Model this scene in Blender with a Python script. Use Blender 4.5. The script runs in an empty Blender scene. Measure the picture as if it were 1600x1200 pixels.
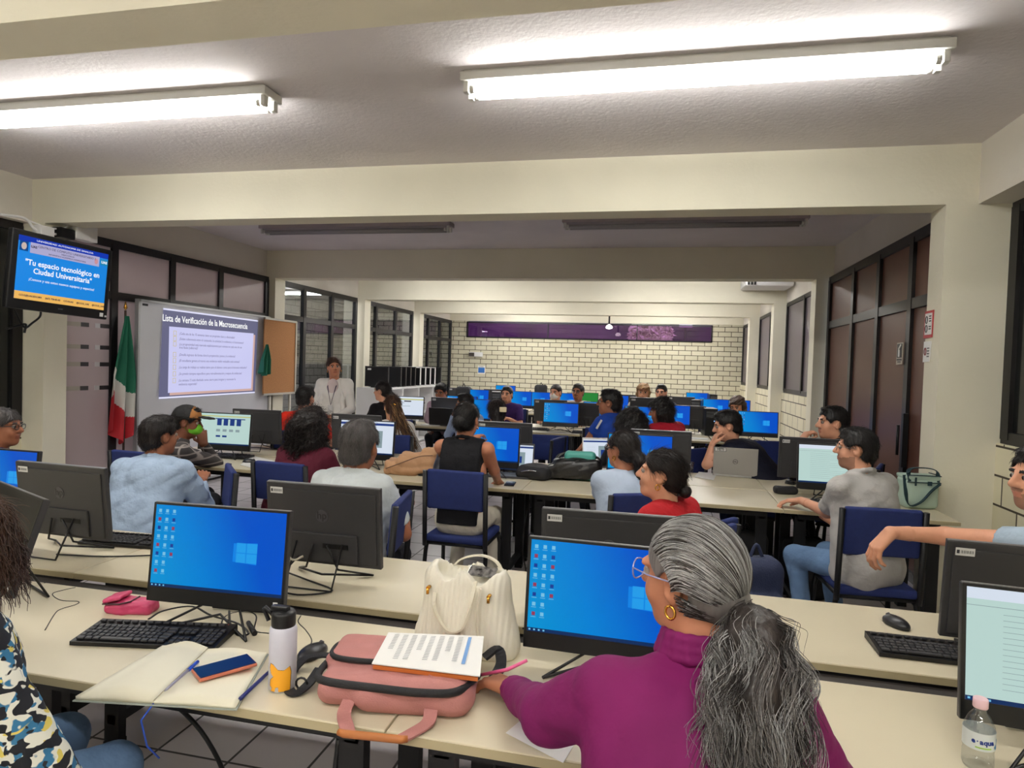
import bpy, bmesh, math, random
import numpy as np
from mathutils import Matrix, Vector
random.seed(7); np.random.seed(7)
sc = bpy.context.scene
COL = sc.collection
PI = math.pi
# ---------------------------------------------------------------- camera, world, exposure
CAMZ = 1.65; FPX = 1022.65; YAW = 0.2198; PIT = 0.0289; ROL = 0.0314
_f = np.array([-math.sin(YAW)*math.cos(PIT), math.cos(YAW)*math.cos(PIT), -math.sin(PIT)])
_r0 = np.array([math.cos(YAW), math.sin(YAW), 0.0]); _u0 = np.cross(_r0, _f)
_r = math.cos(ROL)*_r0 + math.sin(ROL)*_u0; _u = -math.sin(ROL)*_r0 + math.cos(ROL)*_u0
cd = bpy.data.cameras.new('camera'); cam = bpy.data.objects.new('camera', cd); COL.objects.link(cam)
cd.sensor_width = 36; cd.lens = 36*FPX/1600; cd.clip_start = 0.05; cd.clip_end = 200
M = Matrix.Identity(4)
for i in range(3):
    M[i][0] = _r[i]; M[i][1] = _u[i]; M[i][2] = -_f[i]
M[2][3] = CAMZ
cam.matrix_world = M
sc.camera = cam
w = bpy.data.worlds.new('world'); sc.world = w; w.use_nodes = True
w.node_tree.nodes['Background'].inputs[0].default_value = (0.75, 0.85, 1.0, 1); w.node_tree.nodes['Background'].inputs[1].default_value = 2.6
sc.view_settings.view_transform = 'Standard'; sc.view_settings.look = 'None'
sc.view_settings.exposure = 0.0; sc.view_settings.gamma = 1.0; sc.view_settings.use_curve_mapping = False
sc.cycles.use_denoising = True
sc.cycles.max_bounces = 8; sc.cycles.diffuse_bounces = 7; sc.cycles.glossy_bounces = 3
sc.cycles.transmission_bounces = 4; sc.cycles.transparent_max_bounces = 8
sc.cycles.caustics_reflective = False; sc.cycles.caustics_refractive = False
TUBE = 50.0          # strength of a lit fluorescent tube

def at(px, py, Y=None, Z=None, X=None, D=None):
    """A point of the room seen at that pixel, at depth plane Y, height Z or side plane X."""
    d = _f + _r*((px-800)/FPX) - _u*((py-600)/FPX)
    o = np.array([0, 0, CAMZ])
    if Y is not None: t = Y/d[1]
    elif Z is not None: t = (Z-CAMZ)/d[2]
    elif X is not None: t = X/d[0]
    else: t = D
    return o + d*t

# ---------------------------------------------------------------- materials
MATS = {}
def lin(c):
    return tuple((x/12.92 if x <= 0.04045 else ((x+0.055)/1.055)**2.4) for x in c)
def rgb(r, g, b): return lin((r/255, g/255, b/255))
def mat(name, col, rough=0.6, metal=0.0, bump=0.0, bscale=60.0, var=0.0, vscale=8.0, spec=0.5, stretch=None, emit=None, estr=0.0, alpha=1.0, trans=0.0, sheen=0.0, dist=0.01, coat=0.0):
    if name in MATS: return MATS[name]
    m = bpy.data.materials.new(name); m.use_nodes = True; nt = m.node_tree; b = nt.nodes['Principled BSDF']
    b.inputs['Base Color'].default_value = (*col, 1); b.inputs['Roughness'].default_value = rough; b.inputs['Metallic'].default_value = metal
    b.inputs['Specular IOR Level'].default_value = spec; b.inputs['Alpha'].default_value = alpha
    b.inputs['Transmission Weight'].default_value = trans
    if sheen: b.inputs['Sheen Weight'].default_value = sheen
    if coat: b.inputs['Coat Weight'].default_value = coat
    if emit: b.inputs['Emission Color'].default_value = (*emit, 1); b.inputs['Emission Strength'].default_value = estr
    if var or bump:
        tc = nt.nodes.new('ShaderNodeTexCoord'); mp = nt.nodes.new('ShaderNodeMapping'); nt.links.new(tc.outputs['Object'], mp.inputs[0])
        if stretch: mp.inputs['Scale'].default_value = stretch
    if var:
        n = nt.nodes.new('ShaderNodeTexNoise'); n.inputs['Scale'].default_value = vscale; n.inputs['Detail'].default_value = 5
        nt.links.new(mp.outputs[0], n.inputs['Vector'])
        mx = nt.nodes.new('ShaderNodeMix'); mx.data_type = 'RGBA'
        mx.inputs[6].default_value = (*[max(0, c*(1-var)) for c in col], 1); mx.inputs[7].default_value = (*[min(1, c*(1+var)) for c in col], 1)
        mr = nt.nodes.new('ShaderNodeMapRange'); mr.inputs[1].default_value = .3; mr.inputs[2].default_value = .7
        nt.links.new(n.outputs[0], mr.inputs[0]); nt.links.new(mr.outputs[0], mx.inputs[0]); nt.links.new(mx.outputs[2], b.inputs['Base Color'])
    if bump:
        n2 = nt.nodes.new('ShaderNodeTexNoise'); n2.inputs['Scale'].default_value = bscale; n2.inputs['Detail'].default_value = 4
        nt.links.new(mp.outputs[0], n2.inputs['Vector'])
        bp = nt.nodes.new('ShaderNodeBump'); bp.inputs['Strength'].default_value = bump; bp.inputs['Distance'].default_value = dist
        nt.links.new(n2.outputs[0], bp.inputs['Height']); nt.links.new(bp.outputs[0], b.inputs['Normal'])
    MATS[name] = m
    return m
def emis(name, col, s=1.0):
    if name in MATS: return MATS[name]
    m = bpy.data.materials.new(name); m.use_nodes = True; nt = m.node_tree; b = nt.nodes['Principled BSDF']
    b.inputs['Base Color'].default_value = (0, 0, 0, 1); b.inputs['Roughness'].default_value = .35; b.inputs['Specular IOR Level'].default_value = .2
    b.inputs['Emission Color'].default_value = (*col, 1); b.inputs['Emission Strength'].default_value = s
    MATS[name] = m
    return m
def wall_mat(name, col, bump=.15):
    return mat(name, col, .85, bump=bump, bscale=35, var=.05, vscale=1.3, spec=.2)

CREAM = wall_mat('cream_paint', rgb(222, 218, 200)); CEIL = wall_mat('ceiling_paint', rgb(216, 211, 212), .3)
HEADER = wall_mat('header_paint', rgb(214, 209, 199))
BLACKM = mat('black_metal', rgb(24, 24, 26), .45, .3, spec=.4)
DARKFR = mat('dark_frame', rgb(26, 24, 26), .4, .2)
TABLE = mat('table_laminate', rgb(206, 197, 172), .38, var=.03, vscale=3, bump=.02, bscale=200)
EDGE = mat('table_edge', rgb(168, 156, 124), .5)
BLUEF = mat('blue_upholstery', rgb(24, 42, 104), .75, bump=.4, bscale=500, var=.08, vscale=30)
BLK = mat('black_plastic', rgb(18, 18, 20), .4, spec=.4)
GREYP = mat('dark_grey_plastic', rgb(50, 50, 53), .42, bump=.05, bscale=900)
WHITE = mat('white_paint', rgb(225, 225, 225), .4)
PAPER = mat('paper', rgb(228, 228, 226), .8)
CHROME = mat('chrome', rgb(200, 200, 205), .2, 1.0)
GOLD = mat('gold', rgb(214, 160, 70), .25, 1.0)
STICK = mat('sticker_white', rgb(205, 206, 206), .6)
INK = mat('ink', rgb(50, 50, 56), .7)

# ---------------------------------------------------------------- object helpers
def link(name, me, m=None, parent=None):
    o = bpy.data.objects.new(name, me); COL.objects.link(o)
    if m is not None:
        for q in (m if isinstance(m, (list, tuple)) else [m]): me.materials.append(q)
    if parent is not None: o.parent = parent
    return o
def tag(o, label=None, cat=None, group=None, kind=None):
    if label: o['label'] = label
    if cat: o['category'] = cat
    if group: o['group'] = group
    if kind: o['kind'] = kind
    return o
def empty(name, loc, rz=0.0, label=None, cat=None, group=None):
    o = bpy.data.objects.new(name, None); COL.objects.link(o); o.location = loc; o.rotation_euler = (0, 0, rz); o.empty_display_size = .1
    return tag(o, label, cat, group)
class MB:
    def __init__(s): s.bm = bmesh.new()
    def box(s, c, d, rz=0.0, rot=None, bevel=0.0, mi=0, seg=2):
        m = Matrix.Translation(c) @ (rot.to_4x4() if rot is not None else Matrix.Rotation(rz, 4, 'Z')) @ Matrix.Diagonal((*d, 1))
        r = bmesh.ops.create_cube(s.bm, size=1, matrix=m)
        fs = set()
        for v in r['verts']:
            for f in v.link_faces: fs.add(f)
        if bevel:
            es = list({e for f in fs for e in f.edges})
            rb = bmesh.ops.bevel(s.bm, geom=es, offset=bevel, segments=seg, affect='EDGES', profile=.6)
            for f in rb['faces']: f.material_index = mi
        for f in fs:
            if f.is_valid: f.material_index = mi
        return s
    def b2(s, lo, hi, bevel=0.0, mi=0):
        c = [(a+b)/2 for a, b in zip(lo, hi)]; d = [abs(b-a) for a, b in zip(lo, hi)]
        return s.box(c, d, bevel=bevel, mi=mi)
    def tube(s, pts, r, n=8, mi=0, caps=True):
        pts = [Vector(p) for p in pts]; rings = []
        rr = r if isinstance(r, (list, tuple)) else [r]*len(pts)
        up = Vector((0, 0, 1))
        t0 = (pts[1]-pts[0]).normalized()
        nrm = t0.cross(up)
        if nrm.length < 1e-3: nrm = t0.cross(Vector((1, 0, 0)))
        nrm.normalize()
        for i, p in enumerate(pts):
            if i == 0: t = pts[1]-pts[0]
            elif i == len(pts)-1: t = pts[-1]-pts[-2]
            else: t = (pts[i+1]-p).normalized()+(p-pts[i-1]).normalized()
            t.normalize(); nrm = (nrm-t*nrm.dot(t))
            if nrm.length < 1e-6: nrm = t.orthogonal()
            nrm.normalize(); b = t.cross(nrm)
            rings.append([s.bm.verts.new(p+(nrm*math.cos(2*PI*k/n)+b*math.sin(2*PI*k/n))*rr[i]) for k in range(n)])
        for i in range(len(rings)-1):
            for k in range(n):
                f = s.bm.faces.new((rings[i][k], rings[i][(k+1) % n], rings[i+1][(k+1) % n], rings[i+1][k])); f.smooth = True; f.material_index = mi
        if caps:
            for q in (rings[0][::-1], rings[-1]):
                f = s.bm.faces.new(q); f.material_index = mi
        return s
    def lathe(s, prof, n=24, c=(0, 0, 0), mi=0):
        rings = []
        for (r, z) in prof:
            rings.append([s.bm.verts.new((c[0]+r*math.cos(2*PI*k/n), c[1]+r*math.sin(2*PI*k/n), c[2]+z)) for k in range(n)])
        for i in range(len(rings)-1):
            for k in range(n):
                f = s.bm.faces.new((rings[i][k], rings[i][(k+1) % n], rings[i+1][(k+1) % n], rings[i+1][k])); f.smooth = True; f.material_index = mi
        for q in (rings[0][::-1], rings[-1]):
            f = s.bm.faces.new(q); f.material_index = mi
        return s
    def quad(s, pts, mi=0):
        f = s.bm.faces.new([s.bm.verts.new(p) for p in pts]); f.material_index = mi
        return s
    def prism(s, poly, z0, z1, mi=0, fn=None):
        fn = fn or (lambda x, y, z: (x, y, z))
        a = [s.bm.verts.new(fn(x, y, z0)) for x, y in poly]; b = [s.bm.verts.new(fn(x, y, z1)) for x, y in poly]; n = len(poly)
        s.bm.faces.new(a[::-1]).material_index = mi; s.bm.faces.new(b).material_index = mi
        for k in range(n): s.bm.faces.new((a[k], a[(k+1) % n], b[(k+1) % n], b[k])).material_index = mi
        return s
    def build(s, name, m, parent=None, smooth=False):
        bmesh.ops.recalc_face_normals(s.bm, faces=s.bm.faces)
        me = bpy.data.meshes.new(name); s.bm.to_mesh(me); s.bm.free()
        if smooth:
            for p in me.polygons: p.use_smooth = True
        return link(name, me, m, parent)
def box(name, lo, hi, m, parent=None, bevel=0.0):
    return MB().b2(lo, hi, bevel).build(name, m, parent)
def struct(o): o['kind'] = 'structure'; return o
def spline(pts, n=8):
    """Catmull-Rom points through pts."""
    P = [np.array(p, float) for p in pts]; P = [2*P[0]-P[1]]+P+[2*P[-1]-P[-2]]; out = []
    for i in range(1, len(P)-2):
        for k in range(n):
            t = k/n
            out.append(.5*((2*P[i])+(-P[i-1]+P[i+1])*t+(2*P[i-1]-5*P[i]+4*P[i+1]-P[i+2])*t*t+(-P[i-1]+3*P[i]-3*P[i+1]+P[i+2])*t**3))
    out.append(P[-2]); return [tuple(p) for p in out]
def text(parent, s, size, loc, m, rot=(PI/2, 0, 0), align='CENTER', ext=0.0003, name='lettering', bold=0.0, sx=1.0):
    c = bpy.data.curves.new(name, 'FONT'); c.body = s; c.size = size; c.align_x = align; c.align_y = 'CENTER'; c.extrude = ext; c.offset = bold; c.resolution_u = 2
    q = bpy.data.objects.new(name, c); me = bpy.data.meshes.new_from_object(q); bpy.data.objects.remove(q); me.materials.clear(); me.materials.append(m)
    o = bpy.data.objects.new(name, me); COL.objects.link(o); o.location = loc; o.rotation_euler = rot; o.scale = (sx, 1, 1)
    o.parent = parent
    return o
def cable(name, pts, r, m=None, parent=None, label=None, cat='cable', group=None):
    o = MB().tube(spline(pts, 6), r, 6).build(name, m or BLK, parent)
    if parent is None: tag(o, label, cat, group)
    return o

# ---------------------------------------------------------------- implicit surfaces for bodies, hair, bags
def V3(*a): return np.array(a, float)
def rotm(yaw=0, pitch=0, roll=0):
    """columns: right, forward, up; yaw 0 looks along +y, positive turns left; pitch positive looks down"""
    cy, sy = math.cos(yaw), math.sin(yaw); Rz = np.array([[cy, -sy, 0], [sy, cy, 0], [0, 0, 1]])
    cp, sp = math.cos(-pitch), math.sin(-pitch); Rx = np.array([[1, 0, 0], [0, cp, -sp], [0, sp, cp]])
    cr, sr = math.cos(roll), math.sin(roll); Ry = np.array([[cr, 0, sr], [0, 1, 0], [-sr, 0, cr]])
    return Rz @ Rx @ Ry
class Sdf:
    def __init__(s): s.p = []
    def cone(s, a, b, ra, rb, k=.02, op='u'): s.p.append(('c', np.array(a, float), np.array(b, float), ra, rb, k, op)); return s
    def flat(s, a, b, ra, rb, k=.02): s.p.append(('f', np.array(a, float), np.array(b, float), ra, rb, k, 'u')); return s
    def ell(s, c, r, R=None, k=.02, op='u'): s.p.append(('e', np.array(c, float), np.array(r, float), R, None, k, op)); return s
    def rbox(s, c, h, R=None, rad=.01, k=.02, op='u'): s.p.append(('b', np.array(c, float), np.array(h, float), R, rad, k, op)); return s
    def bounds(s):
        lo = np.array([1e9]*3); hi = -lo
        for q in s.p:
            if q[6] != 'u': continue
            if q[0] in 'cf': m = max(q[3], q[4]); l = np.minimum(q[1], q[2])-m; h = np.maximum(q[1], q[2])+m
            else:
                e = float(np.max(q[2])) if q[3] is not None and q[0] == 'e' else (float(np.linalg.norm(q[2])) if q[3] is not None else q[2])
                l = q[1]-e; h = q[1]+e
            lo = np.minimum(lo, l); hi = np.maximum(hi, h)
        return lo, hi
    def mesh(s, h, cut=None, disp=None, pad=.03, flip=False):
        lo, hi = s.bounds(); lo = lo-pad; hi = hi+pad
        n = np.maximum(4, np.ceil((hi-lo)/h).astype(int)+1)
        ax = [lo[i]+h*np.arange(n[i]) for i in range(3)]
        D = np.full(n, 0.5, np.float32)
        for q in s.p:
            kind, k, op = q[0], q[5], q[6]
            if kind in 'cf': m = max(q[3], q[4]); l = np.minimum(q[1], q[2])-m; u = np.maximum(q[1], q[2])+m
            else:
                e = np.array([float(np.linalg.norm(q[2]))]*3) if q[3] is not None else q[2]
                l = q[1]-e; u = q[1]+e
            mg = k+2.5*h+.005
            i0 = np.clip(np.floor((l-mg-lo)/h).astype(int), 0, n-1); i1 = np.clip(np.ceil((u+mg-lo)/h).astype(int)+1, 1, n)
            if np.any(i1 <= i0): continue
            sl = tuple(slice(i0[j], i1[j]) for j in range(3))
            X = ax[0][sl[0]][:, None, None]; Y = ax[1][sl[1]][None, :, None]; Z = ax[2][sl[2]][None, None, :]
            if kind in 'cf':
                a, b, ra, rb = q[1:5]; ba = b-a; L2 = max(float(ba@ba), 1e-9)
                t = np.clip(((X-a[0])*ba[0]+(Y-a[1])*ba[1]+(Z-a[2])*ba[2])/L2, 0, 1)
                d = np.sqrt((X-a[0]-t*ba[0])**2+(Y-a[1]-t*ba[1])**2+(Z-a[2]-t*ba[2])**2)-(ra+(rb-ra)*t)
                if kind == 'f': d = np.maximum(d, ((X-b[0])*ba[0]+(Y-b[1])*ba[1]+(Z-b[2])*ba[2])/math.sqrt(L2))
            else:
                c, r, R = q[1], q[2], q[3]; dx, dy, dz = X-c[0], Y-c[1], Z-c[2]
                if R is not None: dx, dy, dz = (dx*R[0, 0]+dy*R[1, 0]+dz*R[2, 0]), (dx*R[0, 1]+dy*R[1, 1]+dz*R[2, 1]), (dx*R[0, 2]+dy*R[1, 2]+dz*R[2, 2])
                if kind == 'e':
                    k0 = np.sqrt((dx/r[0])**2+(dy/r[1])**2+(dz/r[2])**2); k1 = np.sqrt((dx/r[0]**2)**2+(dy/r[1]**2)**2+(dz/r[2]**2)**2)+1e-9
                    d = k0*(k0-1)/k1
                    d = np.where(k0 < .3, -min(r)*.7, d)
                else:
                    rd = q[4]; qx, qy, qz = np.abs(dx)-r[0]+rd, np.abs(dy)-r[1]+rd, np.abs(dz)-r[2]+rd
                    qx, qy, qz = np.broadcast_arrays(qx, qy, qz)
                    d = np.sqrt(np.maximum(qx, 0)**2+np.maximum(qy, 0)**2+np.maximum(qz, 0)**2)+np.minimum(np.maximum(qx, np.maximum(qy, qz)), 0)-rd
            C0 = D[sl]
            if op == 'u':
                hh = np.clip(.5+.5*(C0-d)/k, 0, 1); D[sl] = C0*(1-hh)+d*hh-k*hh*(1-hh)
            else:
                d = -d; hh = np.clip(.5-.5*(C0-d)/k, 0, 1); D[sl] = C0*(1-hh)+d*hh+k*hh*(1-hh)
        X = ax[0][:, None, None]; Y = ax[1][None, :, None]; Z = ax[2][None, None, :]
        if disp is not None: D = D+disp(X, Y, Z)
        if cut is not None: D = np.maximum(D, cut(X, Y, Z))
        D[0] = .1; D[-1] = .1; D[:, 0] = .1; D[:, -1] = .1; D[:, :, 0] = .1; D[:, :, -1] = .1
        return nets(D, lo, h)
def nets(D, lo, h):
    S = D < 0
    A = np.zeros(tuple(x-1 for x in D.shape), np.int8)
    OFF = [(a, b, c) for a in (0, 1) for b in (0, 1) for c in (0, 1)]
    for a, b, c in OFF: A += S[a:S.shape[0]-1+a, b:S.shape[1]-1+b, c:S.shape[2]-1+c]
    I, J, K = np.nonzero((A > 0) & (A < 8))
    n = len(I); val = np.stack([D[I+a, J+b, K+c] for a, b, c in OFF])
    pos = np.zeros((n, 3)); cnt = np.zeros(n)
    for e1 in range(8):
        for e2 in range(e1+1, 8):
            o1, o2 = np.array(OFF[e1]), np.array(OFF[e2])
            if np.abs(o1-o2).sum() != 1: continue
            va, vb = val[e1], val[e2]; mk = (va < 0) != (vb < 0)
            t = np.where(mk, va/np.where(mk, va-vb, 1), 0)
            pos += np.where(mk[:, None], o1+(o2-o1)*t[:, None], 0); cnt += mk
    pos /= cnt[:, None]
    P = np.array(lo)+(np.stack([I, J, K], 1)+pos)*h
    ID = np.full(A.shape, -1, np.int64); ID[I, J, K] = np.arange(n)
    F = []
    for axn in range(3):
        sa = [slice(None)]*3; sb = [slice(None)]*3; sa[axn] = slice(0, -1); sb[axn] = slice(1, None)
        E1, E2 = S[tuple(sa)], S[tuple(sb)]
        i, j, k = np.nonzero(E1 != E2); fl = E1[i, j, k]
        c = [i, j, k]; o1, o2 = [(1, 2), (2, 0), (0, 1)][axn]
        def g(d1, d2):
            cc = [x.copy() for x in c]; cc[o1] = cc[o1]+d1; cc[o2] = cc[o2]+d2
            return ID[cc[0], cc[1], cc[2]]
        q = np.stack([g(-1, -1), g(0, -1), g(0, 0), g(-1, 0)], 1)
        q[~fl] = q[~fl][:, ::-1]
        F.append(q[(q >= 0).all(1)])
    return P, np.concatenate(F)
def mk_mesh(name, parts):
    """parts: list of (P, F[, mi]) joined into ONE mesh"""
    vs, fs, ms = [], [], []; off = 0
    for q in parts:
        P, F = q[0], q[1]; mi = q[2] if len(q) > 2 else 0
        vs.append(P); fs.append(F+off); ms.append(np.full(len(F), mi) if np.isscalar(mi) else mi); off += len(P)
    tri = fs[0].shape[1]
    P = np.concatenate(vs); ms = np.concatenate(ms)
    fl = [f.reshape(-1) for f in fs]; sizes = np.concatenate([np.full(len(f), f.shape[1]) for f in fs]); fl = np.concatenate(fl)
    me = bpy.data.meshes.new(name); me.vertices.add(len(P)); me.vertices.foreach_set('co', P.astype(np.float32).reshape(-1))
    me.loops.add(len(fl)); me.loops.foreach_set('vertex_index', fl.astype(np.int32))
    me.polygons.add(len(sizes)); st = np.concatenate([[0], np.cumsum(sizes)[:-1]])
    me.polygons.foreach_set('loop_start', st.astype(np.int32)); me.polygons.foreach_set('loop_total', sizes.astype(np.int32))
    me.polygons.foreach_set('material_index', ms.astype(np.int32)); me.polygons.foreach_set('use_smooth', np.ones(len(sizes), bool))
    me.update(calc_edges=True); me.validate()
    return me
def sobj(name, parts, m, parent=None):
    return link(name, mk_mesh(name, parts), m, parent)
def ball(c, r, R=None, n=10):
    """small UV ball"""
    c = np.array(c, float); r = np.array(r if not np.isscalar(r) else [r]*3, float)
    P = []; F = []
    for i in range(n+1):
        th = PI*i/n
        for j in range(n*2):
            ph = PI*j/n; v = np.array([math.sin(th)*math.cos(ph), math.sin(th)*math.sin(ph), math.cos(th)])*r
            P.append(c+(R @ v if R is not None else v))
    for i in range(n):
        for j in range(2*n):
            a = i*2*n+j; b = i*2*n+(j+1) % (2*n); F.append((a, a+2*n, b+2*n, b))
    return np.array(P), np.array(F)
def strands(P, r, sides=3, taper=.35):
    """P (n,m,3) -> tubes"""
    P = np.asarray(P, float); n, m, _ = P.shape
    T = np.gradient(P, axis=1); T /= np.linalg.norm(T, axis=2, keepdims=True)+1e-9
    ref = np.array([.31, .77, .55]); N = np.cross(T, ref); N /= np.linalg.norm(N, axis=2, keepdims=True)+1e-9; B = np.cross(T, N)
    tt = np.linspace(0, 1, m)[None, :, None]; rad = np.asarray(r).reshape(-1, 1, 1)*(1-(1-taper)*tt**2)
    V = np.stack([P+rad*(N*math.cos(2*PI*k/sides)+B*math.sin(2*PI*k/sides)) for k in range(sides)], 2)  # n,m,s,3
    idx = np.arange(n*m*sides).reshape(n, m, sides); F = []
    for k in range(sides):
        k2 = (k+1) % sides
        F.append(np.stack([idx[:, :-1, k], idx[:, :-1, k2], idx[:, 1:, k2], idx[:, 1:, k]], -1).reshape(-1, 4))
    return V.reshape(-1, 3), np.concatenate(F)
# ---------------------------------------------------------------- the room shell
XL, XR = -5.87, 2.10            # window planes
XCL, XCR = -5.72, 1.90          # faces of the frames
ZB, ZC = 2.856, 3.27
YW = 17.95
FR = [(-1.5, -1.25), (1.98, 2.23), (5.11, 5.36), (8.93, 9.2), (12.03, 12.3), (15.1, 15.37)]

def tile_mat():
    m = bpy.data.materials.new('floor_tile'); m.use_nodes = True; nt = m.node_tree; b = nt.nodes['Principled BSDF']
    tc = nt.nodes.new('ShaderNodeTexCoord'); mp = nt.nodes.new('ShaderNodeMapping'); nt.links.new(tc.outputs['Object'], mp.inputs[0])
    mp.inputs['Rotation'].default_value = (0, 0, 0)
    br = nt.nodes.new('ShaderNodeTexBrick'); br.offset = 0; br.inputs['Scale'].default_value = 1; br.inputs['Brick Width'].default_value = .33; br.inputs['Row Height'].default_value = .33
    br.inputs['Mortar Size'].default_value = .006; br.inputs['Color1'].default_value = (*rgb(212, 207, 210), 1); br.inputs['Color2'].default_value = (*rgb(200, 194, 198), 1)
    br.inputs['Mortar'].default_value = (*rgb(52, 48, 48), 1); br.inputs['Mortar Smooth'].default_value = .1
    nt.links.new(mp.outputs[0], br.inputs[0]); nt.links.new(br.outputs[0], b.inputs['Base Color'])
    b.inputs['Roughness'].default_value = .28
    bp = nt.nodes.new('ShaderNodeBump'); bp.inputs['Strength'].default_value = .3; bp.invert = True; bp.inputs['Distance'].default_value = .003
    nt.links.new(br.outputs['Fac'], bp.inputs['Height']); nt.links.new(bp.outputs[0], b.inputs['Normal'])
    return m
def brick_mat(name, axis, c1, c2, bw=.33, bh=.128, mortar=.007, mc=(70, 62, 50)):
    m = bpy.data.materials.new(name); m.use_nodes = True; nt = m.node_tree; b = nt.nodes['Principled BSDF']
    tc = nt.nodes.new('ShaderNodeTexCoord'); sp = nt.nodes.new('ShaderNodeSeparateXYZ'); cb = nt.nodes.new('ShaderNodeCombineXYZ')
    nt.links.new(tc.outputs['Object'], sp.inputs[0]); nt.links.new(sp.outputs['X' if axis == 'x' else 'Y'], cb.inputs[0]); nt.links.new(sp.outputs['Z'], cb.inputs[1])
    br = nt.nodes.new('ShaderNodeTexBrick'); br.inputs['Scale'].default_value = 1; br.inputs['Brick Width'].default_value = bw; br.inputs['Row Height'].default_value = bh
    br.inputs['Mortar Size'].default_value = mortar; br.inputs['Color1'].default_value = (*rgb(*c1), 1); br.inputs['Color2'].default_value = (*rgb(*c2), 1)
    br.inputs['Mortar'].default_value = (*rgb(*mc), 1); br.inputs['Mortar Smooth'].default_value = .2
    nt.links.new(cb.outputs[0], br.inputs[0]); nt.links.new(br.outputs[0], b.inputs['Base Color']); b.inputs['Roughness'].default_value = .75
    bp = nt.nodes.new('ShaderNodeBump'); bp.inputs['Strength'].default_value = .8; bp.invert = True; bp.inputs['Distance'].default_value = .01
    nt.links.new(br.outputs['Fac'], bp.inputs['Height']); nt.links.new(bp.outputs[0], b.inputs['Normal'])
    return m
struct(box('floor', (-9.5, -3.2, -.12), (5.0, 21.5, 0), tile_mat()))
struct(box('ceiling', (-9.5, -3.2, ZC), (2.6, YW+.2, ZC+.15), CEIL))
struct(box('wall_back', (-9.5, -3.3, 0), (2.6, -3.15, ZC), CREAM))
BRK = brick_mat('cream_brick', 'x', (196, 191, 166), (206, 201, 178), mortar=.008)
BRKY = brick_mat('cream_brick_side', 'y', (214, 208, 180), (224, 218, 192), bw=.4, bh=.2, mortar=.008)
# far wall with its ribbon window
wx0, wx1, wz0, wz1 = -5.38, 1.34, 2.4, 2.85
g = MB(); g.b2((XL-.3, YW, 0), (XR+.6, YW+.15, wz0)); g.b2((XL-.3, YW, wz0), (wx0, YW+.15, 2.87)); g.b2((wx1, YW, wz0), (XR+.6, YW+.15, 2.87))
struct(g.build('wall_far', BRK))
struct(box('trim_1', (XL-.3, YW-.03, 2.87), (XR+.6, YW+.15, ZC), CREAM))
# rigid frames: beam and two columns each
for i, (a, b) in enumerate(FR):
    g = MB(); g.b2((XL-.3, a, ZB), (XR+.35, b, ZC+.01)); g.b2((XL-.3, a, 0), (XCL, b, ZB)); g.b2((XCR, a, 0), (XR+.35, b, ZB))
    o = struct(g.build('beam_frame', CREAM)); 
# headers over the windows, left and right
for i in range(len(FR)):
    a = FR[i][1]; b = FR[i+1][0] if i+1 < len(FR) else YW
    struct(box('trim_header', (XL-.25, a, ZB), (XL, b, ZC+.01), HEADER))
    struct(box('trim_header', (XR, a, ZB-(0.0 if i else .0)), (XR+.25, b, ZC+.01), HEADER))
# glazing materials
FROST = mat('frosted_glass_pinkish', rgb(178, 164, 162), .35, bump=.03, bscale=8, var=.06, vscale=1.2)
BROWN = mat('brown_frosted_glass', rgb(112, 78, 64), .38, var=.08, vscale=1.5)
DARKG = mat('dark_window_glass', rgb(24, 26, 26), .12, var=.2, vscale=2)
def clear_glass(name, tint, fac=.16):
    m = bpy.data.materials.new(name); m.use_nodes = True; nt = m.node_tree; nt.nodes.clear()
    o = nt.nodes.new('ShaderNodeOutputMaterial'); t = nt.nodes.new('ShaderNodeBsdfTransparent'); gl = nt.nodes.new('ShaderNodeBsdfGlossy'); mx = nt.nodes.new('ShaderNodeMixShader')
    t.inputs[0].default_value = (*tint, 1); gl.inputs['Roughness'].default_value = .02; mx.inputs[0].default_value = fac
    nt.links.new(t.outputs[0], mx.inputs[1]); nt.links.new(gl.outputs[0], mx.inputs[2]); nt.links.new(mx.outputs[0], o.inputs[0])
    return m
GLASS = clear_glass('clear_glass', (.62, .64, .66)); PURP = clear_glass('purple_tinted_glass', rgb(222, 182, 220), .06)
def translucent(m, fac, col):
    nt = m.node_tree; b = nt.nodes['Principled BSDF']; o = nt.nodes['Material Output']; t = nt.nodes.new('ShaderNodeBsdfTranslucent'); t.inputs[0].default_value = (*col, 1)
    mx = nt.nodes.new('ShaderNodeMixShader'); mx.inputs[0].default_value = fac; nt.links.new(b.outputs[0], mx.inputs[1]); nt.links.new(t.outputs[0], mx.inputs[2]); nt.links.new(mx.outputs[0], o.inputs[0])
translucent(FROST, .45, rgb(205, 194, 194)); translucent(BROWN, .3, rgb(128, 98, 84))
wn = [0]
def window(x, ys, zs, glass, side, fw=.06, label=None, dx=.0):
    """framed glazing in the plane x; ys mullion positions, zs rail heights"""
    wn[0] += 1
    t = empty('window_%d' % wn[0], (0, 0, 0)); t['kind'] = 'structure'
    g = MB()
    for y in ys: g.b2((x-.035, y-fw/2, zs[0]), (x+.035, y+fw/2, zs[-1]))
    for z in zs: g.b2((x-.03, ys[0]-fw/2, z-fw/2), (x+.03, ys[-1]+fw/2, z+fw/2))
    g.build('window_frame', DARKFR, t)
    g = MB()
    for a, b in zip(ys[:-1], ys[1:]):
        for c, d in zip(zs[:-1], zs[1:]):
            g.b2((x-.006+dx, a+fw/2-.005, c+fw/2-.005), (x+.006+dx, b-fw/2+.005, d-fw/2+.005))
    g.build('pane', glass, t)
    return t
S = 1.25
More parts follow.
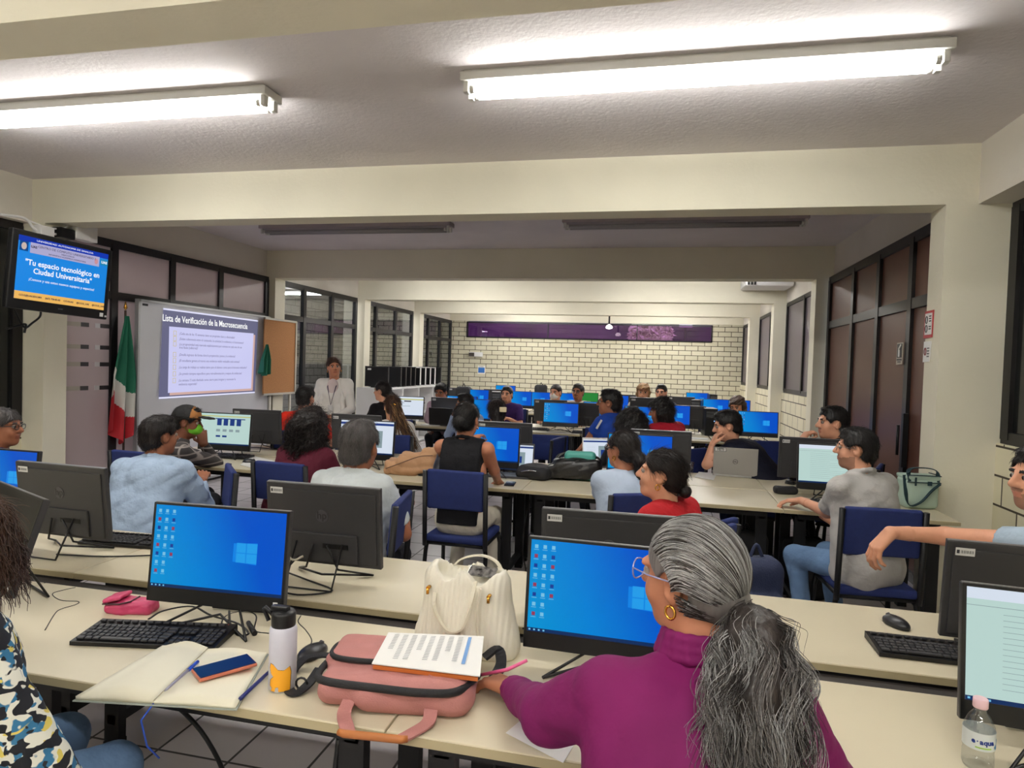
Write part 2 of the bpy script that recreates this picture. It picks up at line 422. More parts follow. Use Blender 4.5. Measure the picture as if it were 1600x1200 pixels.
w1 = window(XL+.03, [5.38, 6.03, 6.9, 7.8, 8.86], [.03, 2.27, ZB-.03], FROST, 'l', .085)
g = MB()   # white and dark film strips on the frosted pane
for zz in (1.93, 1.70, 1.52, 1.27):
    z = zz
    g.b2((XL+.04, 5.42, z-.022), (XL+.045, 5.62, z+.022), mi=0); g.b2((XL+.04, 5.62, z-.022), (XL+.045, 5.72, z+.022), mi=1); g.b2((XL+.04, 5.80, z-.024), (XL+.045, 5.86, z+.024), mi=2); g.b2((XL+.04, 5.86, z-.022), (XL+.045, 5.99, z+.022), mi=1)
g.build('film_strip', [mat('film_beige', rgb(170, 165, 150), .5), mat('film_dark', rgb(50, 46, 48), .5), mat('film_white', rgb(200, 200, 200), .5)], w1)
for a in (-1.2, 1.0): pass
window(XL-.12, [2.3, 3.2, 4.15, 5.05], [.9, ZB-.03], DARKG, 'l', .1)
struct(box('wall_left', (XL-.3, -3.2, 0), (XL-.1, 5.11, .9), BRKY))
struct(box('wall_left_near', (XL-.3, -3.2, .9), (XL-.1, 2.2, ZC), CREAM))
window(XL+.03, [9.25, 9.95, 10.9, 11.85], [.03, 2.3, ZB-.03], GLASS, 'l', .085)
window(XL+.03, [12.35, 12.8, 13.85, 14.85], [.03, 2.3, ZB-.03], GLASS, 'l', .085)
window(XL+.03, [15.42, 16.0, 16.9, 17.85], [.03, 2.3, ZB-.03], GLASS, 'l', .085)
# right side
w2 = window(XR-.03, [5.4, 6.13, 6.98, 7.83, 8.85], [.03, 2.27, ZB-.03], BROWN, 'r', .09)
g = MB(); g.b2((XR-.1, 6.02, .9), (XR-.06, 6.06, 1.35)); g.tube([(XR-.13, 6.04, 1.0), (XR-.13, 6.04, 1.25)], .012); g.build('door_handle', BLACKM, w2)
wr = window(2.33, [2.3, 3.4, 4.5, 5.05], [1.25, ZB-.03], DARKG, 'r', .1)
struct(box('wall_right', (2.28, -3.2, 0), (2.5, 5.11, 1.22), BRKY)); struct(box('wall_right_near', (2.28, -3.2, 1.22), (2.5, 2.2, ZC), CREAM))
for k, (a, b) in enumerate([(9.2, 12.03), (12.3, 15.1), (15.37, YW)]):
    struct(box('wall_right_%s' % ('middle', 'rear', 'end')[k], (XR-.02, a, 0), (XR+.2, b, 1.32), BRKY))
    n = window(XR+.03, [a+.06, (a+b)/2, b-.06], [1.36, ZB-.03], mat('grey_violet_glass', rgb(92, 84, 92), .3), 'r', .07)
# ribbon window, tinted, with the garden behind
t = empty('window_%d' % 20, (0, 0, 0)); t['kind'] = 'structure'
g = MB()
for a, b, c, d in [(wx0, wx1, wz0, wz0+.035), (wx0, wx1, wz1-.035, wz1), (wx0, wx0+.035, wz0, wz1), (wx1-.035, wx1, wz0, wz1), (-3.05, -3.025, wz0, wz1), (-.62, -.60, wz0, wz1)]:
    g.b2((a, YW-.02, c), (b, YW+.06, d))
g.build('window_frame', DARKFR, t)
g = MB(); g.b2((wx0+.02, YW+.03, wz0+.02), (wx1-.02, YW+.04, wz1-.02)); g.build('pane', PURP, t)
# the building across the yard
tag(box('neighbour_building', (-9, 23.5, 0), (7, 24.5, 7), mat('neighbour_plaster', rgb(70, 50, 74), .9, var=.6, vscale=.7)), 'plum coloured building front seen through the tinted ribbon window', 'building')
tag(box('yard_sign', (.62, 22.9, 3.12), (1.05, 22.95, 3.42), mat('sign_lilac_glow', rgb(235, 225, 240), .6, emit=rgb(220, 200, 235), estr=.6)), 'pale square sign seen beside the tree outside the ribbon window', 'sign')  # no lamp in the sign; a weak glow in its material brightens it
MB().tube([(0, 0, 0), (0, 0, 3.15)], .03, 8).build('post', BLACKM, bpy.data.objects['yard_sign']).location = (.83, 22.97, 0)
tr = empty('garden_tree', (-.3, 21.5, 0), 0, 'leafy tree outside behind the tinted ribbon window', 'tree')
MB().tube([(-.1, 0, -.1), (-.05, 0, 1.4), (0, 0, 2.6)], [.14, .1, .07], 10).build('trunk', mat('bark', rgb(70, 55, 45), .9, bump=.6, bscale=20), tr)
vv = []; ff = []; n = 0
for k in range(2600):
    u = np.random.randn(3); u /= np.linalg.norm(u); c = np.array([0, 0, 2.75])+u*np.array([.72, .6, .62])*random.random()**.35
    R = rotm(random.random()*6.3, random.random()*2-1, random.random()*2-1); s_ = .05+.05*random.random()
    q = [R @ V3(-s_, 0, 0), R @ V3(0, -s_*.45, .01), R @ V3(s_*1.3, 0, 0), R @ V3(0, s_*.45, .01)]
    vv += [c+p for p in q]; ff.append([n, n+1, n+2, n+3]); n += 4
fo = sobj('foliage', [(np.array(vv), np.array(ff))], mat('leaf_green', rgb(235, 230, 205), .6, var=.35, vscale=3), tr)
g = MB(); g.b2((-9.5, YW+.2, -.12), (-9.4, 24, -.1)); g.bm.free()
# room on the far side of the left glazing
struct(box('wall_corridor', (-9.3, 5.2, 0), (-9.15, 21, ZC), brick_mat('corridor_brick', 'y', (200, 196, 186), (190, 186, 178), bw=.4, bh=.2, mortar=.01, mc=(120, 116, 108))))
struct(box('wall_corridor_end', (-9.3, YW, 0), (-6.1, YW+.15, ZC), BRK))
tag(box('corridor_notice', (-9.14, 15.2, 1.7), (-9.12, 15.7, 2.1), mat('notice_grey', rgb(60, 60, 60), .7)), 'dark notice on the brick wall beyond the left glazing', 'notice')

# ---------------------------------------------------------------- fluorescent fixtures
LAMP = emis('lit_tube', (1.0, .98, .93), TUBE); LAMP2 = emis('lit_tube_rear', (1.0, .98, .95), TUBE*1.25); OFFT = mat('unlit_tube', rgb(150, 148, 150), .3)
FIXM = mat('fixture_white', rgb(205, 205, 200), .45)
def fixture(x0, x1, y, lit, label, rot=False, z=ZC, lm=None):
    L = x1-x0; cx = (x0+x1)/2
    t = empty('ceiling_light', (cx, y, z), 0, label, 'ceiling light', 'fluorescent fixtures on the ceiling')
    g = MB(); g.b2((-L/2, -.09, -.06), (L/2, .09, -.012), .004); g.b2((-L/2+.02, -.075, -.012), (L/2-.02, .075, 0)); g.build('housing', FIXM if lit else mat('fixture_white_dimmed', rgb(165, 155, 160), .5), t)  # switched-off housings get a dimmer copy of the white, shade in the colour
    for s in (-1, 1):
        g = MB(); g.tube([(-L/2+.05, s*.05, -.098), (L/2-.05, s*.05, -.098)], .019, 12); tb = g.build('tube', (lm or LAMP) if lit else OFFT, t)
        for e in (-1, 1):
            g = MB(); g.b2((e*(L/2-.03)-.014, s*.05-.02, -.118), (e*(L/2-.03)+.014, s*.05+.02, -.055), .004); g.tube([(e*(L/2-.05), s*.05, -.098), (e*(L/2-.075), s*.05, -.098)], .0205, 12)
            g.build('lamp_holder', FIXM, t)
    return t
fixture(-1.13, 1.31, 3.58, True, 'lit twin tube ceiling light nearest on the right side')
fixture(-4.78, -2.33, 3.58, True, 'lit twin tube ceiling light at the upper left')
fixture(-4.8, -2.37, 7.2, False, 'unlit ceiling light behind the first beam, left one')
fixture(-1.08, 1.42, 7.15, False, 'unlit ceiling light behind the first beam, right one')
for y in (0.2, -2.1): 
    for x0 in (-4.8, -1.1): fixture(x0, x0+2.44, y, True, 'lit twin tube ceiling light behind the viewpoint')
for y in (10.6, 13.7, 16.6):
    for x0 in (-4.8, -1.1): fixture(x0, x0+2.44, y, True, 'lit twin tube ceiling light hidden above the rear rows', lm=LAMP2)
for y in (6.6, 10.5, 14.0): fixture(-8.8, -6.4, y, True, 'lit ceiling light in the room beyond the left glazing', lm=LAMP2)
# small hanging lamp by the ribbon window
p = at(952, 503, Y=16.2)
hl = empty('hanging_lamp', (p[0], p[1], 2.66), 0, 'small hanging lamp glowing in front of the ribbon window', 'lamp')
MB().b2((-.02, -.02, .06), (.02, .02, ZC-2.66)).build('stem', BLACKM, hl)
MB().lathe([(.02, .06), (.06, .03), (.085, -.01), (.07, -.04), (.03, -.05)], 16).build('bulb', emis('bulb_glow', (1, .95, .85), 6), hl)
# air conditioner hanging behind the second beam
p0 = at(1165, 441, Y=11.4); p1 = at(1232, 441, Y=11.4)
ac = empty('air_conditioner', (0, 0, 0), 0, 'white ceiling air conditioner showing under the second beam at right', 'air conditioner')
g = MB(); g.box(((p0[0]+p1[0])/2+.02, 11.6, 3.14), (.75, .7, .16), bevel=.04); g.build('body', WHITE, ac)
g = MB()
for k in range(3): g.box(((p0[0]+p1[0])/2-.3+k*.05, 11.24, 3.11), (.03, .02, .07))
g.build('vent_slot', BLK, ac)

# ---------------------------------------------------------------- things on the walls
def wall_text(parent, s, size, loc, m, sx=1.0, bold=0.0, align='CENTER'):
    return text(parent, s, size, loc, m, rot=(PI/2, 0, PI/2), align=align, sx=sx, bold=bold)   # faces +x, reads along +y
WBM = mat('whiteboard', rgb(208, 210, 216), .35, var=.03, vscale=2)
wb = empty('whiteboard', (-5.7, 7.5, 0), 0, 'tall grey whiteboard partition carrying the projected slide', 'whiteboard')
g = MB(); g.b2((-.03, -1.24, .06), (0, 1.26, 2.24)); g.build('board', WBM, wb)
g = MB()
for lo, hi in [((-.04, -1.26, 2.235), (.01, 1.28, 2.26)), ((-.04, -1.265, .05), (.01, -1.24, 2.26)), ((-.04, 1.255, .05), (.01, 1.28, 2.26)), ((-.04, -1.26, .04), (.01, 1.28, .065))]: g.b2(lo, hi)
g.build('frame', mat('aluminium', rgb(170, 172, 174), .4, .6), wb)
MB().b2((.001, -1.2, 2.19), (.004, -1.12, 2.215)).build('label_strip', INK, wb)
sl = empty('projected_slide', (-5.69, 7.5, 0), 0, 'projected checklist slide titled Lista de Verificación on the whiteboard', 'projection')  # projector light on the board, built as quads that glow themselves
def P2(px, py): q = at(px, py, X=-5.69); return q[1]-7.5, q[2]
a = P2(255, 483); b = P2(403, 502); c = P2(398, 613); d = P2(248, 622)
MB().quad([(.001, *a), (.001, *b), (.001, *c), (.001, *d)]).build('slide_background', emis('slide_grey', rgb(112, 112, 146), .75), sl)
a1 = P2(264, 510); b1 = P2(396, 521); c1 = P2(392, 607); d1 = P2(262, 614)
g = MB(); g.quad([(.002, d1[0]+.03, d1[1]-.03), (.002, c1[0]+.04, c1[1]-.03), (.002, b1[0]+.04, b1[1]-.02), (.002, b1[0]-.2, b1[1]-.02), (.002, d1[0]+.03, c1[1]+.3)]).build('slide_peach_shape', emis('slide_peach', rgb(226, 186, 176), .8), sl)  # peach shape of the slide, behind the lilac panel
MB().quad([(.003, *a1), (.003, *b1), (.003, *c1), (.003, *d1)]).build('slide_panel', emis('slide_lilac', rgb(206, 206, 246), .95), sl)
g = MB(); g.quad([(.002, a[0], a[1]+.012), (.002, b[0], b[1]+.012), (.002, b[0], b[1]-.006), (.002, a[0], a[1]-.006)]); g.build('slide_edge', emis('slide_edge_white', rgb(225, 225, 250), 1.0), sl); g = MB(); g.quad([(.002, d[0], d[1]+.01), (.002, c[0], c[1]+.01), (.002, c[0], c[1]-.01), (.002, d[0], d[1]-.01)])
g.build('slide_edge', emis('slide_edge_white', rgb(225, 225, 250), 1.0), sl)
tm = P2(330, 507); SW = emis('slide_text_white', (1, 1, 1), 1.0); ST = emis('slide_text_violet', rgb(128, 124, 170), .8)
tl = wall_text(sl, 'Lista de Verificación de la Macrosecuencia', .112, (.004, tm[0]-.05, tm[1]+.02), SW, bold=.0015, sx=.85)
lines = ['¿Cada una de las 15 semanas tiene un propósito claro y observable?', '¿Existe coherencia entre el contenido, la actividad, la evidencia y el instrumento?',
         '¿La progresividad está marcada explícitamente por semana en cada una de sus', 'tres fases (saberes)?', '¿Detalla ingresos de forma clara la preparación, jueces y la evidencia?', '¿El estudiante genera al menos una evidencia visible evaluable cada semana?',
         '¿La carga de trabajo es realista tanto para el alumno como para el docente evaluador?', '¿Se prevén tiempos específicos para retroalimentación y mejora de evidencias?', '¿La semana 15 está diseñada como cierre para integrar y reconocer la', 'evidencia esperada?']
ys = [.05, .13, .21, .26, .37, .46, .56, .66, .76, .82]
gb = MB()
for s_, v in zip(lines, ys):
    y0 = a1[0]+.17; zt = a1[1]-.02-(a1[1]-d1[1]-.02)*(v*1.04+.02)
    wall_text(sl, s_, .043, (.005, y0, zt), ST, sx=.9 if len(s_) > 60 else .95, align='LEFT')
    if v not in (.26, .82):
        for q in ((-.1, -.05, .024, .03), (-.1, -.05, -.03, -.024), (-.1, -.094, -.03, .03), (-.056, -.05, -.03, .03)):
            gb.b2((.004, y0+q[0], zt+q[2]), (.0055, y0+q[1], zt+q[3]))
gb.build('check_box', emis('slide_yellow', rgb(220, 205, 150), .8), sl)
# flags
FG = mat('flag_green', rgb(0, 98, 72), .7, bump=.2, bscale=30); FW = mat('flag_white', rgb(205, 205, 200), .7); FRD = mat('flag_red', rgb(176, 28, 40), .7)
def flag(name, pts_top, label, folds=5, W=.26, H=1.6, pole=True):
    t = empty(name, pts_top, 0, label, 'flag')
    n, m = 60, 120; P = np.zeros((m, n, 3)); mi = []
    for i in range(m):
        v = i/(m-1)
        for j in range(n):
            u = j/(n-1); wdt = W*(.12+.88*min(1, v*1.9))
            P[i, j] = (.05*math.sin(u*folds*PI+v*2)*(.3+v), (u-.5)*wdt*(1.0)-.05*v, -v*H*(1-.22*abs(u-.5)*1.2))
    F = [];
    for i in range(m-1):
        for j in range(n-1):
            F.append((i*n+j, i*n+j+1, (i+1)*n+j+1, (i+1)*n+j)); s_ = (i/m)-.25*(j/n)+.05
            mi.append(0 if s_ < .50 else (1 if s_ < .70 else 2))
    o = sobj('flag_cloth', [(P.reshape(-1, 3), np.array(F), np.array(mi))], [FG, FW, FRD], t)
    if not pole: return t
    MB().tube([(-.02, 0, -pts_top[2]+.02), (-.02, 0, .06)], .012, 8).build('pole', mat('pole_wood', rgb(60, 40, 28), .5), t)
    MB().lathe([(.0, .06), (.02, .09), (.004, .16)], 10, (-.02, 0, 0)).build('finial', GOLD, t)
    MB().lathe([(.14, 0), (.14, .02), (.03, .05), (.02, .08)], 20, (-.02, 0, -pts_top[2])).build('base', BLACKM, t)
    return t
q = at(203, 494, X=-5.72); flag('mexican_flag', (-5.74, q[1]-.02, q[2]), 'green white and red flag hanging at the left edge of the whiteboard', H=1.42, W=.36)
q = at(416, 538, X=-5.55); f2 = flag('mexican_flag', (-5.55, q[1]+.02, q[2]), 'green flag showing between whiteboard and cork board', H=.46, W=.22, pole=False)
for pg in f2.children[0].data.polygons: pg.material_index = 0
# cork board
ck = empty('cork_board', (-5.62, 9.0, 0), 0, 'brown cork notice board in front of the second left column', 'notice board')
q0 = at(414, 497, X=-5.62); q1 = at(463, 503, X=-5.62); q2 = at(461, 614, X=-5.62)
CY0, CY1, CZ0, CZ1 = q0[1]-9.0, q1[1]-9.0, q2[2], q1[2]
MB().b2((-.02, CY0, CZ0), (0, CY1, CZ1)).build('cork', mat('cork', rgb(168, 118, 74), .9, bump=.4, bscale=150, var=.15, vscale=60), ck)
g = MB()
for lo, hi in [((-.025, CY0, CZ1-.02), (.012, CY1, CZ1+.01)), ((-.025, CY0, CZ0-.01), (.012, CY1, CZ0+.02)), ((-.025, CY1-.02, CZ0), (.012, CY1+.01, CZ1))]: g.b2(lo, hi)
g.tube([(-.03, CY0+.2, 0), (-.03, CY0+.2, CZ0)], .02); g.tube([(-.03, CY1-.1, 0), (-.03, CY1-.1, CZ0)], .02)
g.build('frame', mat('frame_aluminium', rgb(190, 186, 176), .4, .3), ck)
# television
pl = at(20, 355, D=5.0); pr_ = at(177, 392, D=5.8); bl = at(7, 484, D=5.0); br_ = at(168, 496, D=5.8)
ctr = (pl+pr_+bl+br_)/4; ux = (pr_-pl); TWW = float(np.linalg.norm(ux)); ux = ux/TWW; uz = (pl-bl); THH = float(np.linalg.norm(uz))*.97; uz = uz-ux*(uz@ux); uz /= np.linalg.norm(uz); uy = np.cross(uz, ux)
tv = empty('television', (0, 0, 0), 0, 'wall mounted television showing a blue slide, Tu espacio tecnológico', 'television')
mm = Matrix.Identity(4)
for i in range(3): mm[i][0] = ux[i]; mm[i][1] = uy[i]; mm[i][2] = uz[i]; mm[i][3] = ctr[i]
tv.matrix_world = mm
W2, H2 = TWW/2, THH/2
g = MB(); g.b2((-W2, -.0, -H2), (W2, .05, H2), .012); g.b2((-W2*.7, .05, -H2*.6), (W2*.7, .09, H2*.6), .015); g.build('housing', BLK, tv)
sx0, sx1, sz0, sz1 = -W2*.88, W2*.9, -H2*.74, H2*.86
def sq(g, a, b, c, d, y=-.0015, mi=0): g.quad([(a, y, c), (b, y, c), (b, y, d), (a, y, d)], mi)
g = MB(); sq(g, sx0, sx1, sz0, sz1); g.build('screen', mat('tv_blue', rgb(8, 60, 120), .4, emit=rgb(12, 130, 215), estr=.85), tv)
g = MB(); sq(g, sx0, sx1, sz0, sz0+THH*.1, -.0025); g.build('screen_footer', emis('tv_yellow', rgb(246, 190, 100), .9), tv)
g = MB(); sq(g, sx0, sx1, sz1-THH*.07, sz1, -.0025); g.build('screen_top_band', emis('tv_navy', rgb(20, 60, 190), .8), tv)
g = MB(); sq(g, sx0+.09, sx1-.08, sz1-THH*.2, sz1-THH*.065, -.003); g.build('screen_title_band', emis('tv_lilac', rgb(190, 186, 226), .8), tv)
g = MB(); sq(g, sx0+.01, sx0+.075, sz1-THH*.19, sz1-THH*.07, -.003); g.build('screen_emblem_panel', emis('tv_emblem_blue', rgb(20, 80, 150), .8), tv); g = MB(); sq(g, sx1-.07, sx1, sz1-THH*.17, sz1-THH*.09, -.003); g.build('screen_emblem_panel', emis('tv_teal', rgb(40, 150, 200), .8), tv)
g = MB(); g.prism([(.02*math.cos(k), .028*math.sin(k)) for k in np.linspace(0, 2*PI, 12, endpoint=False)], 0, .001, fn=lambda x, y, z: (sx0+.042+x, -.004-z, sz1-THH*.13+y)); g.build('screen_crest', emis('tv_crest', rgb(220, 200, 190), .8), tv)
g = MB(); g.prism([(.016*math.cos(k), .024*math.sin(k)) for k in np.linspace(0, 2*PI, 12, endpoint=False)], 0, .001, fn=lambda x, y, z: (sx1-.11+x, -.004-z, sz1-THH*.135+y)); g.build('screen_crest', emis('tv_crest_pink', rgb(220, 160, 170), .8), tv)
TW_, TD_ = emis('tv_text_white', (.95, .95, .97), 1.0), mat('tv_text_dark', rgb(40, 30, 70), .6)
r0 = (PI/2, 0, 0)
text(tv, 'UNIVERSIDAD AUTÓNOMA DE SINALOA', .02, (0, -.004, sz1-THH*.033), TW_, r0, sx=1.3)
text(tv, 'UAS', .026, (sx0+.118, -.005, sz1-THH*.12), TD_, r0, bold=.001)
text(tv, 'UAS', .03, (sx1-.036, -.005, sz1-THH*.13), TW_, r0, bold=.0008)
text(tv, 'CENTRO DE CÓMPUTO UNIVERSITARIO 2', .026, (.02, -.005, sz1-THH*.105), TD_, r0)
text(tv, 'DIRECCIÓN DE', .016, (.02, -.005, sz1-THH*.143), TD_, r0); text(tv, 'INFORMÁTICA ACADÉMICA UNIVERSITARIA', .016, (.02, -.005, sz1-THH*.175), TD_, r0)
text(tv, '"Tu espacio tecnológico en', .062, (0, -.005, sz0+THH*.475), TW_, r0, sx=.92, bold=.001)
text(tv, 'Ciudad Universitaria"', .062, (0, -.005, sz0+THH*.375), TW_, r0, sx=.92, bold=.001)
text(tv, '¡Conoce y usa estos nuevos equipos y espacios!', .030, (0, -.005, sz0+THH*.265), TW_, r0, sx=.95)
text(tv, 'CCU2@UAS.EDU.MX     (667) 758-83-83     CCU2UAS     @CCU2_UAS     @CCU2_UAS', .019, (.02, -.005, sz0+THH*.05), TD_, r0, bold=.0006)
text(tv, 'SONY', .016, (0, -.0015, -H2*.87), mat('tv_brand_grey', rgb(110, 110, 115), .4), r0)
g = MB(); sq(g, W2*.82, W2*.9, -H2*.93, -H2*.82, -.002); sq(g, W2*.93, W2*.98, -H2*.93, -H2*.88, -.002); g.build('sticker', STICK, tv)
g = MB(); g.tube([tuple(V3(0, .05, .1)), (0, .25, .1)], .03, 10); g.box((0, .26, .1), (.25, .03, .25)); g.build('wall_bracket', BLACKM, tv)
# cables and small white junction boxes over the television
def wq(px, py, X=-5.6): return tuple(at(px, py, X=X))
tag(MB().tube(spline([wq(0, 335), wq(38, 341), wq(52, 356), wq(66, 364), wq(88, 366)]), .012, 6).build('white_cable', WHITE), 'thick white cable running along the beam above the television', 'cable')
tag(MB().tube(spline([wq(40, 343), wq(58, 350), wq(75, 356), wq(98, 357), wq(110, 350)]), .009, 6).build('white_cable', WHITE), 'thin white cable looping over the top of the television', 'cable')
tag(MB().b2((-.05, -.07, -.05), (.05, .07, .05), .01).build('junction_box', WHITE), 'small white junction box above the television', 'junction box').location = wq(68, 362)
jb = empty('wall_camera', wq(112, 363), 0, 'white and black camera box on the wall beside the television', 'camera')
MB().b2((-.04, .0, -.06), (.06, .16, .07), .015).build('body', WHITE, jb); MB().b2((-.06, -.17, -.08), (.05, .0, .02), .015).build('lens_housing', BLK, jb)
tag(MB().b2((-.06, -.07, -.11), (.05, .07, .12), .005).build('conduit_box', WHITE), 'white upright conduit box right of the television top', 'junction box').location = wq(137, 361)
tvc = tag(MB().tube(spline([wq(22, 483, -5.4), wq(32, 503, -5.4), wq(40, 512, -5.4), wq(50, 505, -5.4), wq(62, 495, -5.4), wq(64, 484, -5.4)]), .009, 6).tube(spline([wq(10, 514, -5.4), wq(28, 509, -5.4), wq(40, 507, -5.4), wq(38, 520, -5.4)]), .01, 6).build('power_cord', BLK)); tvc.parent = tv; tvc.matrix_parent_inverse = mm.inverted()
# notices on the right column and on the brown glazing
def notice(name, pts, X, m, label, th=.006):
    q = [at(a, b, X=X) for a, b in pts]
    t = empty(name, (X, q[0][1], 0), 0, label, 'sign'); g = MB(); n = len(q)
    A = [(0, p[1]-q[0][1], p[2]) for p in q]; B = [(-th, p[1]-q[0][1], p[2]) for p in q]
    g.quad(A); g.quad(B[::-1])
    for k in range(n): g.quad([A[k], A[(k+1) % n], B[(k+1) % n], B[k]])
    g.build('plate', m, t); return t, q
RED = mat('sign_red', rgb(176, 50, 56), .5)
t, q = notice('no_smoking_sign', [(1447, 487), (1460, 484), (1457, 527), (1444, 529)], XCR-.002, RED, 'red bordered white warning sign on the right column')
y0, y1 = q[1][1]-q[0][1], 0; z0, z1 = q[2][2], q[0][2]
MB().b2((-.009, y0*.9, z0+.022), (-.006, y0*.1, z1-.018)).build('panel', PAPER, t)
g = MB()
for zc_ in (z1-.065, z0+.065):
    g.tube([(-.011, y0*.32+.018*math.cos(k), zc_+.026*math.sin(k)) for k in np.linspace(0, 2*PI, 14)], .003, 5)
g.build('pictogram', INK, t)
g = MB()
for k, zc_ in enumerate((z1-.045, z1-.062, z1-.08, z0+.075, z0+.058)): g.b2((-.011, y0*.85, zc_), (-.009, y0*.6, zc_+.008))
g.build('lettering', INK, t)
t, q = notice('no_food_sign', [(1445, 534), (1456, 533), (1453, 565), (1443, 566)], XCR-.002, PAPER, 'small white notice below the red bordered sign')
y0 = q[1][1]-q[0][1]; zc_ = (q[0][2]+q[2][2])/2
g = MB(); g.tube([(-.009, y0*.3+.016*math.cos(k), zc_+.026*math.sin(k)) for k in np.linspace(0, 2*PI, 14)], .0035, 5); g.build('pictogram', mat('maroon', rgb(110, 40, 50), .6), t)
g = MB()
for k in range(4): g.b2((-.009, y0*.85, zc_+.02-k*.02), (-.007, y0*.55, zc_+.027-k*.02))
g.build('lettering', INK, t)
t, q = notice('extinguisher_sign', [(1403, 536), (1412, 535), (1410, 569), (1401, 570)], XR-.075, mat('sign_cream', rgb(176, 164, 150), .5), 'fire extinguisher pictogram sign on the brown glazing')
y0 = q[1][1]-q[0][1]; z1 = q[0][2]; z0 = q[2][2]; H_ = z1-z0
MB().b2((-.009, y0*.9, z0+H_*.3), (-.006, y0*.1, z1-H_*.05)).build('panel', BLK, t)
g = MB(); g.b2((-.012, y0*.6, z0+H_*.34), (-.009, y0*.35, z0+H_*.66), .002); g.tube([(-.011, y0*.48, z0+H_*.66), (-.011, y0*.5, z0+H_*.74), (-.011, y0*.8, z0+H_*.9)], .006, 6); g.build('pictogram', PAPER, t)
g = MB(); g.b2((-.009, y0*.9, z0+H_*.17), (-.006, y0*.1, z0+H_*.25)); g.b2((-.009, y0*.75, z0+H_*.08), (-.006, y0*.25, z0+H_*.13)); g.build('lettering', BLK, t)
# far wall: emergency light and blue poster
p = at(744, 554, Y=YW); el = empty('emergency_light', (p[0], YW, p[2]), 0, 'small emergency light box on the far brick wall', 'emergency light')
MB().b2((-.2, -.06, -.06), (.2, 0, .07), .01).build('body', WHITE, el); MB().b2((-.2, -.065, -.05), (-.04, -.055, .05)).build('lens', mat('smoked', rgb(70, 64, 60), .3), el)
p = at(752, 577, Y=YW); po = empty('wall_poster', (p[0], YW, p[2]), 0, 'small blue and white poster on the far brick wall', 'poster')
MB().b2((-.1, -.01, -.13), (.12, 0, .1)).build('sheet', PAPER, po); MB().b2((-.085, -.014, -.1), (.1, -.01, .05)).build('print', mat('poster_blue', rgb(44, 104, 176), .6), po); text(po, 'CCU2', .05, (0, -.012, .075), INK)

# ---------------------------------------------------------------- tables
TZ = .75
def table(x0, x1, y0, y1, label, group=None, rear_at_top=True):
    t = empty('computer_table', ((x0+x1)/2, (y0+y1)/2, 0), 0, label, 'table', group); W = x1-x0; Dp = y1-y0
    g = MB(); g.b2((-W/2, -Dp/2, TZ-.028), (W/2, Dp/2, TZ), .004); tp = g.build('tabletop', TABLE, t)
    g = MB(); g.b2((-W/2-.001, -Dp/2-.0015, TZ-.026), (W/2+.001, -Dp/2+.003, TZ-.004)); g.b2((-W/2-.001, Dp/2-.003, TZ-.026), (W/2+.001, Dp/2+.0015, TZ-.004)); g.build('edge_band', EDGE, t)
    g = MB(); g.b2((-W/2+.06, -.03, TZ-.09), (W/2-.06, .03, TZ-.029)); g.b2((-W/2+.1, -Dp/2+.05, TZ-.07), (W/2-.1, -Dp/2+.08, TZ-.029)); g.build('underframe', BLACKM, t)
    for sx in (-1, 1):
        for sy in (-1, 1):
            g = MB(); x = sx*(W/2-.12); y = sy*(Dp/2-.09)
            g.b2((x-.035, y-.02, .03), (x+.035, y+.02, TZ-.028)); g.b2((x-.03, y-.03, 0), (x+.03, y+.03, .03)); g.build('leg', BLACKM, t)
        g = MB(); x = sx*(W/2-.12); g.b2((x-.02, -Dp/2+.07, .1), (x+.02, Dp/2-.07, .14)); g.build('foot_bar', BLACKM, t); g = MB(); g.b2((x-.02, -Dp/2+.07, TZ-.09), (x+.02, Dp/2-.07, TZ-.028)); g.build('side_bar', BLACKM, t)
    return t
rowinfo = [
 ('nearest row', 1.47, 2.065, [(-4.1, -2.295), (-2.29, -.62), (-.615, 1.15), (1.155, 1.88)]),
 ('second row', 2.195, 2.79, [(-4.1, -2.295), (-2.29, -.62), (-.615, 1.15), (1.155, 1.88)]),
 ('third row', 4.62, 5.3, [(-4.42, -2.75), (-2.745, -.94), (-.935, .84), (.845, 1.89)]),
 ('fourth row', 5.32, 5.98, [(-4.42, -2.75), (-2.745, -.94), (-.935, .84), (.845, 1.89)]),
 ('fifth row', 8.72, 9.36, [(-4.4, -2.7), (-2.68, -1.0), (-.98, .7), (.72, 1.85)]),
 ('sixth row', 9.38, 10.0, [(-2.68, -1.0), (-.98, .7), (.72, 1.85)]),
 ('seventh row', 12.1, 12.74, [(-4.3, -2.5), (-2.48, -.7), (-.68, 1.1), (1.12, 1.89)]),
 ('eighth row', 12.76, 13.4, [(-4.3, -2.5), (-2.48, -.7), (-.68, 1.1), (1.12, 1.89)]),
 ('last row', 15.3, 15.9, [(-4.3, -2.5), (-2.48, -.7), (-.68, 1.1), (1.12, 1.89)])]
pos4 = ['leftmost', 'left middle', 'right middle', 'rightmost']; pos3 = ['left', 'middle', 'rightmost']
for nm, y0, y1, segs in rowinfo:
    for k, (a, b) in enumerate(segs):
        table(a, b, y0, y1, 'cream topped computer table with black legs, %s table of the %s' % ((pos4 if len(segs) == 4 else pos3)[k], nm), 'computer tables, ' + nm)
g = MB(); g.b2((-4.0, 2.068, TZ-.075), (1.88, 2.192, TZ-.035)); tag(g.build('cable_tray', mat('tray_dark', rgb(46, 42, 42), .6, var=.3, vscale=12)), 'dark cable tray in the gap between the two nearest table rows', 'cable tray')
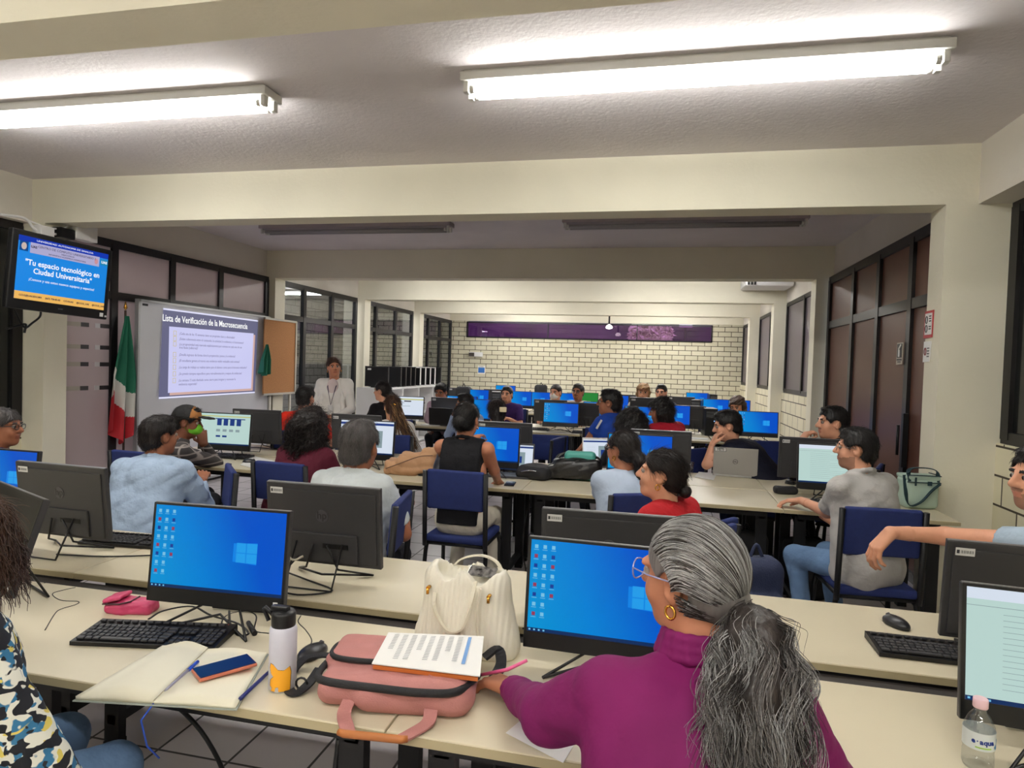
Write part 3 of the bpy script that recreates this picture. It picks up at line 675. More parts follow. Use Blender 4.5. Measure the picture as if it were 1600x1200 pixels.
# shelf unit with stored computers
sh = empty('storage_shelf', (-5.0, 12.5, 0), 0, 'white open shelf unit along the left glazing', 'shelf')
q0 = 10.9-12.5; q1 = 14.3-12.5; ZS = 1.16
for k, z in enumerate((.05, .62, ZS)): MB().b2((-.3, q0, z-.03), (.25, q1, z)).build('shelf_board', WHITE, sh)
for k in range(5):
    y = q0+(q1-q0)*k/4; MB().b2((-.3, y-.015, 0), (.25, y+.015, ZS)).build('upright', WHITE, sh)
MB().b2((-.3, q0, 0), (-.28, q1, ZS)).build('back_panel', mat('shelf_grey', rgb(170, 170, 172), .6), sh)
# ---------------------------------------------------------------- monitors
def desk_mat(name, shift=0.0):
    if name in MATS: return MATS[name]
    m = bpy.data.materials.new(name); m.use_nodes = True; nt = m.node_tree; b = nt.nodes['Principled BSDF']
    b.inputs['Base Color'].default_value = (0, .01, .02, 1); b.inputs['Roughness'].default_value = .4; b.inputs['Specular IOR Level'].default_value = .12
    tc = nt.nodes.new('ShaderNodeTexCoord'); sp = nt.nodes.new('ShaderNodeSeparateXYZ'); nt.links.new(tc.outputs['Object'], sp.inputs[0])
    mr = nt.nodes.new('ShaderNodeMapRange'); mr.inputs[1].default_value = -.24; mr.inputs[2].default_value = .24; nt.links.new(sp.outputs['X'], mr.inputs[0])
    cr = nt.nodes.new('ShaderNodeValToRGB'); e = cr.color_ramp.elements
    e[0].position = 0; e[0].color = (*rgb(0, 152, 212), 1); e[1].position = 1; e[1].color = (*rgb(0, 78, 200), 1)
    q = cr.color_ramp.elements.new(.55); q.color = (*rgb(0, 126, 212), 1)
    ad = nt.nodes.new('ShaderNodeMath'); ad.operation = 'MULTIPLY_ADD'; ad.inputs[1].default_value = .9; nt.links.new(sp.outputs['Z'], ad.inputs[0]); nt.links.new(mr.outputs[0], ad.inputs[2])
    nt.links.new(ad.outputs[0], cr.inputs[0]); nt.links.new(cr.outputs[0], b.inputs['Emission Color']); b.inputs['Emission Strength'].default_value = .95
    MATS[name] = m; return m
DESK = desk_mat('desktop_wallpaper')
LOGO = emis('logo_light_blue', rgb(34, 158, 236), .95); BEAM = emis('logo_beam', rgb(6, 132, 230), .95)
TASK = emis('taskbar', rgb(10, 46, 96), .9); ICW = emis('icon_white', rgb(120, 196, 232), .9); ICB = emis('icon_navy', rgb(24, 60, 150), .9); ICR = emis('icon_red', rgb(150, 60, 90), .9)
DOC = emis('document_mint', rgb(186, 214, 208), .95); DOCL = emis('document_line', rgb(140, 160, 165), .9); DOCB = emis('document_blue', rgb(30, 60, 130), .9); DOCY = emis('document_yellow', rgb(196, 196, 110), .9)
WEB = emis('page_white', rgb(216, 226, 240), .95)
SCRW, SCRH = .478, .272
def screen_content(parent, kind, detail=2, y=-.0125, w=SCRW, h=SCRH, zc=0.0, rot=0):
    """kind: desktop, document, browser, page; returns the screen"""
    base = {'desktop': DESK, 'document': DOC, 'browser': DOC, 'page': WEB, 'off': mat('screen_off', rgb(6, 6, 8), .3, spec=.2), 'green': emis('green_wallpaper', rgb(40, 150, 60), .7), 'white': WEB}[kind]
    g = MB(); g.quad([(-w/2, y, zc-h/2), (w/2, y, zc-h/2), (w/2, y, zc+h/2), (-w/2, y, zc+h/2)]); s = g.build('screen', base, parent)
    def R(g, u0, v0, u1, v1, mi=0, k=1): g.quad([(-w/2+w*u0, y-.0004*k, zc-h/2+h*v0), (-w/2+w*u1, y-.0004*k, zc-h/2+h*v0), (-w/2+w*u1, y-.0004*k, zc-h/2+h*v1), (-w/2+w*u0, y-.0004*k, zc-h/2+h*v1)], mi)
    if kind in ('off', 'green'): return s
    g = MB(); R(g, 0, 0, 1, .04, 0); 
    if detail > 1:
        for k in range(4): R(g, .01+k*.03, .012, .022+k*.03, .03, 1, 2)
    g.build('taskbar', [TASK, ICW], s)
    if kind == 'desktop':
        g = MB()
        g.quad([(-w/2+w*.62, y-.0003, zc-h/2+h*.38), (-w/2+w*.80, y-.0003, zc-h/2+h*.36), (-w/2+w*.80, y-.0003, zc-h/2+h*.62), (-w/2+w*.62, y-.0003, zc-h/2+h*.60)], 1)
        for a, c in ((.645, .715), (.722, .80)):
            for b_, d in ((.375, .485), (.495, .61)): R(g, a, b_, c, d, 0, 2)
        g.build('wallpaper_logo', [LOGO, BEAM], s)
        if detail:
            g = MB(); random.seed(3)
            for r_ in range(8):
                for c_ in range(3):
                    if c_ == 2 and r_ > 5: continue
                    u = .035+c_*.055; v = .93-r_*.105; R(g, u-.011, v-.022, u+.011, v+.018, [0, 1, 2][(r_*2+c_*(r_ % 3)) % 3], 1)
                    if detail > 1: R(g, u-.016, v-.04, u+.016, v-.034, 0, 1)
            g.build('desktop_icons', [ICW, ICB, ICR], s)
    elif kind == 'document':
        g = MB(); R(g, 0, .9, 1, 1, 0); R(g, 0, .84, 1, .845, 1, 2)
        for k in range(14): R(g, .16, .78-k*.05, .16+(.5 if k % 4 else .28), .784-k*.05, 1, 2)
        R(g, .86, .05, 1, .95, 2, 3); R(g, .88, .7, .97, .74, 0, 4)
        g.build('document_text', [WEB, DOCL, DOCB], s)
    elif kind == 'browser':
        g = MB(); R(g, 0, .9, 1, .93, 0); R(g, .3, .82, .9, .85, 1, 2)
        for k in range(4): R(g, .34+k*.13, .62, .43+k*.13, .82, 1, 3); 
        for k in range(4): R(g, .33+k*.13, .42, .41+k*.13, .5, 2, 2)
        for k in range(2): R(g, .33+k*.13, .24, .42+k*.13, .3, 1, 2)
        g.build('page_graphics', [DOCY, DOCB, DOCL], s)
    elif kind == 'page':
        g = MB(); R(g, 0, .88, 1, .95, 0); R(g, .5, .2, .8, .72, 1, 1); R(g, .58, .28, .72, .55, 0, 2); R(g, .58, .62, .8, .64, 1, 2)
        for k in range(6): R(g, .1, .7-k*.07, .4, .705-k*.07, 1, 2)
        g.build('page_graphics', [DOCB, DOCL], s)
    elif kind == 'white':
        g = MB(); R(g, 0, .84, 1, .9, 0); R(g, .4, .74, .62, .8, 1, 2); R(g, .35, .5, .6, .52, 2, 2)
        g.build('page_graphics', [DOCY, mat('dark_brown', rgb(60, 45, 40), .6), DOCL], s)
    return s
DLOGO = mat('logo_dark_gloss', rgb(20, 20, 23), .25); LLOGO = mat('logo_grey', rgb(66, 66, 70), .4)
def monitor(x, y, face=0.0, kind='desktop', label='', detail=1, z0=TZ, tilt=.0, group=None, sticker=True, zoff=.065):
    """face 0: the screen looks toward -y"""
    t = empty('computer_monitor', (x, y, z0), face, label, 'monitor', group)
    W, H = .50, .33
    tilt = tilt or .10
    g = MB(); g.box((0, 0, zoff+H/2), (W, .022, H), bevel=.004)
    g.box((0, .0125, zoff+H/2-.005), (W*.93, .008, H*.88), bevel=.003); g.box((0, .020, zoff+.075), (W*.62, .012, .12), bevel=.005)
    hs = g.build('housing', GREYP, t)
    g = MB(); g.box((0, 0, zoff+H+.0004), (W*.985, .012, .002)); g.build('top_trim', mat('trim_silver', rgb(130, 130, 134), .35, .4), t)
    g = MB(); g.box((0, -.0112, zoff+.0255), (W-.004, .0015, .048)); 
    g.box((0, -.0112, zoff+H-.004), (W-.004, .0015, .007)); g.box((-W/2+.006, -.0112, zoff+H/2), (.009, .0015, H-.006)); g.box((W/2-.006, -.0112, zoff+H/2), (.009, .0015, H-.006))
    g.build('bezel', BLK, t)
    s = screen_content(t, kind, detail, zc=zoff+.05+SCRH/2)
    g = MB()   # bent wire stand: two front feet and a loop behind
    for s_ in (-1, 1):
        g.tube([(s_*.03, .04, zoff+.09), (s_*.07, .02, zoff-.01), (s_*.17, -.10, .006)], .0045, 6)
    g.tube([(-.1, .045, zoff+.1), (-.1, .13, .006), (.1, .13, .006), (.1, .045, zoff+.1)], .0045, 6)
    g.tube([(-.17, -.10, .006), (0, .02, .03), (.17, -.10, .006)], .0045, 6)
    g.build('stand', BLK, t)
    if detail:
        if sticker:
            g = MB(); g.box((W/2-.05, .0172, zoff+H-.032), (.055, .0015, .026), bevel=.0006); st = g.build('asset_sticker', STICK, t)
            st.location = (0, 0.0, 0)
            g = MB()
            for k in range(14): g.box((W/2-.072+k*.0026, .0181, zoff+H-.032), (.0008+.0008*(k % 3 == 0), .0004, .01))
            g.box((W/2-.03, .0181, zoff+H-.032), (.008, .0004, .012)); g.build('barcode', INK, st)
        if detail > 1:
            g = MB(); g.prism([(.026*math.cos(k), .026*math.sin(k)) for k in np.linspace(0, 2*PI, 32, endpoint=False)], .0255, .0275, fn=lambda a, b, c: (a+.0, c-.0085, b+zoff+H*.62)); lg = g.build('emblem', LLOGO, t)
            text(lg, 'hp', .044, (0, .0193, zoff+H*.625), mat('logo_cut', rgb(30, 30, 33), .4), rot=(PI/2, 0, PI), ext=.0004, bold=.0004)
            g = MB(); g.box((-.06, .0265, zoff+.085), (.11, .003, .02)); g.build('port_strip', BLK, t)
            g = MB(); g.box((W/2-.03, -.0125, zoff+.025), (.016, .001, .02)); g.build('window_sticker', STICK, t)
    Rt = Matrix.Rotation(-tilt, 4, 'X'); pv = Matrix.Translation((0, .02, zoff+.08))
    for ch in t.children:
        if not ch.name.startswith('stand'): ch.matrix_local = pv @ Rt @ pv.inverted() @ ch.matrix_local
    return t
def mon_px(px, py, Y, **k):
    p = at(px, py, Y=Y); return monitor(p[0], p[1], **k)
# nearest row, screens toward us
m1 = monitor(-1.41, 1.9, .05, 'desktop', 'monitor showing a blue desktop left of the white tumbler, nearest row', 2)
m2 = monitor(-.12, 1.93, -.03, 'desktop', 'monitor with blue desktop in front of the grey haired woman', 2, zoff=.048)
m3 = monitor(1.0, 1.78, -.10, 'document', 'monitor with pale green document at the right edge, nearest row', 2)
m0 = monitor(-2.28, 1.86, -.42, 'off', 'switched off monitor turned sideways beside the woman in patterned blouse', 2, tilt=.3)
# second row, backs toward us
mb1 = monitor(-2.58, 2.42, PI-.04, 'off', 'back of a dark monitor at the far left of the second row', 2)
mb2 = monitor(-1.30, 2.42, PI+.0, 'off', 'back of a dark monitor with white cable before the pale shirt man', 2)
mb3 = monitor(-.155, 2.42, PI+.02, 'off', 'back of a dark monitor peeking over the blue desktop before the woman in red', 2, zoff=.045)
mb4 = monitor(1.19, 2.4, PI-.06, 'off', 'back of a dark monitor under the outstretched arm at the right', 2, zoff=.045)
monitor(-3.42, 2.8, .0, 'desktop', 'monitor at the left edge of the picture beside the man in navy shirt', 1, z0=TZ-.03)
def mon_top(px, py, Y, kind, label, face=0.0, detail=1, half=.25, group=None, side='c'):
    p = at(px, py, Y=Y); x = p[0]+{'c': 0, 'r': -half, 'l': half}[side]
    return monitor(x, p[1], face, kind, label, detail, group=group)
mon_top(391, 648, 5.08, 'browser', 'monitor with a pale web page before the man in cap', side='r', face=.06)
mon_top(440, 640, 5.62, 'off', 'back of the dark monitor right of the capped man screen', side='r', face=PI+.05)
mon_top(617, 658, 5.1, 'page', 'monitor with a white web page in front of the pale shirt man', side='r')
mon_top(598, 648, 5.62, 'off', 'back of the dark monitor just behind the white web page monitor', side='r', face=PI)
mon_top(813, 668, 5.12, 'desktop', 'monitor with blue desktop right of the woman in black sleeveless top', side='r')
mon_top(833, 659, 5.62, 'off', 'dark back of a monitor behind the sleeveless woman screen', side='r', face=PI)
mon_top(1053, 678, 5.12, 'desktop', 'monitor with blue desktop before the woman with ponytail and glasses', side='r')
mon_top(1081, 676, 5.6, 'off', 'dark back of a monitor behind the ponytail woman screen', side='r', face=PI)
mon_top(1247, 690, 5.1, 'document', 'monitor with a pale document in front of the bearded man in grey polo', side='l')
mon_top(1217, 683, 5.6, 'off', 'dark back of a monitor just left of the grey polo man screen', side='l', face=PI)
# further rows
p = at(636, 640, Y=8.95); monitor(p[0], 8.95, .1, 'white', 'monitor with a white page beside the woman in black tee', 1)
far = [(757, 650, 9.0, 'b', 'monitor with blue desktop left of the man in purple'), (722, 608, 9.7, 'b', 'monitor with blue desktop behind the profile man in light blue'),
 (877, 627, 9.0, 'b', 'monitor with blue desktop in front of the man in white shirt'), (1185, 640, 8.98, 'b', 'monitor with blue desktop beside the right hand brick pier'),
 (1005, 634, 8.98, 'b', 'monitor with blue desktop behind the round black hair'), (938, 616, 9.68, 'b', 'monitor with blue desktop just left of the big man in blue polo'),
 (812, 604, 12.4, 'b', 'monitor with blue desktop beyond the man in purple'), (840, 612, 12.4, 'b', 'monitor with blue desktop left of the masked woman'),
 (884, 604, 12.4, 'b', 'monitor with blue desktop between the masked woman and the man in white'), (745, 602, 12.4, 'b', 'monitor with blue desktop at the left of the seventh row'),
 (1052, 617, 9.68, 'b', 'monitor with blue desktop right of the half hidden man'), (1117, 612, 12.4, 'b', 'monitor with blue desktop near the grey tower on the right'),
 (962, 606, 12.4, 'b', 'monitor with blue desktop behind the big man in blue polo'), (916, 600, 13.1, 'g', 'monitor with green picture behind the man in glasses'),
 (1090, 609, 15.6, 'b', 'monitor with blue desktop in the last row before the brick wall'), (790, 600, 15.6, 'b', 'monitor with blue desktop in the last row, left part'),
 (1150, 624, 12.4, 'b', 'monitor with blue desktop behind the curly haired person')]
for px, py, Y, k, lb in far:
    p = at(px, py, Y=Y); monitor(p[0], Y, random.uniform(-.08, .08), 'desktop' if k == 'b' else 'green', lb, 1 if Y < 10 else 0, sticker=False)
farb = [(700, 618, 9.1, 'back of a dark monitor behind the mauve shirt man'), (910, 618, 9.3, 'back of a dark monitor right of the screen before the man in white'), (1013, 616, 9.4, 'back of a dark monitor hiding the blond woman'),
 (1075, 640, 9.75, 'back of a dark monitor behind the man in red shirt'), (860, 640, 9.75, 'back of a dark monitor under the masked woman'), (775, 614, 12.9, 'back of a dark monitor left of the purple shirt man'),
 (1065, 612, 12.9, 'back of a dark monitor near the brick wall, right half'), (985, 612, 12.9, 'back of a dark monitor near the brick wall, middle'), (720, 606, 12.9, 'back of a dark monitor near the storage shelf')]
for px, py, Y, lb in farb:
    p = at(px, py, Y=Y); m = monitor(p[0], Y, PI+random.uniform(-.06, .06), 'off', lb, 1, zoff=.17 if px == 1013 else .065)
# tower computers
def tower(x, y, z, face, label, lit=True):
    t = empty('tower_computer', (x, y, z), face, label, 'computer')
    MB().b2((-.085, -.2, 0), (.085, .2, .38), .008).build('case', mat('tower_black', rgb(26, 27, 30), .4), t)
    MB().b2((-.08, -.212, .02), (.08, -.2, .36), .004).build('front_panel', BLK, t); MB().b2((-.07, -.216, .26), (.07, -.212, .3)).b2((-.07, -.216, .31), (.07, -.212, .34)).build('drive_slot', mat('slot_grey', rgb(70, 72, 76), .4), t)
    MB().b2((.03, -.216, .2), (.045, -.212, .215)).build('power_light', emis('power_white', rgb(150, 190, 240), 1.2), t)
for px, Y, lb in [(1090, 12.3, 'black tower computer standing on the row behind the red shirt man'), (1109, 9.7, 'black tower computer beside the curly haired person'), (775, 12.3, 'black tower computer left of the purple shirt man'), (955, 13.2, 'black tower computer in front of the brick wall'), (892, 13.1, 'black tower computer behind the masked woman'), (1112, 15.5, 'black tower computer in the last row at the right')]:
    p = at(px, 630, Y=Y); tower(p[0], Y, TZ, random.uniform(-.3, .3), lb)
# stored machines on the shelf
shl = ['first stored black monitor on the shelf, nearest to us', 'stored black monitor on the shelf, standing second', 'stored black monitor on the shelf, third in line', 'stored black monitor on the shelf, fourth in line', 'stored black monitor on the shelf, fifth in line',
       'stored computer with white edge, first of the white ones', 'stored computer with white edge, second of the white ones', 'stored computer with white edge, third of the white ones', 'stored computer with white edge, last of the white ones', 'last stored black machine at the shelf end']
def stored(y, lb, wh):
    t = empty('stored_monitor', (-5.02, y, ZS), 0, lb, 'monitor', 'stored machines on the shelf')
    g = MB(); g.b2((-.22, -.03, .02), (.22, .03, .38), .01); g.b2((-.1, -.06, 0), (.1, .06, .02)); g.build('housing', BLK, t)
    g = MB()
    for lo, hi in [((-.23, -.035, .37), (.23, .0, .39)), ((-.23, -.035, .02), (-.215, 0, .39)), ((.215, -.035, .02), (.23, 0, .39))]: g.b2(lo, hi)
    g.build('edge_trim', WHITE if wh else mat('edge_dark', rgb(40, 40, 42), .4), t)
    if not wh and y < 11.4: MB().b2((-.18, -.034, .32), (-.11, -.031, .35)).build('sticker', STICK, t)
for k, (y, wh) in enumerate([(11.15, 0), (11.75, 0), (12.0, 0), (12.25, 0), (12.5, 0), (12.8, 1), (13.1, 1), (13.4, 1), (13.7, 1), (14.1, 0)]): stored(y, shl[k], wh)
for (x, y, z, lb) in [(-4.95, 13.0, .65, 'blue cap stored inside the shelf'), (-4.95, 13.55, .65, 'dark helmet like bundle inside the shelf')]:
    P_, F_ = ball((0, 0, .09), (.12, .12, .12)); o = sobj('stored_bundle', [(P_, F_)], mat('bundle_navy' if 'blue' in lb else 'bundle_black', rgb(30, 44, 90) if 'blue' in lb else rgb(20, 20, 22), .8)); o.location = (x, y, z+.03); tag(o, lb, 'bundle')

# ---------------------------------------------------------------- chairs
def make_chair():
    t = empty('office_chair', (0, 0, 0))
    # local: sitter faces +y, chair back at -y
    g = MB(); g.box((0, .0, .455), (.42, .42, .05), bevel=.02, seg=3); g.build('seat', BLUEF, t, True)
    g = MB(); g.box((0, -.215, .795), (.40, .035, .27), bevel=.016, seg=3, rot=Matrix.Rotation(.08, 3, 'X')); g.build('backrest', BLUEF, t, True)
    for s in (-1, 1): MB().tube([(s*.215, -.235, .92), (s*.215, -.205, .45), (s*.215, -.2, .40)], .017, 8).build('back_post', BLACKM, t)
    for s in (-1, 1):
        for q, sy in ((-.24, -.18), (.2, .17)):
            g = MB(); g.tube([(s*.205, sy, .43), (s*.215, sy+(.0 if sy < 0 else .015), .36), (s*.22, q, .0)], .015, 8); g.build('leg', BLACKM, t)
    g = MB()
    for s in (-1, 1): g.tube([(s*.205, -.19, .425), (s*.205, .19, .425)], .014, 6)
    for sy in (-.19, .19): g.tube([(-.205, sy, .42), (.205, sy, .42)], .014, 6)
    g.build('seat_frame', BLACKM, t); MB().tube([(-.215, -.21, .14), (.215, -.21, .14)], .012, 6).build('stretcher', BLACKM, t)
    return t
chair0 = make_chair(); chair_used = [False]
def chair(x, y, yaw, label, group=None):
    if not chair_used[0]: r = chair0; chair_used[0] = True
    else:
        r = chair0.copy(); COL.objects.link(r)
        for ch in chair0.children:
            c = ch.copy(); COL.objects.link(c); c.parent = r
    r.location = (x, y, 0); r.rotation_euler = (0, 0, yaw); tag(r, label, 'chair', group or 'blue office chairs')
    return r
# ---------------------------------------------------------------- people
SKINS = {'light': rgb(206, 150, 122), 'mid': rgb(176, 118, 90), 'tan': rgb(150, 96, 70), 'dark': rgb(118, 72, 52)}
def skin_mat(k): return mat('skin_'+k, SKINS[k], .52, var=.08, vscale=14, bump=.05, bscale=160, spec=.35)
def lip_mat(k): c = SKINS[k]; return mat('lip_'+k, (c[0]*.74, c[1]*.58, c[2]*.6), .5)
def hair_mat(name, c, v=.45): return mat('hair_'+name, c, .45, var=v, vscale=26, bump=.8, bscale=60, stretch=(1, 1, .12), spec=.4, dist=.006)
HAIRS = {'black': rgb(20, 17, 17), 'dark': rgb(26, 19, 18), 'brown': rgb(64, 42, 30), 'blond': rgb(140, 104, 64), 'grey': rgb(92, 88, 84), 'salt': rgb(70, 66, 66)}
EYEW = mat('eye_white', rgb(150, 140, 134), .35); IRIS = mat('iris_dark', rgb(34, 20, 14), .2)
def cloth(name, c, v=.1, rough=.8, bump=.9, bscale=11, **k): return mat('cloth_'+name, c, rough, var=v, vscale=5, bump=bump, bscale=bscale, dist=.02, spec=.25, **k)
def folds(amp, seed=0, f=14.0):
    r = np.random.RandomState(seed); ds = r.randn(5, 3); ds /= np.linalg.norm(ds, axis=1)[:, None]; ph = r.rand(5)*6.28
    def fn(X, Y, Z):
        wx = .35*np.sin(7*Z+ph[0])+.3*np.sin(9*X+ph[1]); o = 0
        for i in range(5):
            q = np.sin(f*(1+.45*i)*(ds[i, 0]*X+ds[i, 1]*Y+ds[i, 2]*Z)+ph[i]+2.6*wx); o = o+(q if i < 2 else 1-2*np.abs(q)**.7)/(1+.35*i)
        return (amp*o*.5).astype(np.float32)
    return fn
def fuzz(P, F, name, n, ln, rad, flow, mats, parent, org, seed=1, lift=.35, m=5):
    rs = np.random.RandomState(seed); a = rs.randint(0, len(F), n); q = P[F[a]]; w_ = rs.dirichlet((1, 1, 1, 1), n); c = (q*w_[:, :, None]).sum(1)
    nr = np.cross(q[:, 2]-q[:, 0], q[:, 3]-q[:, 1]); nr /= np.linalg.norm(nr, axis=1)[:, None]+1e-9; cen_ = P.mean(0); nr *= np.sign((nr*(c-cen_)).sum(1))[:, None]
    fl = flow(c); fl = fl-nr*(fl*nr).sum(1)[:, None]; fl /= np.linalg.norm(fl, axis=1)[:, None]+1e-9; fl += rs.randn(n, 3)*.18
    tt = np.linspace(0, 1, m)[None, :, None]; L_ = (ln*rs.uniform(.5, 1.3, n))[:, None, None]
    K = c[:, None, :]+fl[:, None, :]*tt*L_+nr[:, None, :]*(np.sin(tt*PI*.8)*lift*L_*.35+.0006)
    V, G = strands(K-org, rad*rs.uniform(.7, 1.3, n)); return sobj(name, [(V, G, np.tile(np.repeat(rs.choice(len(mats), n), m-1), 3))], mats, parent)
def hand(sd, wr, d, n, left, curl=.5, s=1.0, spread=.12):
    d = d/np.linalg.norm(d); n = n-d*(n@d); n /= np.linalg.norm(n); t = np.cross(n, d)*(-1 if left else 1)
    W = lambda a, b, c: wr+s*(d*a+t*b+n*c)
    ks = .006*s
    fin = [(.086, .030, 1.0), (.090, .010, 1.1), (.087, -.010, 1.02), (.078, -.028, .82)]
    for L, o, q in fin: sd.cone(W(.0, o*.55, 0), W(L, o, 0), .017*s, .0115*s, .012*s)
    for i, (L, o, q) in enumerate(fin):
        p = W(L, o, 0); ang = curl*.55+i*.06; yaw = spread*(1.5-i)*.5
        for seg, ln, ra, rb in ((0, .043, .0098, .0088), (1, .027, .0088, .0080), (2, .022, .0080, .0066)):
            dd = (d*math.cos(yaw)+t*math.sin(yaw))*math.cos(ang)-n*math.sin(ang); e = p+dd*ln*q*s
            sd.cone(p, e, ra*s, rb*s, ks*.6); p = e; ang += curl*.75
    p = W(.022, .022, -.006); td = d*.62+t*.72-n*.3; td /= np.linalg.norm(td); e = p+td*.048*s; sd.cone(p, e, .0155*s, .0112*s, .012*s)
    td2 = d*.9+t*.30-n*.35; td2 /= np.linalg.norm(td2); e2 = e+td2*.032*s; sd.cone(e, e2, .0110*s, .0098*s, ks); sd.cone(e2, e2+td2*.024*s, .0098*s, .0075*s, ks)
def ik(sh, wr, L1, L2, hint):
    v = wr-sh; dist = float(np.linalg.norm(v)); 
    if dist > (L1+L2)*.995: v = v/dist*(L1+L2)*.995; dist = (L1+L2)*.995; wr = sh+v
    a = (L1*L1-L2*L2+dist*dist)/(2*dist); hgt = math.sqrt(max(L1*L1-a*a, 0)); u = v/dist; h = hint-u*(hint@u); h /= np.linalg.norm(h)+1e-9
    return sh+u*a+h*hgt, wr
def person(label, hc, yaw=0.0, byaw=None, pitch=0.0, roll=0.0, skin='mid', hair='black', style='short', shirt=None, sleeve='short', pants=None, lean=.12, side=0.0, girth=1.0, hs=1.0,
           L=None, R=None, handL=None, handR=None, res=.012, hres=.006, glasses=None, beard=0, mask=None, seat=True, female=False, curl=.6, collar=False, chairl=None, cyaw=None,
           cap=False, earring=False, shoes=None, stand=False, hem=None, low=True, foldamp=.004, sh_drop=.208, ncut=.0, extra=None, hipz=.56, slv=.78, sleeveless=False, fhres=None, neckrad=1.05, hairseed=1, chairoff=0.0, hip=None):
    """hc head centre; yaw of the head, byaw of the trunk (0 = facing +y, positive turns left)."""
    if byaw is None: byaw = yaw
    hc = np.array(hc, float); Rh = rotm(yaw, pitch, roll); B = rotm(byaw); bx, by, up = B[:, 0], B[:, 1], B[:, 2]
    hd = lambda a, b, c: hc+Rh @ (np.array([a, b, c])*hs)
    t = empty('person', (hc[0], hc[1], 0), 0, label, 'person')
    org = np.array([hc[0], hc[1], 0.0])
    g = girth
    neckb = hd(0, -.035, -.10)*.5+(hc-up*.150-by*.04)*.5 if not stand else hc-up*.16-by*.03
    shc = hc-up*sh_drop-by*(.05+lean*.15)+bx*side*.0
    hipc = np.array([shc[0], shc[1], hipz])-by*lean-bx*side*.1 if hip is None else np.array(hip, float)
    sw = (.162 if female else .185)*(.92+.08*g)
    chest = shc*.68+hipc*.32
    sh = {s_: shc+bx*k*sw for s_, k in (('L', -1), ('R', 1))}
    # arms
    arms = {}
    for s_, tgt, k in (('L', L, -1), ('R', R, 1)):
        if tgt is None: tgt = shc+bx*k*.16+by*.30-up*.0; tgt[2] = max(.80, shc[2]-.36) if not stand else shc[2]-.5
        elif isinstance(tgt, str) and tgt == 'hang': tgt = sh[s_]-up*.53+bx*k*.05+by*.05
        if isinstance(tgt, (tuple, list)) and len(tgt) == 2: el, wr = np.array(tgt[0], float), np.array(tgt[1], float)
        else: el, wr = ik(sh[s_], np.array(tgt, float), .29, .25, -up*1.0+bx*k*.55-by*.25)
        arms[s_] = (el, wr)
    fine = []
    # ---- body (one mesh): coarse trunk and arms, fine head, fine hands
    sd = Sdf()
    sd.cone(hipc, chest, .10*g, .09*g, .06); 
    for k in (-1, 1): sd.cone(hipc+bx*k*.07, chest+bx*k*.06, .10*g, .09*g, .05)
    sd.cone(sh['L'], sh['R'], .05, .05, .05); sd.cone(neckb-up*.03, hd(0, -.02, -.05), .056*neckrad, .052*neckrad, .03)
    for s_ in 'LR':
        el, wr = arms[s_]; sd.cone(sh[s_], el, .05*(.8+.2*g), .037*(.8+.2*g), .02); sd.cone(el, wr, .038*(.8+.2*g), .025, .015)
    cutn = hd(0, 0, -.105)
    P, F = sd.mesh(res)
    parts = [(P-org, F, 0)]
    for s_, hh in (('L', handL), ('R', handR)):
        if hh == 'none': continue
        el, wr = arms[s_]; dd = (wr-el)/np.linalg.norm(wr-el)
        if hh is None: dirv, nrm, cu = dd*.8+by*.3, up, curl
        else: dirv, nrm, cu = hh
        s1 = Sdf(); s1.cone(wr-dd*.07, wr, .031, .0245, .01); hand(s1, wr, np.array(dirv, float), np.array(nrm, float), s_ == 'L', cu, .95 if female else 1.03)
        P, F = s1.mesh(fhres or max(.0035, res*.33), pad=.01); parts.append((P-org, F, 0))
    # head
    h = Sdf(); RR = Rh
    E_ = lambda c, r, k=.02, op='u': h.ell(hd(*c), np.array(r)*hs, RR, k*hs, op)
    E_((0, -.012, .030), (.0735, .094, .086)); E_((0, .022, -.040), (.056, .066, .072), .035)
    E_((0, .058, -.092), (.026, .022, .020), .03); E_((0, .01, -.07), (.055, .055, .035), .03)
    for k in (-1, 1):
        E_((k*.034, .052, -.028), (.026, .028, .028), .025); E_((k*.030, .075, .030), (.026, .016, .010), .014)
        E_((k*.031, .094, .009), (.018, .015, .012), .012, 's')
        E_((k*.0765, -.006, -.004), (.009, .020, .031), .008); E_((k*.082, .002, .0), (.006, .010, .016), .004, 's')
    h.cone(hd(0, .086, .020), hd(0, .106, -.018), .008*hs, .0135*hs, .014*hs); E_((-.011, .092, -.022), (.009, .010, .008), .008); E_((.011, .092, -.022), (.009, .010, .008), .008)
    E_((0, .081, -.050), (.022, .014, .0065), .008); E_((0, .079, -.061), (.019, .014, .0075), .008); E_((0, .098, -.0555), (.026, .008, .0012), .003, 's')
    h.cone(hd(0, -.025, -.05), neckb, .055*neckrad*hs, .056*neckrad, .03)
    P, F = h.mesh(hres, pad=.015)
    C = P[F].mean(1); q = ((C-hc) @ Rh)/hs; mi = np.zeros(len(F), int)
    lips = (np.abs(q[:, 0]) < .023) & (q[:, 1] > .078) & (q[:, 2] < -.0435) & (q[:, 2] > -.067); mi[lips] = 1
    br = (np.abs(q[:, 0]) > .012) & (np.abs(q[:, 0]) < .05) & (q[:, 1] > .06) & (np.abs(q[:, 2]-.031+.10*np.maximum(0, np.abs(q[:, 0])-.032)) < (.0045 if female else .006)); mi[br] = 2
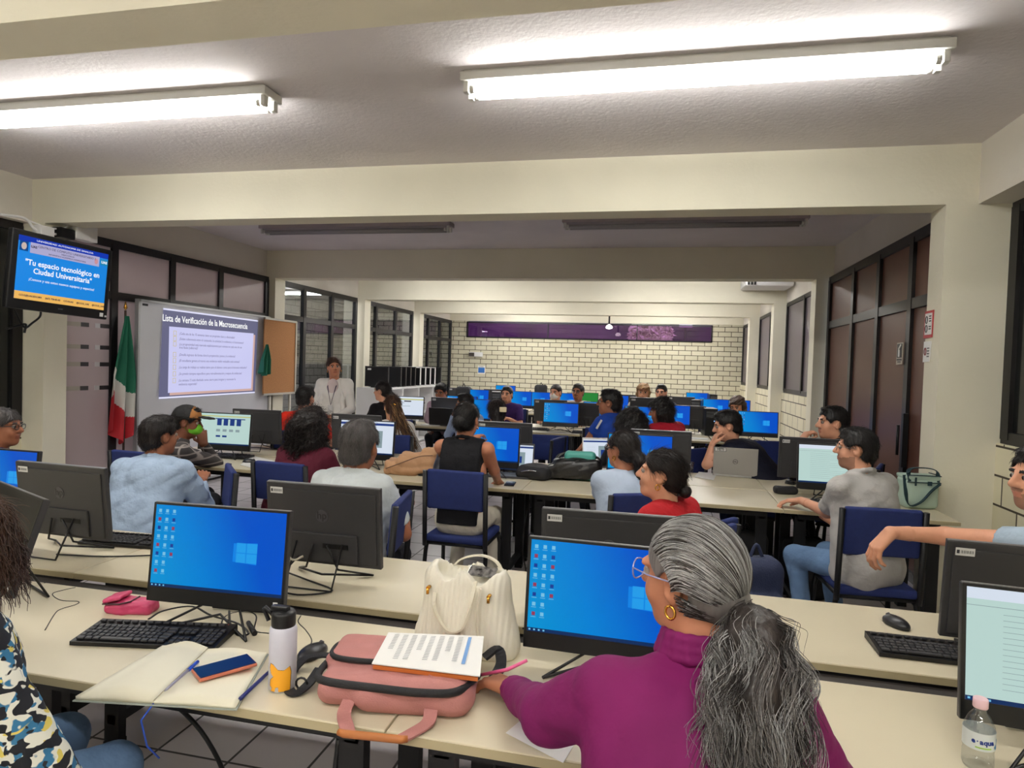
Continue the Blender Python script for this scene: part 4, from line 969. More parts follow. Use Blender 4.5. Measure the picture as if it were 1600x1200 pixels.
    if beard:
        bd = (q[:, 1] > (-.0)) & (q[:, 2] < -.048-.35*(.05-np.abs(q[:, 0]))*0+(.06*(.06-q[:, 1]))*3) & (q[:, 2] > -.125) & (q[:, 1] > .0) & ~lips
        mu = (np.abs(q[:, 0]) < .03) & (q[:, 1] > .07) & (np.abs(q[:, 2]+.038) < .006)
        if beard == 1: mi[(bd | mu)] = 3
        if beard == 2: mi[mu] = 3; mi[(bd & (np.abs(q[:, 0]) < .028) & (q[:, 2] < -.072) & (q[:, 1] > .05))] = 3
        if beard == 3: mi[mu] = 3
    parts.append((P-org, F, mi))
    for k in (-1, 1):
        P, F = ball(hd(k*.031, .078, .010)-org, .0125*hs); q = ((P[F].mean(1)+org-hd(k*.031, .078, .010)) @ Rh)/hs
        parts.append((P, F, np.where(q[:, 1] > .0100, 5, 4)))
    hc_ = HAIRS[hair]
    body = sobj('body', parts, [skin_mat(skin), lip_mat(skin), mat('brow_'+hair, tuple(.6*x for x in hc_), .8), mat('stubble_'+skin+hair, tuple(.5*a+.5*b for a, b in zip(SKINS[skin], hc_)), .8), EYEW, IRIS], t)
    # ---- shirt
    if shirt is not None:
        s = Sdf(); o = .012
        low_z = hem if hem is not None else hipz-.02
        for k in (-1, 1): s.cone(hipc+bx*k*.075, chest+bx*k*.07, (.125*g)+o, .112*(.6+.4*g)+o, .06)
        s.cone(hipc+by*.03*g, chest+by*.02, .12*g+o, .10*g+o, .06)
        if female: s.ell(chest+by*.09, (.13, .07, .08), B, .05)
        s.cone(sh['L'], sh['R'], .062, .062, .06); s.cone(shc*.5+chest*.5+bx*.08, shc*.5+chest*.5-bx*.08, .10*g, .10*g, .06)
        for k, s_ in ((-1, 'L'), (1, 'R')): s.cone(neckb-up*.035, sh[s_]-bx*k*.03, .052, .05, .04)
        cuts = []
        for s_ in 'LR':
            el, wr = arms[s_]; gg = .8+.2*g
            if sleeve == 'short': m_ = sh[s_]+(el-sh[s_])*slv; s.flat(sh[s_], m_, .062*gg, .056*gg, .02)
            if sleeve == 'long': s.cone(sh[s_], el, .062*gg, .052*gg, .03); s.flat(el, wr-(wr-el)*.05, .050*gg, .036, .015)
            if sleeve == 'none': 
                k = -1 if s_ == 'L' else 1; cuts.append((sh[s_]-bx*k*.022, bx*k, 9))
        s.cone(neckb+up*(.015+ncut), neckb+up*.09+by*.03, .060, .062, .008, 's')
        if collar:
            for j in range(10):
                a0, a1 = 2*PI*j/10, 2*PI*(j+1)/10; rr_ = .066
                f_ = lambda a: neckb+up*(-.004-.022*math.cos(a))+bx*rr_*math.sin(a)+by*(rr_+.0)*math.cos(a)
                s.cone(f_(a0), f_(a1), .0125, .0125, .008)
        def cut(X, Y, Z):
            o_ = (low_z-Z)+0*X
            for p, d_, rad in cuts:
                pl_ = (X-p[0])*d_[0]+(Y-p[1])*d_[1]+(Z-p[2])*d_[2]
                if rad < 5:
                    far_ = np.sqrt((X-p[0])**2+(Y-p[1])**2+(Z-p[2])**2)-rad*1.7
                    pl_ = np.maximum(pl_, -9)*1.0; pl_ = np.where(far_ < 0, pl_, -1.0)
                o_ = np.maximum(o_, pl_)
            return o_.astype(np.float32)
        P, F = s.mesh(res*.9, cut=cut, disp=folds(foldamp, hairseed))
        sobj('shirt', [(P-org, F)], shirt, t)
    # ---- legs
    if pants is not None or low:
        pm = pants or cloth('dark_trousers', rgb(34, 34, 40))
        s = Sdf(); kn = {}; an = {}
        for k, s_ in ((-1, 'L'), (1, 'R')):
            hp = hipc+bx*k*.085
            if stand: kn[s_] = np.array([hp[0], hp[1], .50])+by*.01+bx*k*.01; an[s_] = np.array([hp[0], hp[1], .09])+bx*k*.02
            else:
                kn[s_] = np.array([hp[0], hp[1], .52])+by*.40+bx*k*.05; an[s_] = np.array([kn[s_][0], kn[s_][1], .09])-by*.10
            s.cone(hp, kn[s_], .092*(.7+.3*g), .064, .03); s.cone(kn[s_], an[s_], .062, .046, .02)
        s.cone(hipc-bx*.06, hipc+bx*.06, .118*g if hem is not None else .10*g, .118*g if hem is not None else .10*g, .05); s.cone(hipc, hipc+up*.06, .10*g, .09*g, .05)
        P, F = s.mesh(max(.014, res*1.3), disp=folds(.004, 5))
        sobj('trousers', [(P-org, F)], pm, t)
        s = Sdf()
        for k, s_ in ((-1, 'L'), (1, 'R')):
            a = an[s_]; s.cone(a+np.array([0, 0, -.045])-by*.03, np.array([a[0], a[1], .035])+by*.15, .042, .03, .02); s.cone(a+up*.0, a-up*.05, .04, .045, .02)
        P, F = s.mesh(.012, cut=lambda X, Y, Z: (.002-Z+0*X+0*Y).astype(np.float32)); sobj('shoe', [(P-org, F)], shoes or mat('shoe_dark', rgb(30, 28, 28), .6), t)
    # ---- hair
    hm = hair_mat(hair, hc_)
    s = Sdf(); H_ = lambda c, r, k=.02, op='u': s.ell(hd(*c), np.array(r)*hs, RR, k, op)
    HC = lambda a, b, ra, rb, k=.02: s.cone(hd(*a), hd(*b), ra*hs, rb*hs, k)
    thick = {'short': .010, 'buzz': .004, 'bald': .003, 'pulled': .008, 'bun': .008, 'long': .016, 'curly': .02, 'afro': .04, 'pony': .009, 'none': 0, 'clip': .012, 'longlow': .02, 'wavy': .018}[style]
    if style != 'none':
        H_((0, -.014, .033), (.075+thick, .096+thick, .088+thick))
        if style in ('short', 'buzz', 'bald'):
            H_((0, -.055, -.03), (.066+thick*.5, .055+thick*.5, .055), .02)
        if style == 'short': H_((0, .035, .105), (.05, .045, .02), .02)
        if style in ('pulled', 'bun', 'pony', 'clip'): H_((0, -.05, -.02), (.068, .06, .06), .03)
        if style == 'bun': H_((0, -.128, -.005), (.045, .040, .045), .01)
        if style == 'pony': HC((0, -.10, -.0), (0, -.15, -.06), .03, .04); HC((0, -.15, -.06), (0, -.15, -.20), .04, .034); HC((0, -.15, -.20), (.01, -.13, -.34), .034, .012)
        if style == 'clip': HC((0, -.09, -.0), (0, -.125, -.09), .06, .05); HC((0, -.125, -.09), (0, -.13, -.22), .05, .03)
        if style == 'long': 
            for k in (-1, 0, 1): HC((k*.055, -.045, .02), (k*.06, -.085, -.20), .052, .045, .03); HC((k*.06, -.085, -.20), (k*.04, -.09, -.36), .045, .015, .03)
        if style == 'curly':
            H_((0, -.045, -.02), (.125, .11, .12), .04); H_((0, -.05, -.13), (.145, .11, .12), .04)
        if style == 'afro': H_((0, -.03, .0), (.12, .13, .12), .04)
        if style == 'wavy': H_((0, -.03, -.04), (.098, .09, .10), .03)
    if style != 'none':
        fl = {'short': (.077, .86), 'buzz': (.062, .86), 'bald': (.0, .0), 'pulled': (.074, 1.02), 'bun': (.066, 1.02), 'pony': (.066, 1.02), 'clip': (.062, 1.0), 'long': (.058, .9), 'curly': (.055, .8), 'afro': (.055, .7), 'wavy': (.05, .8)}.get(style, (.066, .9))
        def cut(X, Y, Z):
            dx, dy, dz = X-hc[0], Y-hc[1], Z-hc[2]
            x = (dx*Rh[0, 0]+dy*Rh[1, 0]+dz*Rh[2, 0])/hs; y = (dx*Rh[0, 1]+dy*Rh[1, 1]+dz*Rh[2, 1])/hs; z = (dx*Rh[0, 2]+dy*Rh[1, 2]+dz*Rh[2, 2])/hs
            if style in ('long', 'curly', 'afro', 'wavy'):
                face = np.minimum(y-.028, .062-z-.35*(np.abs(x)/.075)**2*.06); c_ = np.minimum(face, .075-np.abs(x)) if style == 'long' else face
                return (c_*.8).astype(np.float32)
            pl_ = -((z-fl[0])+fl[1]*(.088-y)+np.where(np.abs(x) > .055, (.02 if style == 'short' else 0), 0))*.72
            nb = (-.088-z) if style in ('short', 'buzz', 'bald') else -9+0*z
            ear = .036-np.sqrt((y+.004)**2+(z+.004)**2) if style in ('short', 'buzz', 'bald', 'pulled', 'bun', 'pony', 'clip') else -9+0*z
            ear = np.where(np.abs(x) > .06, ear, -9)
            o_ = np.maximum(np.maximum(pl_, nb), ear)
            if style == 'bald': o_ = np.maximum(o_, z-.045+.25*(-y-.05))
            return o_.astype(np.float32)
        if style in ('curly', 'afro', 'wavy'): fz, am = 60, .006
        else: fz, am = 30, .0015
        P, F = s.mesh(hres*.9 if style not in ('curly', 'afro') else hres, cut=cut, disp=folds(am*2, hairseed+3, fz))
        ho = sobj('hair', [(P-org, F)], hm, t)
        if hres < .007:
            tgt = hd(0, -.12, -.03); pull = style in ('pulled', 'bun', 'pony')
            flow = (lambda c: (tgt-c)+np.where(((c-tgt)**2).sum(1)[:, None] < .0016, -2.0*up, 0)*.05) if pull else (lambda c: (Rh @ V3(0, -.35, -1))[None, :]+0*c)
            m2 = [hm, hair_mat('light_'+hair, tuple(min(1, x*1.6+.004) for x in hc_))]
            if style == 'curly': m2 = [hm]
            fuzz(P, F, 'hair_strands', 2600 if style != 'bald' else 600, .045 if pull else (.022 if style in ('short', 'buzz') else .05), .0008, flow, m2, ho, org, hairseed, .15 if pull else (2.0 if style == 'curly' else .5))
        if style == 'curly':     # loose curls all over the mass
            rs = np.random.RandomState(4); n = 1300; u = rs.randn(n, 3); u /= np.linalg.norm(u, axis=1)[:, None]
            cl = np.array([hd(0, -.045, -.03), hd(0, -.05, -.14)])[rs.randint(0, 2, n)]; keep = ((u @ Rh)[:, 1] < .45); u = u[keep]; cl = cl[keep]; n = len(u)
            tt = np.linspace(0, 1, 14); base = cl+u*.125*hs; ph = rs.rand(n)*6.28
            Pn = base[:, None, :]+u[:, None, :]*(tt[None, :, None]*.035)-up*(tt[None, :, None]**1.3*.05)+.008*np.stack([np.sin(ph[:, None]+tt*14), np.cos(ph[:, None]+tt*14), 0*ph[:, None]+np.sin(tt*9)], 2)
            P, F = strands(Pn, np.full(n, .0024)); sobj('curls', [(P-org, F)], hm, t)
    # ---- extras
    if glasses:
        gm = mat('glasses_'+glasses, {'black': rgb(18, 18, 20), 'clear': rgb(170, 165, 180), 'wire': rgb(120, 110, 100)}[glasses], .3); g_ = MB(); rd = .0022 if glasses == 'black' else .0014
        for k in (-1, 1):
            g_.tube([tuple(hd(k*.033+.022*math.cos(a), .101-.004*abs(math.cos(a)), .008+.017*math.sin(a))-org) for a in np.linspace(0, 2*PI, 17)], rd, 5)
            g_.tube([tuple(hd(k*.056, .097, .014)-org), tuple(hd(k*.076, .05, .014)-org), tuple(hd(k*.081, -.005, .012)-org), tuple(hd(k*.08, -.02, .0)-org)], rd, 5)
        g_.tube([tuple(hd(-.011, .103, .012)-org), tuple(hd(.011, .103, .012)-org)], rd, 5)
        fr = g_.build('glasses', gm, t)
        g_ = MB()
        for k in (-1, 1):
            if k > 0: g_.build('lens', MATS.get('lens_glass') or MATS.setdefault('lens_glass', clear_glass('lens_glass', (.9, .92, .95), .06)), fr); g_ = MB()
            vs = [tuple(hd(k*.033+.021*math.cos(a), .1, .008+.016*math.sin(a))-org) for a in np.linspace(0, 2*PI, 16, endpoint=False)]; g_.quad(vs)
        g_.build('lens', MATS.get('lens_glass') or MATS.setdefault('lens_glass', clear_glass('lens_glass', (.9, .92, .95), .06)), fr)
    if mask:
        s = Sdf(); s.ell(hd(0, .030, -.045), np.array([.064, .082, .052])*hs, RR, .01); s.ell(hd(0, .085, -.03), np.array([.02, .028, .03])*hs, RR, .03)
        def cm(X, Y, Z):
            dx, dy, dz = X-hc[0], Y-hc[1], Z-hc[2]; y = (dx*Rh[0, 1]+dy*Rh[1, 1]+dz*Rh[2, 1])/hs; return (.028-y).astype(np.float32)
        P, F = s.mesh(hres, cut=cm); mk = sobj('face_mask', [(P-org, F)], mask, t)
        g_ = MB()
        for k in (-1, 1): g_.tube([tuple(hd(k*.06, .03, -.02)-org), tuple(hd(k*.078, -.02, .01)-org), tuple(hd(k*.06, .03, -.07)-org)], .002, 5)
        g_.build('ear_loop', mask, mk)
    if earring:
        g_ = MB()
        for k in (-1, 1): g_.tube([tuple(hd(k*.083, -.004+.011*math.sin(a), -.048+.013*math.cos(a))-org) for a in np.linspace(0, 2*PI, 14)], .003, 6)
        g_.build('earring', GOLD, t)
    if cap:
        s = Sdf(); s.ell(hd(0, -.012, .045), np.array([.089, .108, .094])*hs, RR, .01)
        def cc(X, Y, Z):
            dx, dy, dz = X-hc[0], Y-hc[1], Z-hc[2]; z = (dx*Rh[0, 2]+dy*Rh[1, 2]+dz*Rh[2, 2])/hs; y = (dx*Rh[0, 1]+dy*Rh[1, 1]+dz*Rh[2, 1])/hs; return (.042+.1*y*.5-z).astype(np.float32)
        P, F = s.mesh(hres*.8, cut=cc); q = ((P[F].mean(1)-hc) @ Rh)
        cp = sobj('cap', [(P-org, F, np.where(q[:, 1] > .028, 1, 0))], [mat('cap_black', rgb(22, 22, 24), .8), mat('cap_tan', rgb(168, 112, 58), .8)], t)
        s = Sdf(); s.ell(hd(0, .13, .058), np.array([.078, .07, .007])*hs, RR, .01); P, F = s.mesh(.006); br_ = sobj('brim', [(P-org, F)], mat('cap_black', rgb(22, 22, 24), .8), cp)
        P, F = ball(hd(-.086, .03, .075)-org, .012); sobj('badge', [(P, F)], STICK, cp)
    if seat and not stand:
        cy = byaw if cyaw is None else cyaw; cf = np.array([-math.sin(cy), math.cos(cy)])
        q = hipc[:2]+cf*(.05+chairoff)
        chair(q[0], q[1], cy, chairl or ('blue padded chair under the '+label.split(' sitting')[0][:70]))
    return dict(t=t, org=org, hd=hd, hc=hc, Rh=Rh, sh=sh, shc=shc, hipc=hipc, arms=arms, neckb=neckb, B=B, chest=chest)
D2R = PI/180
# ---------------------------------------------------------------- the people, near to far
def plaid():
    m = bpy.data.materials.new('cloth_plaid'); m.use_nodes = True; nt = m.node_tree; b = nt.nodes['Principled BSDF']; tc = nt.nodes.new('ShaderNodeTexCoord')
    br = nt.nodes.new('ShaderNodeTexBrick'); br.offset = 0; br.inputs['Scale'].default_value = 1; br.inputs['Brick Width'].default_value = .06; br.inputs['Row Height'].default_value = .06; br.inputs['Mortar Size'].default_value = .008; br.inputs['Mortar Smooth'].default_value = .6
    br.inputs['Color1'].default_value = (*rgb(44, 40, 42), 1); br.inputs['Color2'].default_value = (*rgb(64, 58, 58), 1); br.inputs['Mortar'].default_value = (*rgb(140, 132, 128), 1)
    sp = nt.nodes.new('ShaderNodeSeparateXYZ'); cb = nt.nodes.new('ShaderNodeCombineXYZ'); nt.links.new(tc.outputs['Object'], sp.inputs[0]); nt.links.new(sp.outputs['X'], cb.inputs[0]); nt.links.new(sp.outputs['Z'], cb.inputs[1])
    nt.links.new(cb.outputs[0], br.inputs[0]); nt.links.new(br.outputs[0], b.inputs['Base Color']); b.inputs['Roughness'].default_value = .85
    return m
def patterned():
    m = bpy.data.materials.new('cloth_patterned'); m.use_nodes = True; nt = m.node_tree; b = nt.nodes['Principled BSDF']; tc = nt.nodes.new('ShaderNodeTexCoord')
    def noise(sc_, off, det=1.5):
        mp = nt.nodes.new('ShaderNodeMapping'); mp.inputs['Location'].default_value = (off, off*2, 0); mp.inputs['Scale'].default_value = (1, 1, 1.25); nt.links.new(tc.outputs['Object'], mp.inputs[0])
        n = nt.nodes.new('ShaderNodeTexNoise'); n.inputs['Scale'].default_value = sc_; n.inputs['Detail'].default_value = det; n.inputs['Distortion'].default_value = .6; nt.links.new(mp.outputs[0], n.inputs['Vector']); return n
    def ramp(n, a, b_):
        r = nt.nodes.new('ShaderNodeMapRange'); r.inputs[1].default_value = a; r.inputs[2].default_value = b_; nt.links.new(n.outputs[0], r.inputs[0]); return r
    def mix(f, c1, c2):
        x = nt.nodes.new('ShaderNodeMix'); x.data_type = 'RGBA'; nt.links.new(f.outputs[0], x.inputs[0])
        for i, c in ((6, c1), (7, c2)):
            if isinstance(c, tuple): x.inputs[i].default_value = (*c, 1)
            else: nt.links.new(c.outputs[2], x.inputs[i])
        return x
    a = mix(ramp(noise(26, 3), .52, .55), rgb(226, 226, 214), rgb(44, 110, 150)); c = mix(ramp(noise(22, 9), .64, .66), a, rgb(214, 196, 96)); d = mix(ramp(noise(30, 17, .8), .52, .535), c, rgb(16, 18, 28))
    nt.links.new(d.outputs[2], b.inputs['Base Color']); b.inputs['Roughness'].default_value = .75
    return m
JEANS = cloth('jeans', rgb(96, 124, 160), .25); JEANSD = cloth('jeans_dark', rgb(40, 54, 90), .2); WHT = cloth('white_cotton', rgb(222, 220, 216), .04)
def A(px, py, Y): return at(px, py, Y=Y)
UPV = V3(0, 0, 1)
# grey haired woman in magenta, the main figure
MAG = cloth('magenta', rgb(108, 17, 80), .12, .75, .5, 9)
hc = A(1078, 903, 1.40)
elb = at(858, 1118, Y=1.36); wr_ = at(800, 1076, Z=.795)
el2 = hc+V3(.30, .05, -.52); 
g2 = person('grey haired woman in magenta shirt with long curly ponytail sitting nearest', hc, yaw=.98, byaw=.12, pitch=.05, roll=-.05, skin='mid', hair='grey', style='none', shirt=MAG, sleeve='long', pants=JEANSD,
    lean=.26, girth=1.18, female=True, L=(elb, wr_), R=(hc+V3(.34, -.02, -.47), hc+V3(.30, .22, -.56)), handL=(V3(-.75, .55, -.10), V3(.0, .05, 1), .55), res=.0085, hres=.0042, glasses=None, earring=True, foldamp=.007, fhres=.003,
    ncut=.035, sh_drop=.215, chairl='blue chair under the grey haired woman in magenta', hipz=.58)
hd, org, Rh = g2['hd'], g2['org'], g2['Rh']
s = Sdf(); nb_ = g2['neckb']; B_ = g2['B']
for dz, rr_ in ((-.03, .078), (-.012, .072), (.006, .066)):
    for j in range(16):
        f_ = lambda a: nb_+UPV*(dz-.012*math.cos(a)+.012)+B_[:, 0]*rr_*math.sin(a)+B_[:, 1]*(rr_*math.cos(a)+.004)
        s.cone(f_(2*PI*j/16), f_(2*PI*(j+1)/16), .0095, .0095, .01)
P, F = s.mesh(.0045); sobj('collar', [(P-org, F)], MAG, g2['t'])
# hair cap and combed strands toward the tie at the nape
GR = [hair_mat('silver', rgb(150, 150, 150), .3), hair_mat('steel', rgb(100, 96, 94), .4), hair_mat('charcoal', rgb(44, 38, 36), .4)]
tie = V3(.012, -.118, -.052)
s = Sdf(); s.ell(hd(0, -.014, .034), (.083, .102, .094), Rh, .01); s.ell(hd(0, -.055, -.02), (.068, .058, .058), Rh, .03); s.cone(hd(0, -.085, -.03), hd(*tie), .036, .02, .03)
def cutg(X, Y, Z):
    dx, dy, dz = X-hc[0], Y-hc[1], Z-hc[2]
    x = (dx*Rh[0, 0]+dy*Rh[1, 0]+dz*Rh[2, 0]); y = (dx*Rh[0, 1]+dy*Rh[1, 1]+dz*Rh[2, 1]); z = (dx*Rh[0, 2]+dy*Rh[1, 2]+dz*Rh[2, 2])
    pl_ = -((z-.064)+1.02*(.088-y))*.7; ear = np.where(np.abs(x) > .06, .036-np.sqrt((y+.004)**2+(z+.004)**2), -9)
    return np.maximum(pl_, ear).astype(np.float32)
P, F = s.mesh(.004, cut=cutg); hair = sobj('hair', [(P-org, F)], GR[1], g2['t'])
rs = np.random.RandomState(11); N = 3200; hl = []
ths = rs.uniform(-1.0, 1.0, N)
# start points along the hairline (ear to ear over the forehead), ends at the tie
a_ = ths*1.75; sx_ = .084*np.sin(a_); sz_ = .008+.086*np.cos(a_)*.75; sy_ = .083-.095*np.abs(np.sin(a_))**1.2
st_ = np.stack([sx_, sy_, sz_], 1)
cen = V3(0, -.02, .025); tt = np.linspace(0, 1, 26)
def onsurf(v):   # push a direction to the hair surface
    d = v/np.linalg.norm(v, axis=-1, keepdims=True); r = 1/np.sqrt((d[..., 0]/.087)**2+(d[..., 1]/.103)**2+(d[..., 2]/.106)**2); return cen+d*r[..., None]
v0 = st_-cen; v0 /= np.linalg.norm(v0, axis=1)[:, None]; v1 = (tie-cen)/np.linalg.norm(tie-cen)
om = np.arccos(np.clip(v0 @ v1, -1, 1))[:, None, None]; sl_ = (np.sin((1-tt)[None, :, None]*om)*v0[:, None, :]+np.sin(tt[None, :, None]*om)*v1)/np.sin(om)
# let the strands start anywhere along the path so the whole scalp is covered
vm = np.stack([.100*np.sin(a_), -.03+0*a_, .11*np.cos(a_)+.012], 1); vm /= np.linalg.norm(vm, axis=1)[:, None]; q3 = tt[None, :, None]
sl_ = (1-q3)**2*v0[:, None, :]+2.2*q3*(1-q3)*vm[:, None, :]+q3**2*v1
K = onsurf(sl_); K = K+(K-cen)/np.linalg.norm(K-cen, axis=2, keepdims=True)*(rs.uniform(-.001, .004, (N, 1, 1))*np.ones((1, 26, 1)))
K[:, -1] = tie+rs.randn(N, 3)*.008; K[:, -2] = K[:, -2]*.5+K[:, -1]*.5
N2 = 900; a2 = np.sign(rs.randn(N2))*rs.uniform(0, 1, N2); st2 = np.stack([.078*np.sign(a2)*(1-.75*np.abs(a2)), -.015-.085*np.abs(a2), -.045-.035*np.abs(a2)+rs.uniform(-.01, .045, N2)], 1)
e2_ = onsurf(st2-cen)[:, None, :]*(1-q3)+np.array(tie)*q3; e2_ = e2_+(e2_-cen)/np.linalg.norm(e2_-cen, axis=2, keepdims=True)*(.010*np.sin(PI*q3)+.005)
K = np.concatenate([K, e2_]); N = N+N2
K += .0012*np.sin(tt[None, :, None]*9+rs.rand(N, 1, 3)*6)
Wd = (K @ Rh.T)+hc-org
P, F = strands(Wd, rs.uniform(.0006, .0011, N)); nf = 25
cidx = rs.choice(3, N, p=[.5, .3, .2]); side_ = ((K[:, 5, 2]) < .02); cidx = np.where(side_ & (rs.rand(N) < .55), 2, cidx)
fm = np.tile(np.repeat(cidx, nf), 3); sobj('combed_strands', [(P, F, fm)], GR, hair)
# the ponytail: wavy locks falling over the back
TIE = hd(*tie); NC = 120; per = 42; N = NC*per; m = 34; tt = np.linspace(0, 1, m)
endc = at(1172, 1250, Y=1.10); mid = at(1205, 1010, Y=1.20)
ce = np.clip(rs.randn(NC, 3), -1.4, 1.7)*V3(.046, .04, .03); cm_ = rs.randn(NC, 3)*V3(.034, .026, .02); ph = rs.rand(NC, 3)*6.28; fr = rs.uniform(12, 20, NC); ln = rs.uniform(.5, 1.05, NC)
rep = lambda x: np.repeat(x, per, axis=0)
T = tt[None, :, None]*(rep(ln)*rs.uniform(.85, 1.1, N))[:, None, None]
base = (1-T)**2*TIE+2*T*(1-T)*(mid+rep(cm_+ce*.6)[:, None, :]*1.6)+T**2*(endc+rep(ce)[:, None, :])
F_ = rep(fr)[:, None]; H_ = rep(ph)[:, None, :]; TT = T[:, :, 0]
base = base+(.023*T*np.minimum(1, T*4)*(1-.3*T))*np.stack([np.sin(F_*TT+H_[..., 0]), np.cos(F_*TT*.9+H_[..., 1]), .4*np.sin(F_*TT+H_[..., 2])], 2)
so_ = rs.randn(N, 3)*.0062; base = base+so_[:, None, :]*(.5+1.5*T)+(.0022*T)*np.sin(rs.uniform(20, 40, (N, 1, 1))*T+rs.rand(N, 1, 3)*6.28)
cx_ = rep(rs.choice(3, NC, p=[.26, .42, .32])); cx_ = np.where(rs.rand(N) < .25, rs.choice(3, N), cx_)
P, F = strands(base-org, rs.uniform(.0006, .0011, N)); sobj('ponytail', [(P, F, np.tile(np.repeat(cx_, m-1), 3))], GR, g2['t'])
s = Sdf(); q_ = [(TIE*(1-a)**2+2*a*(1-a)*mid+a*a*endc) for a in (.03, .2, .4, .6, .8)]
for i in range(4): s.cone(q_[i], q_[i+1], [.022, .038, .05, .05][i], [.038, .05, .05, .03][i], .03)
P, F = s.mesh(.008, disp=folds(.008, 9, 40)); sobj('ponytail_core', [(P-org, F)], GR[2], g2['t'])
gg = MB(); gg.tube([tuple(TIE-org+Rh @ V3(.024*math.cos(a), .004, .024*math.sin(a))) for a in np.linspace(0, 2*PI, 16)], .006, 6); gg.build('hair_tie', BLK, g2['t'])
gm = mat('glasses_lilac_clear', rgb(150, 150, 190), .2); g_ = MB()
for k in (-1, 1):
    g_.tube([tuple(hd(k*.033+.025*math.cos(a), .108-.006*abs(math.cos(a)), .008+.021*math.sin(a))-org) for a in np.linspace(0, 2*PI, 21)], .0018, 6)
    g_.tube([tuple(hd(k*.058, .101, .016)-org), tuple(hd(k*.079, .05, .016)-org), tuple(hd(k*.083, -.005, .014)-org)], .0016, 6)
g_.tube([tuple(hd(-.009, .110, .012)-org), tuple(hd(.009, .110, .012)-org)], .0018, 6); g_.build('glasses', gm, g2['t'])
# marker in her hand and pink object beside it
w3 = g2['arms']['L'][1]
tag(MB().tube([tuple(w3+V3(-.10, .05, .0)), tuple(w3+V3(-.02, .03, .035)), tuple(w3+V3(.03, .045, .06))], [.0045, .005, .0045], 8).build('marker_pen', mat('pen_pink', rgb(214, 90, 140), .4)), 'pink pen held in the hand of the grey haired woman', 'pen')

# woman in the patterned blouse at the left edge
hc1 = A(-50, 858, 1.25)
pw = person('woman in black white and blue patterned blouse with long brown hair sitting at left edge', hc1, yaw=.25, byaw=-.30, skin='mid', hair='brown', style='long', shirt=patterned(), sleeve='long', pants=JEANS, lean=.06, girth=1.3, female=True, res=.009, hres=.005,
    R=(hc1+V3(.27, -.03, -.50), hc1+V3(.22, .12, -.64)), L=(hc1+V3(-.27, .0, -.50), hc1+V3(-.05, .15, -.64)), sh_drop=.165, chairl='blue chair under the woman in patterned blouse', cyaw=-.3, foldamp=.006, hipz=.56)
N = 520; m = 30; tt = np.linspace(0, 1, m); rs = np.random.RandomState(5)
ang = rs.uniform(-2.9, .7, N); s0 = np.stack([.088*np.cos(ang), -.02+.1*np.sin(ang), .06+rs.uniform(-.05, .04, N)], 1)
d0 = pw['hd'](0, 0, 0); S0 = (s0 @ pw['Rh'].T)+hc1
T = tt[None, :, None]; base = S0[:, None, :]+np.array([0, 0, -1.0])*(T*rs.uniform(.08, .18, (N, 1, 1)))+(S0-hc1)[:, None, :]*V3(1, 1, 0)*(T*.35)+.005*np.sin(T*11+rs.rand(N, 1, 3)*6)
base[:, :, 0] += .02*T[:, :, 0]
P, F = strands(base-pw['org'], rs.uniform(.001, .002, N)); sobj('loose_strands', [(P, F)], hair_mat('brown', HAIRS['brown']), pw['t'])

# man at the right edge with the outstretched arm
ha = A(1626, 750, 2.85); shp = A(1592, 842, 2.93); elp = A(1478, 838, 3.0); wrp = A(1392, 832, 2.98)
person('bearded man in pale blue tee stretching his arm out sitting at right edge', ha, yaw=1.75, byaw=1.1, skin='light', hair='black', style='short', beard=1, shirt=cloth('pale_blue', rgb(160, 178, 196)), sleeve='short', pants=JEANSD, lean=.04,
    L=(elp, wrp), slv=.45, handL=(V3(-.62, .0, -.8), V3(-.75, -.2, .62), .7), R=(shp+V3(.2, -.1, -.3), shp+V3(.12, -.2, -.45)), res=.01, hres=.005, fhres=.0035, chairl='blue chair under the man with outstretched arm', cyaw=2.4, hipz=.58)
# navy shirt man far left
person('grey haired man in navy shirt with glasses pushed up sitting at left edge', A(6, 668, 3.35), yaw=-1.25, byaw=-.9, skin='tan', hair='salt', style='buzz', shirt=cloth('navy', rgb(30, 42, 96)), sleeve='short', lean=.10, girth=1.25, glasses='black', chairl='blue chair under the man in navy shirt', hipz=.6)
# light blue shirt man, back to us
person('dark haired man in light blue shirt turned away sitting at left', A(250, 682, 3.62), yaw=-.35, byaw=.15, skin='tan', hair='dark', style='short', shirt=cloth('light_blue', rgb(158, 178, 204), .06), sleeve='long', lean=.16, girth=1.35, hs=1.06, cyaw=2.3, chairoff=-.36, res=.010, foldamp=.013,
    L=(A(190, 765, 3.55), A(200, 830, 3.6)), chairl='blue chair under the light blue shirt man, back turned right', collar=True, hipz=.56)
# pale shirt man with greying hair
person('greying man in pale checked shirt seen from behind sitting in the middle', A(562, 698, 3.38), yaw=.0, byaw=-.15, skin='tan', hair='salt', style='short', shirt=cloth('pale_grey_blue', rgb(196, 204, 208), .05), sleeve='short', lean=.10, girth=1.45, hs=1.2, neckrad=1.15, foldamp=.012, cyaw=1.75, chairoff=-.16, res=.010,
    hem=.42, collar=True, chairl='blue chair under the pale shirt man, back turned sideways', hipz=.56)
